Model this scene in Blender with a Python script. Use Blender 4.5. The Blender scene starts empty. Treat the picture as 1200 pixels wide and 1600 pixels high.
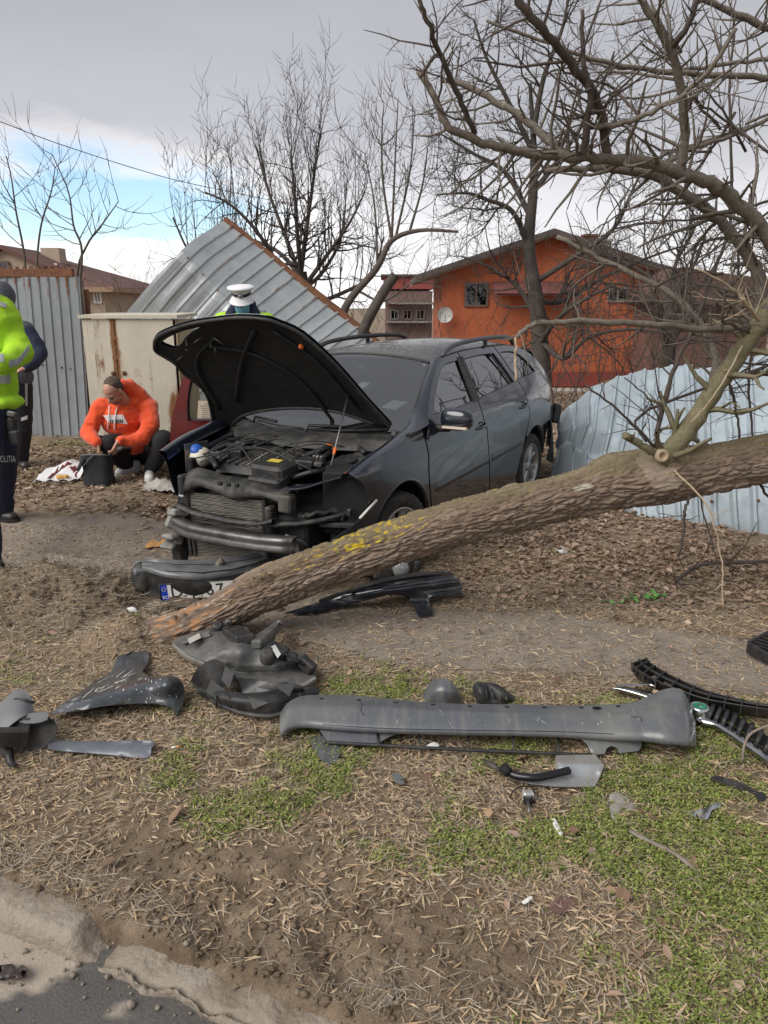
import bpy, bmesh, math, random
import numpy as np
from mathutils import Vector, Matrix, Euler
from mathutils.geometry import delaunay_2d_cdt

S = bpy.context.scene
COL = S.collection
R = math.radians
rng = np.random.default_rng(7)
random.seed(7)

# ---------------------------------------------------------------- camera, sky, sun, exposure
CAM_H, FPX = 1.8, 1200.0
PITCH = math.atan(320 / 1200)
cam = bpy.data.cameras.new('camera')
cam.sensor_fit = 'VERTICAL'; cam.sensor_height = 24; cam.lens = 24 * FPX / 1600
cam.clip_start = .05; cam.clip_end = 3000
co = bpy.data.objects.new('camera', cam); COL.objects.link(co)
co.location = (0, 0, CAM_H); co.rotation_euler = (math.pi / 2 - PITCH, 0, 0)
S.camera = co
S.view_settings.view_transform = 'Standard'; S.view_settings.look = 'None'
S.view_settings.exposure = 0.88; S.view_settings.gamma = 1; S.view_settings.use_curve_mapping = False
S.render.engine = 'CYCLES'
S.cycles.max_bounces = 8; S.cycles.transparent_max_bounces = 12
S.cycles.caustics_reflective = False; S.cycles.caustics_refractive = False

SUN_EL, SUN_AZ = R(42), R(-128)          # azimuth measured from +Y towards +X
W = bpy.data.worlds.new('World'); S.world = W; W.use_nodes = True
def build_world():
    nt = W.node_tree; nt.nodes.clear(); N = nt.nodes.new; L = nt.links.new
    out = N('ShaderNodeOutputWorld'); bg = N('ShaderNodeBackground'); L(bg.outputs[0], out.inputs[0])
    bg.inputs[1].default_value = 0.11
    sky = N('ShaderNodeTexSky'); sky.sky_type = 'NISHITA'; sky.sun_disc = False
    sky.sun_elevation = SUN_EL; sky.sun_rotation = SUN_AZ; sky.air_density = 1.0; sky.dust_density = .6; sky.ozone_density = 1.6
    tc = N('ShaderNodeTexCoord')
    sep = N('ShaderNodeSeparateXYZ'); L(tc.outputs['Generated'], sep.inputs[0])
    # project the direction on a cloud deck overhead so that clouds flatten towards the horizon
    def math_(op, a, b=None, c=None):
        n = N('ShaderNodeMath'); n.operation = op
        for i, v in enumerate((a, b, c)):
            if v is None: continue
            if isinstance(v, (int, float)): n.inputs[i].default_value = v
            else: L(v, n.inputs[i])
        return n.outputs[0]
    zc = math_('ADD', math_('MAXIMUM', sep.outputs['Z'], 0), .16)
    px_ = math_('DIVIDE', sep.outputs['X'], zc); py_ = math_('DIVIDE', sep.outputs['Y'], zc)
    cb = N('ShaderNodeCombineXYZ'); L(px_, cb.inputs[0]); L(py_, cb.inputs[1])
    def noise(scale, detail, off, rough=.55):
        mp = N('ShaderNodeMapping'); L(cb.outputs[0], mp.inputs[0]); mp.inputs['Location'].default_value = off
        n = N('ShaderNodeTexNoise'); n.inputs['Scale'].default_value = scale; n.inputs['Detail'].default_value = detail
        n.inputs['Roughness'].default_value = rough; L(mp.outputs[0], n.inputs[0]); return n.outputs[0]
    n1 = noise(.55, 6, (3.1, 1.7, 0)); n2 = noise(1.6, 7, (0, 4.2, 2), .6)
    # gap in the cloud deck, low on the left
    vm = N('ShaderNodeVectorMath'); vm.operation = 'SUBTRACT'; L(tc.outputs['Generated'], vm.inputs[0])
    vm.inputs[1].default_value = (-.33, .935, .105)
    vs = N('ShaderNodeVectorMath'); vs.operation = 'MULTIPLY'; L(vm.outputs[0], vs.inputs[0]); vs.inputs[1].default_value = (5.2, 1.5, 17)
    ln = N('ShaderNodeVectorMath'); ln.operation = 'LENGTH'; L(vs.outputs[0], ln.inputs[0])
    gap = math_('SUBTRACT', math_('ADD', ln.outputs['Value'], math_('MULTIPLY', math_('SUBTRACT', n2, .5), 2.6)), .55)
    rp = N('ShaderNodeValToRGB'); rp.color_ramp.elements[0].position = .0; rp.color_ramp.elements[1].position = .62
    L(gap, rp.inputs[0])
    # cloud colour: greyer overhead, whiter low down and at the edge of the gap
    el = N('ShaderNodeValToRGB'); L(sep.outputs['Z'], el.inputs[0]); e = el.color_ramp.elements
    e[0].position = 0; e[0].color = (5.6, 5.5, 5.4, 1); e[1].position = .40; e[1].color = (2.2, 2.25, 2.45, 1)
    m = e.new(.09); m.color = (4.9, 4.9, 5.05, 1); m = e.new(.20); m.color = (2.8, 2.85, 3.08, 1)
    edge = N('ShaderNodeValToRGB'); L(gap, edge.inputs[0]); ee = edge.color_ramp.elements
    ee[0].position = .35; ee[0].color = (1.38, 1.34, 1.28, 1); ee[1].position = 1.0; ee[1].color = (1, 1, 1, 1)
    mul = N('ShaderNodeMix'); mul.data_type = 'RGBA'; mul.blend_type = 'MULTIPLY'; mul.inputs[0].default_value = 1
    L(el.outputs[0], mul.inputs[6]); L(edge.outputs[0], mul.inputs[7])
    var = N('ShaderNodeMapRange'); L(n1, var.inputs[0]); var.inputs[1].default_value = .3; var.inputs[2].default_value = .7
    var.inputs[3].default_value = .86; var.inputs[4].default_value = 1.12
    sc = N('ShaderNodeVectorMath'); sc.operation = 'SCALE'; L(mul.outputs[2], sc.inputs[0]); L(var.outputs[0], sc.inputs['Scale'])
    bl = N('ShaderNodeMix'); bl.data_type = 'RGBA'; L(rp.outputs[0], bl.inputs[0])
    hs = N('ShaderNodeVectorMath'); hs.operation = 'MULTIPLY'; L(sky.outputs[0], hs.inputs[0]); hs.inputs[1].default_value = (.92, .98, 1.02)
    L(hs.outputs[0], bl.inputs[6]); L(sc.outputs[0], bl.inputs[7])
    L(bl.outputs[2], bg.inputs[0])
build_world()
sl = bpy.data.lights.new('sun', 'SUN'); sl.energy = 2.0; sl.angle = R(50); sl.color = (1, .96, .9)
so = bpy.data.objects.new('sun', sl); COL.objects.link(so)
sd = Vector((math.sin(SUN_AZ) * math.cos(SUN_EL), math.cos(SUN_AZ) * math.cos(SUN_EL), math.sin(SUN_EL)))
so.rotation_euler = sd.to_track_quat('Z', 'Y').to_euler(); so.location = sd * 30

# ---------------------------------------------------------------- pixel <-> world measuring helpers
cP, sP = math.cos(PITCH), math.sin(PITCH)
def ray(u, v):
    a = (u - 600) / FPX; b = (800 - v) / FPX
    return Vector((a, cP + b * sP, -sP + b * cP))
def at(u, v, y):                                   # the point seen at photo pixel (u, v), y metres in front
    r = ray(u, v); t = y / r.y
    return Vector((r.x * t, y, CAM_H + r.z * t))
# ---------------------------------------------------------------- numpy noise
def _h(ix, iy, iz, seed):
    n = (ix * 374761393 + iy * 668265263 + iz * 2147483647 + seed * 144665) & 0xffffffff
    n = ((n ^ (n >> 13)) * 1274126177) & 0xffffffff
    n = ((n ^ (n >> 16)) * 2246822519) & 0xffffffff
    return ((n ^ (n >> 15)) & 0xffffff) / float(0xffffff)
def vnoise(x, y, z=None, seed=0):
    x = np.asarray(x, float); y = np.asarray(y, float); z = np.zeros_like(x) if z is None else np.asarray(z, float) + 0 * x
    ix, iy, iz = (np.floor(a).astype(np.int64) for a in (x, y, z))
    fx, fy, fz = x - ix, y - iy, z - iz
    fx, fy, fz = (f * f * (3 - 2 * f) for f in (fx, fy, fz))
    r = 0
    for dx in (0, 1):
        for dy in (0, 1):
            for dz in (0, 1):
                r = r + _h(ix + dx, iy + dy, iz + dz, seed) * (fx if dx else 1 - fx) * (fy if dy else 1 - fy) * (fz if dz else 1 - fz)
    return r
def fbm(x, y, z=None, oct=4, seed=0):
    r = 0; a = .5; s = 1.0
    for o in range(oct):
        r = r + a * (vnoise(np.asarray(x) * s, np.asarray(y) * s, None if z is None else np.asarray(z) * s, seed + o) - .5); a *= .5; s *= 2.03
    return r
def sm(t): t = np.clip(t, 0, 1); return t * t * (3 - 2 * t)

# ---------------------------------------------------------------- mesh helpers
class MB:
    def __init__(s): s.v = []; s.f = []; s.smooth = []
    def add(s, vs, fs, smooth=True):
        o = len(s.v); s.v.extend([tuple(p) for p in vs]); s.f.extend([tuple(i + o for i in f) for f in fs]); s.smooth.extend([smooth] * len(fs)); return s
    def box(s, c, size, rot=None, bev=0.0):
        hx, hy, hz = (d / 2 for d in size); b = min(bev, hx * .9, hy * .9, hz * .9)
        M = rot.to_3x3() if isinstance(rot, Matrix) else (Euler(rot).to_matrix() if rot else Matrix.Identity(3))
        c = Vector(c)
        if b <= 0:
            vs = [Vector((x, y, z)) for x in (-hx, hx) for y in (-hy, hy) for z in (-hz, hz)]
            fs = [(0, 1, 3, 2), (4, 6, 7, 5), (0, 4, 5, 1), (2, 3, 7, 6), (0, 2, 6, 4), (1, 5, 7, 3)]
        else:
            vs = []; idx = {}
            for sx in (-1, 1):
                for sy in (-1, 1):
                    for sz in (-1, 1):
                        for k in range(3):
                            d = [hx, hy, hz]; 
                            for j in range(3):
                                if j != k: d[j] -= b
                            idx[sx, sy, sz, k] = len(vs); vs.append(Vector((sx * d[0], sy * d[1], sz * d[2])))
            fs = []
            for k in range(3):
                i, j = [(1, 2), (2, 0), (0, 1)][k]
                for sg in (-1, 1):
                    q = []
                    for (a, bb) in ((-1, -1), (1, -1), (1, 1), (-1, 1)):
                        t = [0, 0, 0]; t[k] = sg; t[i] = a; t[j] = bb; q.append(idx[t[0], t[1], t[2], k])
                    fs.append(tuple(q if sg > 0 else q[::-1]))
            for k in range(3):
                i, j = [(1, 2), (2, 0), (0, 1)][k]
                for a in (-1, 1):
                    for bb in (-1, 1):
                        q = []
                        for (t0, kk) in ((-1, i), (1, i), (1, j), (-1, j)):
                            t = [0, 0, 0]; t[k] = t0; t[i] = a; t[j] = bb; q.append(idx[t[0], t[1], t[2], kk])
                        fs.append(tuple(q if a * bb < 0 else q[::-1]))
            for sx in (-1, 1):
                for sy in (-1, 1):
                    for sz in (-1, 1):
                        q = [idx[sx, sy, sz, k] for k in range(3)]
                        fs.append(tuple(q if sx * sy * sz > 0 else q[::-1]))
        return s.add([M @ p + c for p in vs], fs, False)
    def tube(s, pts, rad, n=6, cap=True, flat=1.0, smooth=True):
        P = [Vector(p) for p in pts]; m = len(P)
        if not hasattr(rad, '__len__'): rad = [rad] * m
        ts = []
        for i in range(m):
            t = (P[min(i + 1, m - 1)] - P[max(i - 1, 0)]); ts.append(t.normalized() if t.length > 1e-9 else Vector((0, 0, 1)))
        up = Vector((0, 0, 1)) if abs(ts[0].z) < .9 else Vector((1, 0, 0))
        a = ts[0].cross(up).normalized(); vs = []
        for i in range(m):
            a = (a - ts[i] * a.dot(ts[i]));  a = a.normalized() if a.length > 1e-6 else ts[i].orthogonal().normalized()
            b = ts[i].cross(a)
            for k in range(n):
                w = 2 * math.pi * k / n
                vs.append(P[i] + a * (math.cos(w) * rad[i]) + b * (math.sin(w) * rad[i] * flat))
        fs = [(i * n + k, i * n + (k + 1) % n, (i + 1) * n + (k + 1) % n, (i + 1) * n + k) for i in range(m - 1) for k in range(n)]
        if cap: fs += [tuple(range(n - 1, -1, -1)), tuple((m - 1) * n + k for k in range(n))]
        return s.add(vs, fs, smooth)
    def lathe(s, prof, c=(0, 0, 0), axis='Z', n=24, smooth=True, rot=None):
        # prof: (radius, height) pairs
        vs = []
        for r, h in prof:
            for k in range(n):
                w = 2 * math.pi * k / n; x, y = r * math.cos(w), r * math.sin(w)
                p = {'Z': (x, y, h), 'X': (h, x, y), 'Y': (y, h, x)}[axis]; vs.append(Vector(p))
        if rot is not None: vs = [rot @ p for p in vs]
        vs = [p + Vector(c) for p in vs]; m = len(prof)
        fs = [(i * n + k, i * n + (k + 1) % n, (i + 1) * n + (k + 1) % n, (i + 1) * n + k) for i in range(m - 1) for k in range(n)]
        return s.add(vs, fs, smooth)
    def prism(s, poly, d, o=(0, 0, 0), ax=(1, 0, 0), ay=(0, 0, 1)):
        # polygon in the plane (ax, ay), thickness d along ax x ay
        ax, ay, o = Vector(ax), Vector(ay), Vector(o); nn = ax.cross(ay).normalized() * d; n = len(poly)
        lo = [o + ax * p[0] + ay * p[1] for p in poly]; vs = lo + [p + nn for p in lo]
        fs = [tuple(range(n - 1, -1, -1)), tuple(range(n, 2 * n))] + [(i, (i + 1) % n, n + (i + 1) % n, n + i) for i in range(n)]
        return s.add(vs, fs, False)
    def grid(s, P, smooth=True, thick=0.0, closed=False):
        # P: [rows][cols] of points; thick > 0 gives a solid sheet
        P = [[Vector(p) for p in r] for r in P]; m, n = len(P), len(P[0])
        fs = [(i * n + j, i * n + j + 1, (i + 1) * n + j + 1, (i + 1) * n + j) for i in range(m - 1) for j in range(n - 1)]
        if closed: fs += [(i * n + n - 1, i * n, (i + 1) * n, (i + 1) * n + n - 1) for i in range(m - 1)]
        flat = [p for r in P for p in r]
        s.add(flat, fs, smooth)
        if thick:
            nr = []
            for i in range(m):
                for j in range(n):
                    du = P[min(i + 1, m - 1)][j] - P[max(i - 1, 0)][j]; dv = P[i][min(j + 1, n - 1)] - P[i][max(j - 1, 0)]
                    q = dv.cross(du); nr.append(q.normalized() if q.length > 1e-12 else Vector((0, 0, 1)))
            back = [p - q * -thick for p, q in zip(flat, nr)]
            s.add(back, [f[::-1] for f in fs], smooth)
            ring = [(0, j) for j in range(n)] + [(i, n - 1) for i in range(1, m)] + [(m - 1, j) for j in range(n - 2, -1, -1)] + [(i, 0) for i in range(m - 2, 0, -1)]
            ids = [i * n + j for i, j in ring]; k = len(ids)
            s.add([flat[i] for i in ids] + [back[i] for i in ids], [(a, (a + 1) % k, k + (a + 1) % k, k + a) for a in range(k)], False)
        return s
    def build(s, name, mat, parent=None, kind=None, fix=True):
        me = bpy.data.meshes.new(name)
        off = Vector((0, 0, 0))
        if parent is not None and parent.get('_w'): off = world_loc(parent)
        vs = [(p[0] - off.x, p[1] - off.y, p[2] - off.z) for p in s.v]
        me.from_pydata(vs, [], s.f)
        me.polygons.foreach_set('use_smooth', s.smooth)
        if fix:
            bm = bmesh.new(); bm.from_mesh(me); bmesh.ops.recalc_face_normals(bm, faces=bm.faces); bm.to_mesh(me); bm.free()
        me.update()
        return link(name, me, mat, parent, kind)
def link(name, me, mat, parent=None, kind=None):
    for m in (mat if isinstance(mat, (list, tuple)) else [mat]):
        if m is not None and m.name not in [q.name for q in me.materials if q]: me.materials.append(m)
    o = bpy.data.objects.new(name, me); COL.objects.link(o)
    if parent is not None: o.parent = parent
    if parent is not None and parent.get('_w'): o['_w'] = 1
    if kind: o['kind'] = kind
    return o
def world_loc(o):
    p = Vector((0, 0, 0))
    while o is not None: p += Vector(o.location); o = o.parent
    return p
def thing(name, label, cat, loc=(0, 0, 0), rotz=None, group=None):
    # an Empty at the base of the thing; without rotz its parts are given in world coordinates
    o = bpy.data.objects.new(name, None); COL.objects.link(o); o.location = loc; o.empty_display_size = .1
    if rotz is None: o['_w'] = 1
    else: o.rotation_euler = (0, 0, rotz)
    o['label'] = label; o['category'] = cat
    if group: o['group'] = group
    return o
def tag(o, label, cat, group=None):
    o['label'] = label; o['category'] = cat
    if group: o['group'] = group
    return o
def npmesh(name, V, F, mat, parent=None, kind=None, smooth=True, attrs=None):
    # V (n,3), F (m,k) of one face size
    me = bpy.data.meshes.new(name); n, (m, k) = len(V), F.shape
    me.vertices.add(n); me.vertices.foreach_set('co', np.ascontiguousarray(V, np.float32).ravel())
    me.loops.add(m * k); me.loops.foreach_set('vertex_index', np.ascontiguousarray(F, np.int32).ravel())
    me.polygons.add(m); me.polygons.foreach_set('loop_start', np.arange(0, m * k, k, dtype=np.int32))
    me.polygons.foreach_set('use_smooth', np.full(m, smooth))
    me.update(calc_edges=True)
    for an, av in (attrs or {}).items():
        a = me.attributes.new(an, 'FLOAT', 'POINT'); a.data.foreach_set('value', np.ascontiguousarray(av, np.float32))
    return link(name, me, mat, parent, kind)
def cr(pts, n=6, closed=False):
    # Catmull-Rom through points of any dimension
    P = [Vector(p) for p in pts]; m = len(P); out = []
    for i in range(m if closed else m - 1):
        p0 = P[(i - 1) % m] if closed or i > 0 else P[0] * 2 - P[1]
        p1 = P[i]; p2 = P[(i + 1) % m]; p3 = P[(i + 2) % m] if closed or i + 2 < m else P[-1] * 2 - P[-2]
        for k in range(n):
            t = k / n
            out.append(.5 * (2 * p1 + (p2 - p0) * t + (2 * p0 - 5 * p1 + 4 * p2 - p3) * t * t + (3 * p1 - p0 - 3 * p2 + p3) * t ** 3))
    if not closed: out.append(P[-1])
    return out
def inpoly(x, y, poly):
    x = np.asarray(x, float); y = np.asarray(y, float); c = np.zeros(x.shape, bool); n = len(poly)
    for i in range(n):
        x1, y1 = poly[i][0], poly[i][1]; x2, y2 = poly[i - 1][0], poly[i - 1][1]
        if y1 == y2: continue
        c ^= ((y1 > y) != (y2 > y)) & (x < (x2 - x1) * (y - y1) / (y2 - y1) + x1)
    return c
def fill2d(outline, holes=(), step=.05):
    # triangulate an outline with holes and interior points -> 2-D verts, tris, boundary loops of indices
    loops = [list(outline)] + [list(h) for h in holes]; vs = []; es = []
    for lp in loops:
        o = len(vs); n = len(lp); vs += [Vector((p[0], p[1])) for p in lp]; es += [(o + i, o + (i + 1) % n) for i in range(n)]
    A = np.array([tuple(v) for v in vs]); lo, hi = A.min(0), A.max(0)
    gx, gy = np.meshgrid(np.arange(lo[0] + step / 2, hi[0], step), np.arange(lo[1] + step / 2, hi[1], step)); gx[::2] += step / 2 * .98
    gx, gy = gx.ravel(), gy.ravel(); ins = np.zeros(gx.shape, bool)
    for lp in loops: ins ^= inpoly(gx, gy, lp)
    d = np.min(np.hypot(gx[:, None] - A[None, :, 0], gy[:, None] - A[None, :, 1]), 1) if len(gx) else np.zeros(0)
    ok = ins & (d > step * .45); vs += [Vector((a, b)) for a, b in zip(gx[ok], gy[ok])]
    r = delaunay_2d_cdt(vs, es, [], 0, 1e-6); V, E2, T = r[0], r[1], r[2]
    c = np.array([[sum(V[i].x for i in t) / len(t), sum(V[i].y for i in t) / len(t)] for t in T]); k = np.zeros(len(T), bool)
    for lp in loops: k ^= inpoly(c[:, 0], c[:, 1], lp)
    T = [tuple(t) for t, q in zip(T, k) if q]
    cnt = {}
    for t in T:
        for i in range(len(t)):
            a, b = t[i], t[(i + 1) % len(t)]; cnt[(a, b)] = 1
    bd = [(a, b) for (a, b) in cnt if (b, a) not in cnt]
    return [(p.x, p.y) for p in V], T, bd
def sheet(mb, outline, fn, thick=.003, holes=(), step=.05, nrm=None, back=True):
    """solid sheet: 2-D outline filled and mapped through fn(a, b) -> 3-D point; separate verts for front, back and rim"""
    V, T, bd = fill2d(outline, holes, step); e = 1e-3
    P = [Vector(fn(a, b)) for a, b in V]; NN = []
    for (a, b), p in zip(V, P):
        da = Vector(fn(a + e, b)) - Vector(fn(a - e, b)); db = Vector(fn(a, b + e)) - Vector(fn(a, b - e))
        q = da.cross(db); q = q.normalized() if q.length > 1e-12 else Vector((0, 0, 1)); NN.append(q)
    mb.add(P, T, True)
    if back and thick:
        B = [p - q * thick for p, q in zip(P, NN)]
        mb.add(B, [t[::-1] for t in T], True)
        o = {}; vs = []; fs = []
        for a, b in bd:
            k = len(vs); vs += [P[a], P[b], B[b], B[a]]; fs.append((k + 1, k, k + 3, k + 2))
        mb.add(vs, fs, False)
    return mb
def lump(mb, c, size, seed=0, amp=.25, sub=2, freq=1.6, rot=None):
    bm = bmesh.new(); bmesh.ops.create_icosphere(bm, subdivisions=sub, radius=1)
    V = np.array([tuple(v.co) for v in bm.verts]); F = [tuple(v.index for v in f.verts) for f in bm.faces]; bm.free()
    r = 1 + amp * 2 * fbm(V[:, 0] * freq + 9, V[:, 1] * freq + seed, V[:, 2] * freq, 3, seed)
    V = V * r[:, None] * np.array(size)
    M = Euler(rot).to_matrix() if rot else Matrix.Identity(3)
    return mb.add([M @ Vector(p) + Vector(c) for p in V], F, True)

# ---------------------------------------------------------------- materials
MATS = {}
def mat(name, color, rough=.6, metal=0.0, spec=.5, noise=None, bump=None, coat=0.0, sheen=0.0, trans=0.0, attr=None):
    """Principled material. noise = (scale, dark colour, amount, detail); bump = (scale, strength, distance); attr = (attribute, ramp colours)"""
    if name in MATS: return MATS[name]
    m = bpy.data.materials.new(name); m.use_nodes = True; nt = m.node_tree; N = nt.nodes.new; L = nt.links.new
    b = nt.nodes['Principled BSDF']
    b.inputs['Base Color'].default_value = (*color, 1); b.inputs['Roughness'].default_value = rough; b.inputs['Metallic'].default_value = metal
    b.inputs['Specular IOR Level'].default_value = spec; b.inputs['Coat Weight'].default_value = coat; b.inputs['Coat Roughness'].default_value = .06
    b.inputs['Sheen Weight'].default_value = sheen; b.inputs['Transmission Weight'].default_value = trans
    tc = N('ShaderNodeTexCoord'); src = None
    if attr:
        a = N('ShaderNodeAttribute'); a.attribute_name = attr[0]; rp = N('ShaderNodeValToRGB'); L(a.outputs['Fac'], rp.inputs[0])
        el = rp.color_ramp.elements; cs = attr[1]
        while len(el) < len(cs): el.new(.5)
        for i, c in enumerate(cs): el[i].position = i / (len(cs) - 1); el[i].color = (*c, 1)
        src = rp.outputs[0]; L(src, b.inputs['Base Color'])
    for ns in ([noise] if noise and not isinstance(noise, list) else (noise or [])):
        n = N('ShaderNodeTexNoise'); n.inputs['Scale'].default_value = ns[0]; n.inputs['Detail'].default_value = ns[3] if len(ns) > 3 else 6; n.inputs['Roughness'].default_value = .65
        if len(ns) > 6:
            mp = N('ShaderNodeMapping'); mp.inputs['Scale'].default_value = ns[6]; L(tc.outputs['Object'], mp.inputs[0]); L(mp.outputs[0], n.inputs[0])
        else: L(tc.outputs['Object'], n.inputs[0])
        mr = N('ShaderNodeMapRange'); L(n.outputs[0], mr.inputs[0]); lo = ns[4] if len(ns) > 4 else .42; mr.inputs[1].default_value = lo; mr.inputs[2].default_value = lo + (ns[5] if len(ns) > 5 else .22); mr.inputs[3].default_value = 0; mr.inputs[4].default_value = ns[2]
        mx = N('ShaderNodeMix'); mx.data_type = 'RGBA'; L(mr.outputs[0], mx.inputs[0])
        if src is None: mx.inputs[6].default_value = (*color, 1)
        else: L(src, mx.inputs[6])
        mx.inputs[7].default_value = (*ns[1], 1); src = mx.outputs[2]; L(src, b.inputs['Base Color'])
    if bump:
        n = N('ShaderNodeTexNoise'); n.inputs['Scale'].default_value = bump[0]; n.inputs['Detail'].default_value = 8; L(tc.outputs['Object'], n.inputs[0])
        bp = N('ShaderNodeBump'); bp.inputs['Strength'].default_value = bump[1]; bp.inputs['Distance'].default_value = bump[2] if len(bump) > 2 else .01
        L(n.outputs[0], bp.inputs['Height']); L(bp.outputs[0], b.inputs['Normal'])
    MATS[name] = m; return m
# ---------------------------------------------------------------- terrain
K0 = np.array((-1.26, 2.12)); KE = np.array((.92, -.39)) / math.hypot(.92, .39); KN = np.array((-KE[1], KE[0]))
def kerb_q(x, y): return (x - K0[0]) * KN[0] + (y - K0[1]) * KN[1]
def kerb_t(x, y): return (x - K0[0]) * KE[0] + (y - K0[1]) * KE[1]
PXC = [-6, -4, -2.6, -1.6, -.7, 0, 1, 2, 4, 7]; PYC = [6.6, 5.6, 5.15, 5.25, 4.6, 4.02, 3.95, 3.6, 2.6, 1.2]; PHW = [.5, .55, .6, .62, .5, .38, .42, .36, .34, .3]
def path_d(x, y):                                   # > 0 inside the trodden path
    return np.interp(x, PXC, PHW) - np.abs(y - np.interp(x, PXC, PYC)) + .22 * fbm(x * 2.1, y * 2.1, None, 4, 31)
def height(x, y, fine=True):
    x = np.asarray(x, float); y = np.asarray(y, float)
    z = .015 * np.clip(y - 5.4, 0, 6) + .22 * sm((-x - 1.0) / 1.2) * sm((y - 4.4) / 1.5) - 1.45 * sm((y - 13) / 18)
    z = z + .23 * np.exp(-((x + 2.15) / .62) ** 2 - ((y - 4.58) / .28) ** 2) + .17 * np.exp(-((x + 1.42) / .2) ** 2 - ((y - 3.92) / .16) ** 2)
    q = kerb_q(x, y); z = z + .02 * sm((.5 - np.abs(q - .7)) / .5)
    if fine:
        pm = sm(path_d(x, y) / .2 + .5)
        near = np.clip(3.2 / np.maximum(np.hypot(x, y), .5), 0, 1.2)
        soil = np.exp(-((x + 1.75) / .8) ** 2 - ((y - 4.4) / .42) ** 2) + np.exp(-(kerb_t(x, y) - .95) ** 2 / .25 - (q - .2) ** 2 / .05)
        z = z + (1 - .6 * pm) * (.022 * fbm(x * 2.2, y * 2.2, None, 4, 3) + near * .022 * fbm(x * 13, y * 13, None, 5, 5)) + soil * (.19 * fbm(x * 6, y * 6, None, 5, 8) + .02 * fbm(x * 25, y * 25, None, 3, 9))
    z = np.where(q < .0, z - .17 * sm(-q / .06 + .2), z)
    return z
def gz(x, y): return float(height(np.array([x]), np.array([y]), False)[0])
def gzf(x, y): return float(height(np.array([x]), np.array([y]), True)[0])
def ground(u, v, dz=0.0):                            # where photo pixel (u, v) meets the terrain
    r = ray(u, v); t = .3; dt = .02
    while t < 60:
        p = Vector((0, 0, CAM_H)) + r * t
        if p.z < gz(p.x, p.y) + dz: break
        t += dt
    return p

def ground_mat():
    m = bpy.data.materials.new('soil'); m.use_nodes = True; nt = m.node_tree; N = nt.nodes.new; L = nt.links.new
    b = nt.nodes['Principled BSDF']; b.inputs['Roughness'].default_value = .95; b.inputs['Specular IOR Level'].default_value = .2
    tc = N('ShaderNodeTexCoord')
    def noise(s, d, r=.65):
        n = N('ShaderNodeTexNoise'); n.inputs['Scale'].default_value = s; n.inputs['Detail'].default_value = d; n.inputs['Roughness'].default_value = r; L(tc.outputs['Object'], n.inputs[0]); return n.outputs[0]
    def ramp(f, *st):
        r = N('ShaderNodeValToRGB'); L(f, r.inputs[0]); e = r.color_ramp.elements
        while len(e) < len(st): e.new(.5)
        for i, (p, c) in enumerate(st): e[i].position = p; e[i].color = (*c, 1)
        return r.outputs[0]
    def mix(f, a, c):
        x = N('ShaderNodeMix'); x.data_type = 'RGBA'; L(f, x.inputs[0]); L(a, x.inputs[6]); L(c, x.inputs[7]); return x.outputs[2]
    def attr(a):
        n = N('ShaderNodeAttribute'); n.attribute_name = a; return n.outputs['Fac']
    soil = ramp(noise(9, 10), (.28, (.10, .07, .046)), (.5, (.185, .138, .096)), (.72, (.27, .205, .148)))
    litter = ramp(noise(55, 8, .75), (.33, (.13, .098, .068)), (.5, (.27, .205, .145)), (.66, (.42, .33, .235)))
    path = ramp(noise(7, 12, .7), (.28, (.19, .158, .13)), (.52, (.265, .226, .188)), (.75, (.34, .295, .25)))
    green = ramp(noise(30, 8), (.3, (.085, .085, .035)), (.55, (.15, .15, .055)), (.75, (.25, .21, .11)))
    grit = ramp(noise(260, 3), (.35, (.6, .6, .6)), (.62, (1.18, 1.16, 1.13)))
    c = mix(attr('litter'), soil, litter); c = mix(attr('green'), c, green); c = mix(attr('path'), c, path)
    mm = N('ShaderNodeMix'); mm.data_type = 'RGBA'; mm.blend_type = 'MULTIPLY'; mm.inputs[0].default_value = .8; L(c, mm.inputs[6]); L(grit, mm.inputs[7])
    L(mm.outputs[2], b.inputs['Base Color'])
    bp = N('ShaderNodeBump'); bp.inputs['Strength'].default_value = .7; bp.inputs['Distance'].default_value = .012; L(noise(70, 10, .7), bp.inputs['Height']); L(bp.outputs[0], b.inputs['Normal'])
    return m
M_SOIL = ground_mat()
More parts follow.
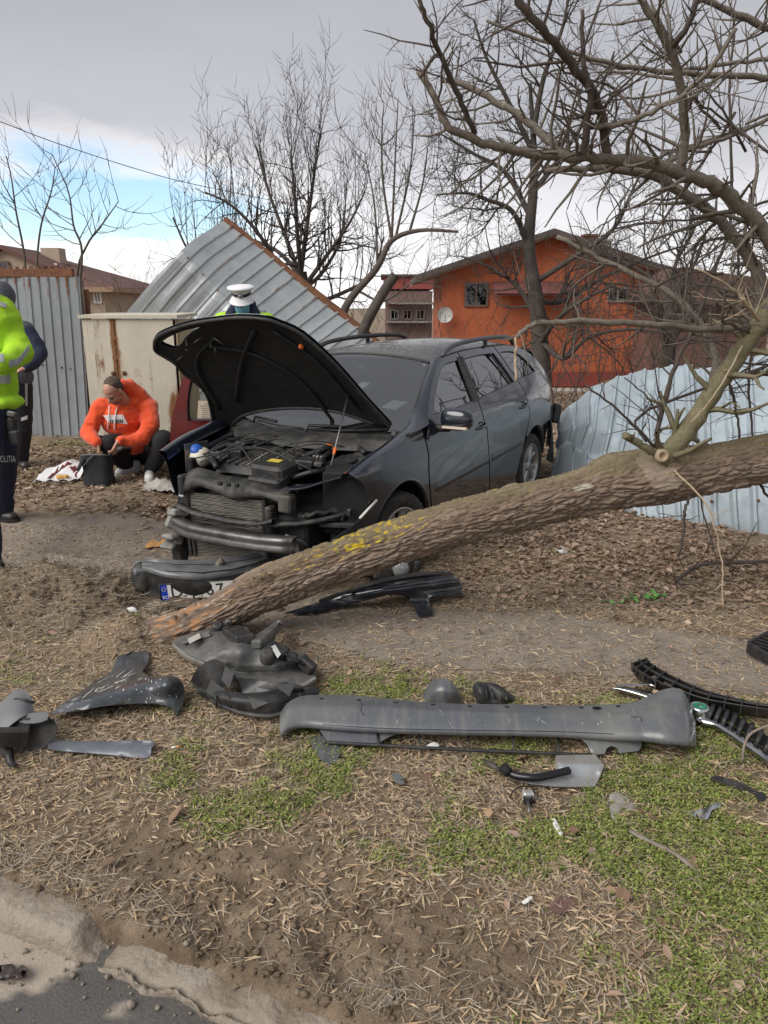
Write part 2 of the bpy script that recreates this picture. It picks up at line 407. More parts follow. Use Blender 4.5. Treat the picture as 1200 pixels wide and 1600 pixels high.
def masks(x, y):
    q = kerb_q(x, y); t = kerb_t(x, y); n1 = fbm(x * 1.7, y * 1.7, None, 4, 41); n2 = fbm(x * 5, y * 5, None, 4, 42)
    pm = sm(path_d(x, y) / .16 + .5)
    bare = np.clip(np.exp(-((t - 1.0) / .72) ** 2 - ((q - .2) / .25) ** 2) * 1.8, 0, 1)
    mound = np.clip(1.3 * np.exp(-((x + 1.9) / .7) ** 2 - ((y - 4.5) / .45) ** 2), 0, 1)
    g = sm(((1.25 - np.abs(y - 2.25)) / .5)) * sm((x + 1.0 + .5 * (y - 2.2)) / .5) * (.27 + 3.0 * n1 + 2.2 * n2 + .22 * sm((x - .1) / .8))
    g = g + .8 * np.exp(-((x - .0) / .35) ** 2 - ((y - 3.42) / .16) ** 2) * (.7 + 2 * n2)
    g = g + .75 * np.exp(-((x + .42) / .42) ** 2 - ((y - 2.52) / .3) ** 2) * (.6 + 2.2 * n2)
    g = g + .45 * np.exp(-((x + 2.0) / .5) ** 2 - ((y - 3.7) / .5) ** 2) * (.3 + 4 * n2)
    g = g + .35 * sm((y - 6.6) / 1) * sm((9.6 - y) / 1) * (.2 + 3 * n1)
    g = np.clip(g, 0, 1) * (1 - bare) * (1 - pm) * (q > .06)
    dry = (sm((x + .2 * 0 - .1) / .6) * sm((y - 4.35) / .3) * sm((9 - y) / 2) + sm((-x - .9) / .6) * sm((y - 5.5) / .6) * sm((9 - y) / .8) + .35 * sm((x - 1.3) / .5) * sm((y - 2.6) / .5)) * np.clip(.75 + 2.2 * n1, 0, 1.2)
    dry = np.clip(dry, 0, 1) * (1 - .85 * pm)
    lit = np.clip(.85 - .85 * bare - .55 * mound + 1.5 * n2, 0, 1) * (1 - .8 * pm) * (q > .02)
    return pm, g, lit, dry, bare
def make_ground():
    na, nr = 520, 470
    a = np.linspace(-1.45, 1.45, na); r = np.concatenate([np.geomspace(.9, 60, nr - 30), np.geomspace(66, 900, 30)])
    A, RR = np.meshgrid(a, r); X = A * (RR + 1.2); Y = RR + 0 * A
    x, y = X.ravel(), Y.ravel(); z = height(x, y); pm, g, lit, dry, bare = masks(x, y)
    i = np.arange(na * nr).reshape(nr, na); F = np.stack([i[:-1, :-1], i[:-1, 1:], i[1:, 1:], i[1:, :-1]], -1).reshape(-1, 4)
    at_ = dict(path=pm, green=g, litter=np.maximum(lit, dry))
    o = npmesh('ground', np.c_[x, y, z], F, M_SOIL, kind='structure', attrs=at_)
    # the trodden path and the road: sheets of their own a little above
    pd = path_d(x, y); sel = (pd[F].min(1) > .0) & (y[F].max(1) < 14)
    k = np.unique(F[sel]); mp = -np.ones(len(x), int); mp[k] = np.arange(len(k))
    npmesh('path', np.c_[x, y, z + .004][k], mp[F[sel]], M_SOIL, kind='structure', attrs={n: v[k] for n, v in at_.items()})
    return o
make_ground()
far = MB().add([(-1500, -200, -1.9), (1500, -200, -1.9), (1500, 2500, -1.9), (-1500, 2500, -1.9)], [(0, 1, 2, 3)]).build('far_ground', mat('far_field', (.17, .13, .085), .95, noise=(.05, (.11, .11, .05), .8)), kind='structure')

# road below the kerb: dark patch of asphalt with pale sandy dust at the edges
def road():
    nx, ny = 190, 90
    t = np.linspace(-3, 3.2, nx); q = np.linspace(-2.4, .0, ny); T, Q = np.meshgrid(t, q)
    x = K0[0] + KE[0] * T + KN[0] * Q; y = K0[1] + KE[1] * T + KN[1] * Q
    z = -.09 + .010 * fbm(x * 9, y * 9, None, 5, 12) + .02 * sm((Q + .12) / .12) * (vnoise(x * 12, y * 12, None, 5)) + .006 * fbm(x * 60, y * 60, None, 2, 4)
    dust = sm((fbm(x * 2.6, y * 2.6, None, 4, 77) + 1.1 * fbm(x * 7, y * 7, None, 5, 78) + .34 - .85 * np.exp(-((T - .80) / .42) ** 2 - ((Q + .2) / .5) ** 2)) / .07)
    i = np.arange(nx * ny).reshape(ny, nx); F = np.stack([i[:-1, :-1], i[:-1, 1:], i[1:, 1:], i[1:, :-1]], -1).reshape(-1, 4)
    m = bpy.data.materials.new('road_surface'); m.use_nodes = True; nt = m.node_tree; N = nt.nodes.new; L = nt.links.new; b = nt.nodes['Principled BSDF']
    tc = N('ShaderNodeTexCoord'); at_ = N('ShaderNodeAttribute'); at_.attribute_name = 'dust'
    n = N('ShaderNodeTexNoise'); n.inputs['Scale'].default_value = 120; n.inputs['Detail'].default_value = 8; L(tc.outputs['Object'], n.inputs[0])
    r1 = N('ShaderNodeValToRGB'); L(n.outputs[0], r1.inputs[0]); r1.color_ramp.elements[0].color = (.045, .042, .04, 1); r1.color_ramp.elements[1].color = (.13, .12, .11, 1)
    r2 = N('ShaderNodeValToRGB'); L(n.outputs[0], r2.inputs[0]); r2.color_ramp.elements[0].color = (.26, .215, .17, 1); r2.color_ramp.elements[1].color = (.42, .36, .3, 1)
    mx = N('ShaderNodeMix'); mx.data_type = 'RGBA'; L(at_.outputs['Fac'], mx.inputs[0]); L(r1.outputs[0], mx.inputs[6]); L(r2.outputs[0], mx.inputs[7]); L(mx.outputs[2], b.inputs['Base Color'])
    rr = N('ShaderNodeMapRange'); L(at_.outputs['Fac'], rr.inputs[0]); rr.inputs[3].default_value = .6; rr.inputs[4].default_value = .95; L(rr.outputs[0], b.inputs['Roughness'])
    bp = N('ShaderNodeBump'); bp.inputs['Strength'].default_value = .5; bp.inputs['Distance'].default_value = .006; L(n.outputs[0], bp.inputs['Height']); L(bp.outputs[0], b.inputs['Normal'])
    npmesh('road', np.c_[x.ravel(), y.ravel(), z.ravel()], F, m, kind='structure', attrs={'dust': dust.ravel()})
road()

# kerb: one whole concrete stone, then a broken crumbled run
M_CONC = mat('kerb_concrete', (.27, .23, .185), .94, noise=[(3, (.155, .115, .08), .85, 9, .44, .16), (11, (.34, .30, .25), .6, 9, .5, .2), (90, (.14, .12, .1), .45, 4, .55, .12)], bump=(55, .9, .010))
kerb = bpy.data.objects.new('kerb', None); COL.objects.link(kerb); kerb['kind'] = 'structure'; kerb['_w'] = 1
def kerb_piece(t0, t1, w, top, rough, seed, name='kerb_stone', endrough=.0, nL=60):
    prof = []
    hw = [(0, -.16), (0, -.05), (.004, top - .022), (.022, top), (w * .5, top + .004), (w - .015, top), (w, top - .02), (w + .004, -.12)]
    P = []
    fine = []
    for i in range(len(hw) - 1):
        for k in range(4): fine.append(tuple(hw[i][j] + (hw[i + 1][j] - hw[i][j]) * k / 4 for j in (0, 1)))
    fine.append(hw[-1])
    A = np.array(fine); T = np.linspace(t0, t1, nL); TT = np.repeat(T, len(A)); Q = np.tile(A[:, 0], nL); Z = np.tile(A[:, 1], nL)
    n = fbm(TT * 9, Q * 9, Z * 9, 5, seed); n2 = fbm(TT * 30, Q * 30, Z * 30, 3, seed + 3)
    edge = sm((TT - (t1 - .1)) / .1) * endrough + sm((t0 + .1 - TT) / .1) * endrough
    Q2 = Q + rough * (n + .4 * n2) * 1.2; Z2 = np.where(Z > -.1, Z + rough * (n * 1.3 + .6 * n2) - edge * (.05 + .12 * np.abs(n)), Z)
    TT2 = TT + rough * n2 * .8
    x = K0[0] + KE[0] * TT2 + KN[0] * (Q2 - .1); y = K0[1] + KE[1] * TT2 + KN[1] * (Q2 - .1)
    m = MB(); k = len(A); m.grid([[(x[i * k + j], y[i * k + j], Z2[i * k + j]) for j in range(k)] for i in range(nL)])
    for e in (0, nL - 1): m.add([(x[e * k + j], y[e * k + j], Z2[e * k + j]) for j in range(k)], [tuple(range(k))], False)
    return m.build(name, M_CONC, kerb)
kerb_piece(-1.6, -.62, .13, -.006, .008, 3)
kerb_piece(-.61, .47, .13, -.006, .014, 4, endrough=1.5, nL=150)
kerb_piece(.50, 1.95, .2, -.052, .034, 9, name='broken_kerb_stone', endrough=.4, nL=170)
kerb_piece(1.99, 3.2, .14, -.02, .03, 11, name='broken_kerb_stone', endrough=.3)
# ---------------------------------------------------------------- scattered litter, leaves, weeds (stuff nobody could count)
def pick(n, box, w):
    out = []; tot = 0
    while tot < n:
        x = rng.uniform(box[0], box[1], 40000); y = rng.uniform(box[2], box[3], 40000)
        k = rng.random(40000) < np.clip(w(x, y), 0, 1); out.append(np.c_[x[k], y[k]]); tot += int(k.sum())
        if len(out) > 60: break
    return np.concatenate(out)[:n]
def strips(name, P, Lm, Ls, wd, lift, colors, rough=.8, kindseed=0, curl=.25, base=None):
    n = len(P); x, y = P[:, 0], P[:, 1]; z = height(x, y) + lift * rng.random(n)
    Ln = np.clip(rng.normal(Lm, Ls, n), Lm * .35, Lm * 2.2); w = wd * rng.uniform(.5, 1.3, n); a = rng.uniform(0, 2 * np.pi, n); p = rng.normal(0, .22, n); c = rng.normal(0, curl, n)
    d = np.c_[np.cos(a), np.sin(a)]; s = np.c_[-np.sin(a), np.cos(a)]; roll = rng.normal(0, .5, n)
    V = np.zeros((n, 6, 3))
    for k, (u, ww) in enumerate(((-.5, .25), (0.05, 1.0), (.5, .12))):
        for j, sg in enumerate((-1, 1)):
            o = d * (Ln * u)[:, None] + s * (sg * w * ww * .5 * np.cos(roll) + (u * u - .1) * c * Ln)[:, None]
            V[:, k * 2 + j, :2] = P + o
            V[:, k * 2 + j, 2] = z + np.maximum(Ln * u * np.sin(p), -.004) + sg * w * ww * .5 * np.sin(roll) + (.25 - u * u) * Ln * .12 + .002
    b = (np.arange(n) * 6)[:, None]; F = np.concatenate([b + np.array([0, 1, 3, 2]), b + np.array([2, 3, 5, 4])])
    tone = np.repeat(rng.random(n), 6)
    m = mat(name + '_mat', colors[1], rough, attr=('tone', colors), spec=.25)
    return npmesh(name, V.reshape(-1, 3), F, m, None, 'stuff', False, {'tone': tone})
def leaves(name, P, size, colors, curl=.5, lift=.01):
    n = len(P); z = height(P[:, 0], P[:, 1]) + .002 + lift * rng.random(n)
    Ln = size * rng.uniform(.5, 1.4, n); w = Ln * rng.uniform(.35, .7, n); a = rng.uniform(0, 2 * np.pi, n); p = rng.normal(0, .3, n); c = rng.uniform(-curl, curl, n); rl = rng.normal(0, .35, n)
    d = np.c_[np.cos(a), np.sin(a)]; s = np.c_[-np.sin(a), np.cos(a)]
    V = np.zeros((n, 6, 3))
    for k, (u, v) in enumerate(((-.5, 0), (-.15, .5), (.2, .42), (.5, 0), (.2, -.42), (-.15, -.5))):
        V[:, k, :2] = P + d * (Ln * u)[:, None] + s * (w * v)[:, None]
        V[:, k, 2] = z + np.abs(Ln * .25 * np.sin(p)) + Ln * u * np.sin(p) * .8 + w * v * np.sin(rl) + (abs(v) * np.abs(c) + (u * u) * c * .8) * Ln * .8
    b = (np.arange(n) * 6)[:, None]; F = np.concatenate([b + np.array([0, 3, 2, 1]), b + np.array([0, 5, 4, 3])])
    m = mat(name + '_mat', colors[1], .75, attr=('tone', colors), spec=.25)
    return npmesh(name, V.reshape(-1, 3), F, m, None, 'stuff', False, {'tone': np.repeat(rng.random(n), 6)})
def weeds(name, P, size, colors, hgt=.02):
    n = len(P); k = 5; n2 = n * k
    C = np.repeat(P, k, 0) + rng.normal(0, size * .95, (n2, 2)); z = height(C[:, 0], C[:, 1]) + rng.random(n2) * hgt
    a = rng.uniform(0, 2 * np.pi, n2); L = size * rng.uniform(.6, 1.3, n2); t = rng.normal(0, .5, n2); w = L * rng.uniform(.45, .75, n2)
    d = np.c_[np.cos(a), np.sin(a)]; s = np.c_[-np.sin(a), np.cos(a)]; V = np.zeros((n2, 4, 3))
    for j, (u, v) in enumerate(((-.5, 0), (.1, .5), (.5, 0), (.1, -.5))):
        V[:, j, :2] = C + d * (L * u)[:, None] + s * (w * v)[:, None]; V[:, j, 2] = z + L * u * np.sin(t) + abs(v) * L * .2
    F = (np.arange(n2) * 4)[:, None] + np.array([0, 1, 2, 3])
    m = mat(name + '_mat', colors[1], .6, attr=('tone', colors), spec=.3)
    tone = np.clip(np.repeat(rng.random(n), k) * .7 + rng.random(n2) * .3, 0, 1)
    return npmesh(name, V.reshape(-1, 3), F, m, None, 'stuff', False, {'tone': np.repeat(tone, 4)})
TAN = [(.11, .078, .052), (.31, .215, .13), (.46, .33, .2), (.36, .29, .21), (.6, .46, .29)]
GREY = [(.15, .125, .1), (.28, .235, .185), (.38, .325, .26), (.48, .41, .32)]
def wl(x, y): pm, g, l, d, b = masks(x, y); return l * (1 - .55 * g) * (kerb_q(x, y) > .03) + .05 * (kerb_q(x, y) > .03)
strips('leaf_litter', pick(34000, (-2.2, 2.0, 1.3, 3.3), wl), .036, .015, .0064, .014, TAN)
strips('leaf_litter', pick(42000, (-3.2, 3.6, 3.2, 5.6), lambda x, y: wl(x, y) * .9 + .10), .042, .015, .0065, .008, TAN)
strips('dry_grass', pick(26000, (-2.2, 2.2, 1.35, 4.9), lambda x, y: wl(x, y) * .8), .06, .03, .0022, .02, GREY, curl=.5)
strips('dry_grass', pick(16000, (-6, 5, 4.6, 10), lambda x, y: wl(x, y)), .07, .03, .004, .03, GREY, curl=.5)
BROWN = [(.12, .075, .05), (.24, .155, .105), (.34, .235, .165), (.27, .2, .155), (.46, .34, .25)]
leaves('dry_leaves', pick(32000, (-6, 5.5, 4.3, 9.6), lambda x, y: masks(x, y)[3]), .043, BROWN, .5, .02)
leaves('dry_leaves', pick(330, (-2.4, 2.4, 1.5, 4.4), lambda x, y: masks(x, y)[2] * (kerb_q(x, y) > .05)), .05, [(.16, .1, .065), (.33, .23, .15), (.42, .33, .24), (.24, .15, .1)], .4, .015)
leaves('dry_leaves', pick(9000, (-9, 9, 9, 20), lambda x, y: .6 + 0 * x), .09, BROWN, .5, .03)
GRN = [(.06, .08, .02), (.12, .16, .035), (.19, .235, .05), (.26, .285, .08), (.3, .28, .12)]
weeds('green_weeds', pick(17000, (-1.8, 2.2, 1.35, 3.7), lambda x, y: np.clip(masks(x, y)[1] * 1.5 - .35 + 1.6 * fbm(x * 9, y * 9, None, 3, 55), 0, 1)), .0115, GRN, .026)
weeds('green_weeds', pick(2500, (-5, 4, 3.3, 9.4), lambda x, y: masks(x, y)[1] * .8), .016, GRN, .03)
gp = pick(5200, (-2.5, 2.5, 1.3, 4.6), lambda x, y: .3 + .7 * masks(x, y)[0] + .5 * masks(x, y)[4])
def stones(name, pts, sizes, m):
    bmi = bmesh.new(); bmesh.ops.create_icosphere(bmi, subdivisions=1, radius=1); IV = np.array([tuple(v.co) for v in bmi.verts]); IF = np.array([tuple(v.index for v in f.verts) for f in bmi.faces]); bmi.free()
    T = [IV * (1 + .5 * fbm(IV[:, 0] * 1.7 + 7, IV[:, 1] * 1.7 + k * 3, IV[:, 2] * 1.7, 2, k))[:, None] * np.array((1.25, 1, .75)) for k in range(12)]
    n = len(pts); a = rng.uniform(0, 6.28, n); V = np.stack([T[k % 12] for k in range(n)]) * sizes[:, None, None]; c, s_ = np.cos(a)[:, None], np.sin(a)[:, None]
    V = np.stack([V[..., 0] * c - V[..., 1] * s_, V[..., 0] * s_ + V[..., 1] * c, V[..., 2]], -1) + pts[:, None, :]
    F = (np.arange(n) * len(IV))[:, None, None] + IF[None]; return npmesh(name, V.reshape(-1, 3), F.reshape(-1, 3), m, None, 'stuff')
sz = np.minimum(np.abs(rng.normal(0, .0016, len(gp))) + .0014, .009); zz = np.maximum(height(gp[:, 0], gp[:, 1]), -.088)
stones('gravel', np.c_[gp, zz + sz * .3], sz, mat('gravel_mat', (.27, .225, .175), .85, noise=[(9, (.15, .12, .09), .8)]))
t_ = rng.uniform(-.75, 2.3, 260); q_ = rng.normal(-.05, .08, 260); sz = np.minimum(np.abs(rng.normal(0, .0045, 260)) + .002, .016); pp_ = K0 + KE * t_[:, None] + KN * q_[:, None]
stones('rubble', np.c_[pp_, np.where(q_ < .0, -.084, height(pp_[:, 0], pp_[:, 1])) + sz * .3], sz, M_CONC)
strips('dry_grass', pick(6000, (-2.9, -.9, 3.7, 5.2), lambda x, y: np.exp(-((x + 1.9) / .6) ** 2 - ((y - 4.5) / .4) ** 2)), .06, .03, .003, .05, GREY, curl=.5)
cp_ = pick(1500, (-1.6, .6, 1.3, 2.3), lambda x, y: masks(x, y)[4] * (kerb_q(x, y) > -.02) * (.3 + 2 * np.abs(fbm(x * 6, y * 6, None, 3, 90))))
sz = np.minimum(np.abs(rng.normal(0, .0045, len(cp_))) + .002, .017); stones('soil_crumbs', np.c_[cp_, height(cp_[:, 0], cp_[:, 1]) + sz * .25], sz, M_SOIL)
strips('dry_grass', pick(900, (-1.7, .6, 1.4, 2.3), lambda x, y: np.exp(-((kerb_q(x, y) - .08) / .09) ** 2) * (.3 + 2 * np.abs(fbm(x * 4, y * 4, None, 3, 91)))), .07, .03, .0022, .03, GREY, curl=.6)
# ---------------------------------------------------------------- the wrecked estate car
PAINT = mat('navy_grey_paint', (.014, .018, .028), .28, .3, coat=1.0, noise=[(2.2, (.05, .048, .045), .22, 8, .5, .3)])
PAINT_D = mat('torn_paint', (.022, .025, .034), .38, .3, coat=.5, noise=[(9, (.09, .085, .08), .45, 8, .5, .15)])
PLAS = mat('black_plastic', (.018, .018, .019), .55, noise=[(14, (.075, .068, .06), .55, 8, .47, .2)], bump=(60, .15, .004))
PLAS_D = mat('dusty_plastic', (.022, .022, .022), .6, noise=[(7, (.12, .108, .092), .7, 9, .45, .25)], bump=(60, .12, .004))
BLACK = mat('underside_black', (.006, .006, .007), .8)
RUB = mat('tyre_rubber', (.022, .021, .02), .8, noise=[(18, (.12, .1, .08), .5, 8, .46, .2)])
ALLOY = mat('alloy', (.42, .43, .44), .34, .85, noise=[(8, (.2, .19, .17), .5, 8, .48, .2)])
STEEL = mat('dirty_steel', (.2, .195, .19), .45, .8, noise=[(9, (.07, .06, .05), .7, 8, .45, .2)])
FIN = mat('radiator_fin', (.2, .185, .16), .55, .5, noise=[(6, (.09, .08, .07), .7, 8)])
WHITEP = mat('tank_plastic', (.62, .58, .48), .5, noise=[(9, (.35, .29, .2), .6, 7)])
BLUEC = mat('blue_cap', (.02, .1, .42), .45)
ORANGEC = mat('orange_clip', (.75, .16, .03), .5)
CHROME = mat('chrome', (.72, .73, .74), .14, 1.0, noise=[(25, (.3, .3, .3), .35, 8, .5, .2)])
PAPER = mat('white_paper', (.7, .7, .68), .8)
SEAT = mat('seat_cloth', (.2, .2, .205), .95)
def glass_mat(name, tint, gloss=1.0, ior=1.75):
    m = bpy.data.materials.new(name); m.use_nodes = True; nt = m.node_tree; nt.nodes.clear(); N = nt.nodes.new; L = nt.links.new
    o = N('ShaderNodeOutputMaterial'); t = N('ShaderNodeBsdfTransparent'); t.inputs[0].default_value = (*tint, 1)
    g = N('ShaderNodeBsdfGlossy'); g.inputs['Roughness'].default_value = .015; g.inputs[0].default_value = (gloss, gloss, gloss, 1)
    f = N('ShaderNodeFresnel'); f.inputs[0].default_value = ior; x = N('ShaderNodeMixShader')
    L(f.outputs[0], x.inputs[0]); L(t.outputs[0], x.inputs[1]); L(g.outputs[0], x.inputs[2]); L(x.outputs[0], o.inputs[0]); return m
GLASS = glass_mat('windscreen_glass', (.88, .94, .92), 1.0, 2.8); TINT = glass_mat('tinted_glass', (.2, .22, .22), 1.0, 3.6)

CAR_O = Vector((-.623, 5.41, -.02)); CAR_T = .522; CAR_S = .015
car = thing('wrecked_car', 'wrecked dark grey estate car with its bonnet up and its front torn off', 'car', CAR_O, math.pi / 2 - CAR_T)
car.rotation_euler = (0, -CAR_S, math.pi / 2 - CAR_T)
cs_, cc_ = math.sin(CAR_T), math.cos(CAR_T)
def carray(u, v):
    r = ray(u, v); o = Vector((0, 0, CAM_H)) - CAR_O
    f = lambda q: Vector((q.x * cs_ + q.y * cc_, q.x * cc_ - q.y * cs_, q.z))
    A, B = f(o), f(r); A.z -= A.x * CAR_S; B.z -= B.x * CAR_S; return A, B
def carpl(u, v, p, n):                                # photo pixel -> car coordinates on a plane
    A, B = carray(u, v); n = Vector(n); t = (Vector(p) - A).dot(n) / B.dot(n); return A + B * t
def cb(mb, name, m, parent=None, kind=None, fix=True):
    mb.v = [(p[0], -p[1], p[2]) for p in mb.v]; mb.f = [f[::-1] for f in mb.f]
    return mb.build(name, m, parent or car, kind, fix)
def tab(pts, n=8):
    c = cr([(a, b, 0) for a, b in pts], n); return [p.x for p in c], [p.y for p in c]
_W = tab([(-1.0, .62), (-.85, .70), (-.6, .80), (-.3, .858), (0, .878), (.5, .885), (1.5, .887), (2.3, .886), (2.8, .868), (3.2, .825), (3.5, .765), (3.7, .68)])
_S = tab([(.1, .92), (.2, .955), (.3, .974), (.45, .992), (.6, 1.0), (.75, 1.0), (.845, .995), (.875, .982), (.95, .958), (1.02, .932), (1.1, .885), (1.2, .828), (1.3, .768), (1.4, .70), (1.47, .645), (1.55, .57)], 10)
_ZE = tab([(.5, 1.18), (.75, 1.3), (.95, 1.385), (1.1, 1.425), (1.5, 1.452), (2.1, 1.458), (2.5, 1.445), (2.8, 1.405), (3.05, 1.33), (3.25, 1.22), (3.4, 1.08)])
def Yf(x, z): return float(np.interp(x, *_W)) * float(np.interp(z, *_S))
def ZE(x): return float(np.interp(x, *_ZE))
def sidefn(sg, off=0.0): return lambda x, z: (x, sg * (Yf(x, z) + off), z)
def arch(cx, cz, r, a0, a1, n=22): return [(cx + r * math.cos(R(a0 + (a1 - a0) * k / n)), cz + r * math.sin(R(a0 + (a1 - a0) * k / n))) for k in range(n + 1)]
def soft(pts, n=5): return [(p.x, p.y) for p in cr([(a, b, 0) for a, b in pts], n)]
FD = soft([(.47, .272), (.40, .47), (.352, .69), (.355, .92)]) + soft([(.42, 1.0), (.50, 1.082), (.72, 1.252), (.95, 1.378), (1.12, 1.422), (1.42, 1.442)]) + soft([(1.385, 1.2), (1.366, 1.0), (1.384, .8), (1.43, .6), (1.495, .34), (1.5, .268)])
FG = soft([(.57, 1.064), (.72, 1.182), (.94, 1.318), (1.1, 1.375), (1.355, 1.39)], 4) + soft([(1.318, 1.2), (1.302, 1.078)], 4) + [(1.0, 1.066)]
RD = soft([(1.514, .268), (1.51, .34), (1.446, .6), (1.4, .8), (1.382, 1.0), (1.4, 1.2), (1.436, 1.444)], 4) + soft([(1.8, 1.452), (2.19, 1.446)], 4) + soft([(2.29, 1.25), (2.39, 1.09), (2.42, .95), (2.385, .8), (2.28, .63), (2.19, .45), (2.14, .272)], 4)
RG = soft([(1.42, 1.082), (1.436, 1.2), (1.475, 1.392)], 4) + soft([(1.8, 1.402), (2.115, 1.396)], 4) + soft([(2.2, 1.25), (2.275, 1.135)], 4)
QG = soft([(2.275, 1.395), (2.5, 1.388), (2.66, 1.362), (2.83, 1.28), (2.97, 1.17)], 4) + [(2.68, 1.152)] + soft([(2.40, 1.148), (2.335, 1.26), (2.275, 1.395)], 4)[:-1]
QP = soft([(2.205, 1.448), (2.302, 1.255), (2.403, 1.095), (2.434, .95), (2.40, .80), (2.315, .655)], 4) + arch(2.578, .335, .372, 128, 8)[1:] + soft([(2.965, .40), (3.0, .55), (3.06, .625)], 4) + soft([(3.3, .66), (3.48, .72), (3.56, .86), (3.5, 1.0)], 4) + soft([(3.42, 1.06), (3.25, 1.215), (3.05, 1.325), (2.8, 1.4), (2.5, 1.44)], 5)
FE = soft([(.34, .915), (.337, .69), (.386, .47), (.455, .272)], 5) + [(.40, .262)] + arch(0, .335, .372, -8, 158, 24) + soft([(-.36, .49), (-.40, .60), (-.42, .70), (-.455, .78), (-.53, .842)], 5) + soft([(-.3, .905), (-.06, .95), (.12, .985), (.26, 1.012)], 5) + [(.33, 1.0)]
for sg in (1, -1):
    lab = {}
    f = sheet(MB(), FE, sidefn(sg), .004, step=.045); fe = cb(f, 'fender', PAINT)
    # inner lip of the fender top, rolled in towards the bonnet gap
    lip = MB(); rows = []
    for x, z in soft([(-.53, .842), (-.3, .905), (-.06, .95), (.12, .985), (.26, 1.012)], 6):
        y = Yf(x, z); rows.append([(x, sg * y, z), (x, sg * (y - .03), z + .012), (x, sg * (y - .07), z + .012), (x, sg * (y - .085), z - .01), (x, sg * (y - .10), z - .05)])
    cb(lip.grid(rows), 'fender_lip', PAINT, fe)
    # wheel arch lips, moulded round the openings
    for (cx, a0, a1, par) in ((0, -6, 158, fe), (2.578, 128, 6, None)):
        rows = []
        for (x, z), (xo, zo), (xi, zi) in zip(arch(cx, .335, .374, a0, a1, 26), arch(cx, .335, .388, a0, a1, 26), arch(cx, .335, .368, a0, a1, 26)):
            y = Yf(x, z); rows.append([(xo, sg * (Yf(xo, zo) + .001), zo), (x + (xo - x) * .5, sg * (y + .012), z + (zo - z) * .5), (xi, sg * (y + .008), zi), (xi, sg * (y - .06), zi)])
        cb(MB().grid(rows), 'arch_lip', PAINT, par)
    dr = cb(sheet(MB(), FD, sidefn(sg), .006, [FG], .05), 'door', PAINT)
    rd = cb(sheet(MB(), RD, sidefn(sg), .006, [RG], .05), 'door', PAINT)
    qp = cb(sheet(MB(), QP, sidefn(sg), .006, [QG], .05), 'rear_quarter', PAINT)
    for par, G_, nm in ((dr, FG, 'window'), (rd, RG, 'window'), (qp, QG, 'window')):
        c = Vector((sum(p[0] for p in G_) / len(G_), sum(p[1] for p in G_) / len(G_)))
        big = [(c.x + (p[0] - c.x) * 1.03, c.y + (p[1] - c.y) * 1.06) for p in G_]
        cb(sheet(MB(), big, sidefn(sg, -.012), .004, step=.12), nm, TINT, par)
        # black rubber seal round the pane
        pts = [Vector((p[0], sg * (Yf(*p) - .002), p[1])) for p in G_]
        cb(MB().tube(pts + [pts[0], pts[1]], .007, 5, cap=False), 'window_seal', PLAS, par)
    # divider of the rear door window, black pillar covers
    for (a, b, w, par) in (((2.035, 1.397), (2.19, 1.13), .012, rd), ((1.385, 1.41), (1.33, 1.07), .03, dr), ((1.452, 1.41), (1.402, 1.07), .024, rd)):
        rows = []
        for k in range(9):
            t = k / 8; x = a[0] + (b[0] - a[0]) * t; z = a[1] + (b[1] - a[1]) * t; bx = -.012 * math.sin(math.pi * t)
            rows.append([(x + bx - w * 1.15, sg * (Yf(x, z) + .001), z), (x + bx, sg * (Yf(x, z) + .002), z), (x + bx + w * 1.15, sg * (Yf(x, z) + .001), z)])
        cb(MB().grid(rows, thick=.006), 'pillar_cover', PLAS, par)
    # handles in their dark cups
    for par, hx, hz in ((dr, 1.30, .885), (rd, 2.30, .925)):
        cup = MB().lathe([(.0, -.004), (.03, -.002), (.036, .004), (.038, .006)], axis='Y', n=18); cup.v = [((p[0]) * 1.3 + hx, sg * (Yf(hx, hz) + .001 + p[1] * .5), p[2] + hz) for p in cup.v]
        h = cb(cup, 'handle_cup', BLACK, par)
        bar = MB().tube(cr([(hx - .085, sg * (Yf(hx, hz) + .004), hz - .012), (hx - .06, sg * (Yf(hx, hz) + .03), hz - .004), (hx + .04, sg * (Yf(hx, hz) + .034), hz + .004), (hx + .085, sg * (Yf(hx, hz) + .006), hz + .008)], 4), .014, 8, flat=.8); cb(bar, 'handle', PAINT, par)
    # side moulding strip
    for par, x0, x1 in ((dr, .425, 1.452), (rd, 1.475, 2.235)):
        rows = []
        for k in range(25):
            x = x0 + (x1 - x0) * k / 24; z = .562 + (x - .42) * .03; e = .012 if 0 < k < 24 else .001
            rows.append([(x, sg * (Yf(x, z - .034) + .0005), z - .034), (x, sg * (Yf(x, z) + e), z - .026), (x, sg * (Yf(x, z) + e), z + .026), (x, sg * (Yf(x, z + .034) + .0005), z + .034)])
        cb(MB().grid(rows), 'side_moulding', PAINT_D, par)
    # sill below the doors
    rows = []
    for k in range(30):
        x = .40 + (2.2 - .40) * k / 29
        rows.append([(x, sg * (Yf(x, .26) - .004), .262), (x, sg * (Yf(x, .22) - .004), .225), (x, sg * (Yf(x, .18) - .03), .185), (x, sg * .70, .18), (x, sg * .70, .27)])
    cb(MB().grid(rows, closed=True), 'sill', PAINT)
    # dark shell behind the shut lines
    sh = soft([(.36, .28), (.34, .6), (.33, .93), (.50, 1.06), (.72, 1.23), (.95, 1.36), (1.12, 1.405)], 4) + soft([(1.6, 1.432), (2.2, 1.436), (2.6, 1.42)], 4) + [(2.5, .95), (2.36, .75), (2.2, .5), (2.13, .28)]
    cb(sheet(MB(), sh, sidefn(sg, -.022), .004, [FG, RG, QG if False else [(2.3, 1.38), (2.48, 1.38), (2.42, 1.16), (2.37, 1.16)]], .1), 'door_frame', BLACK)
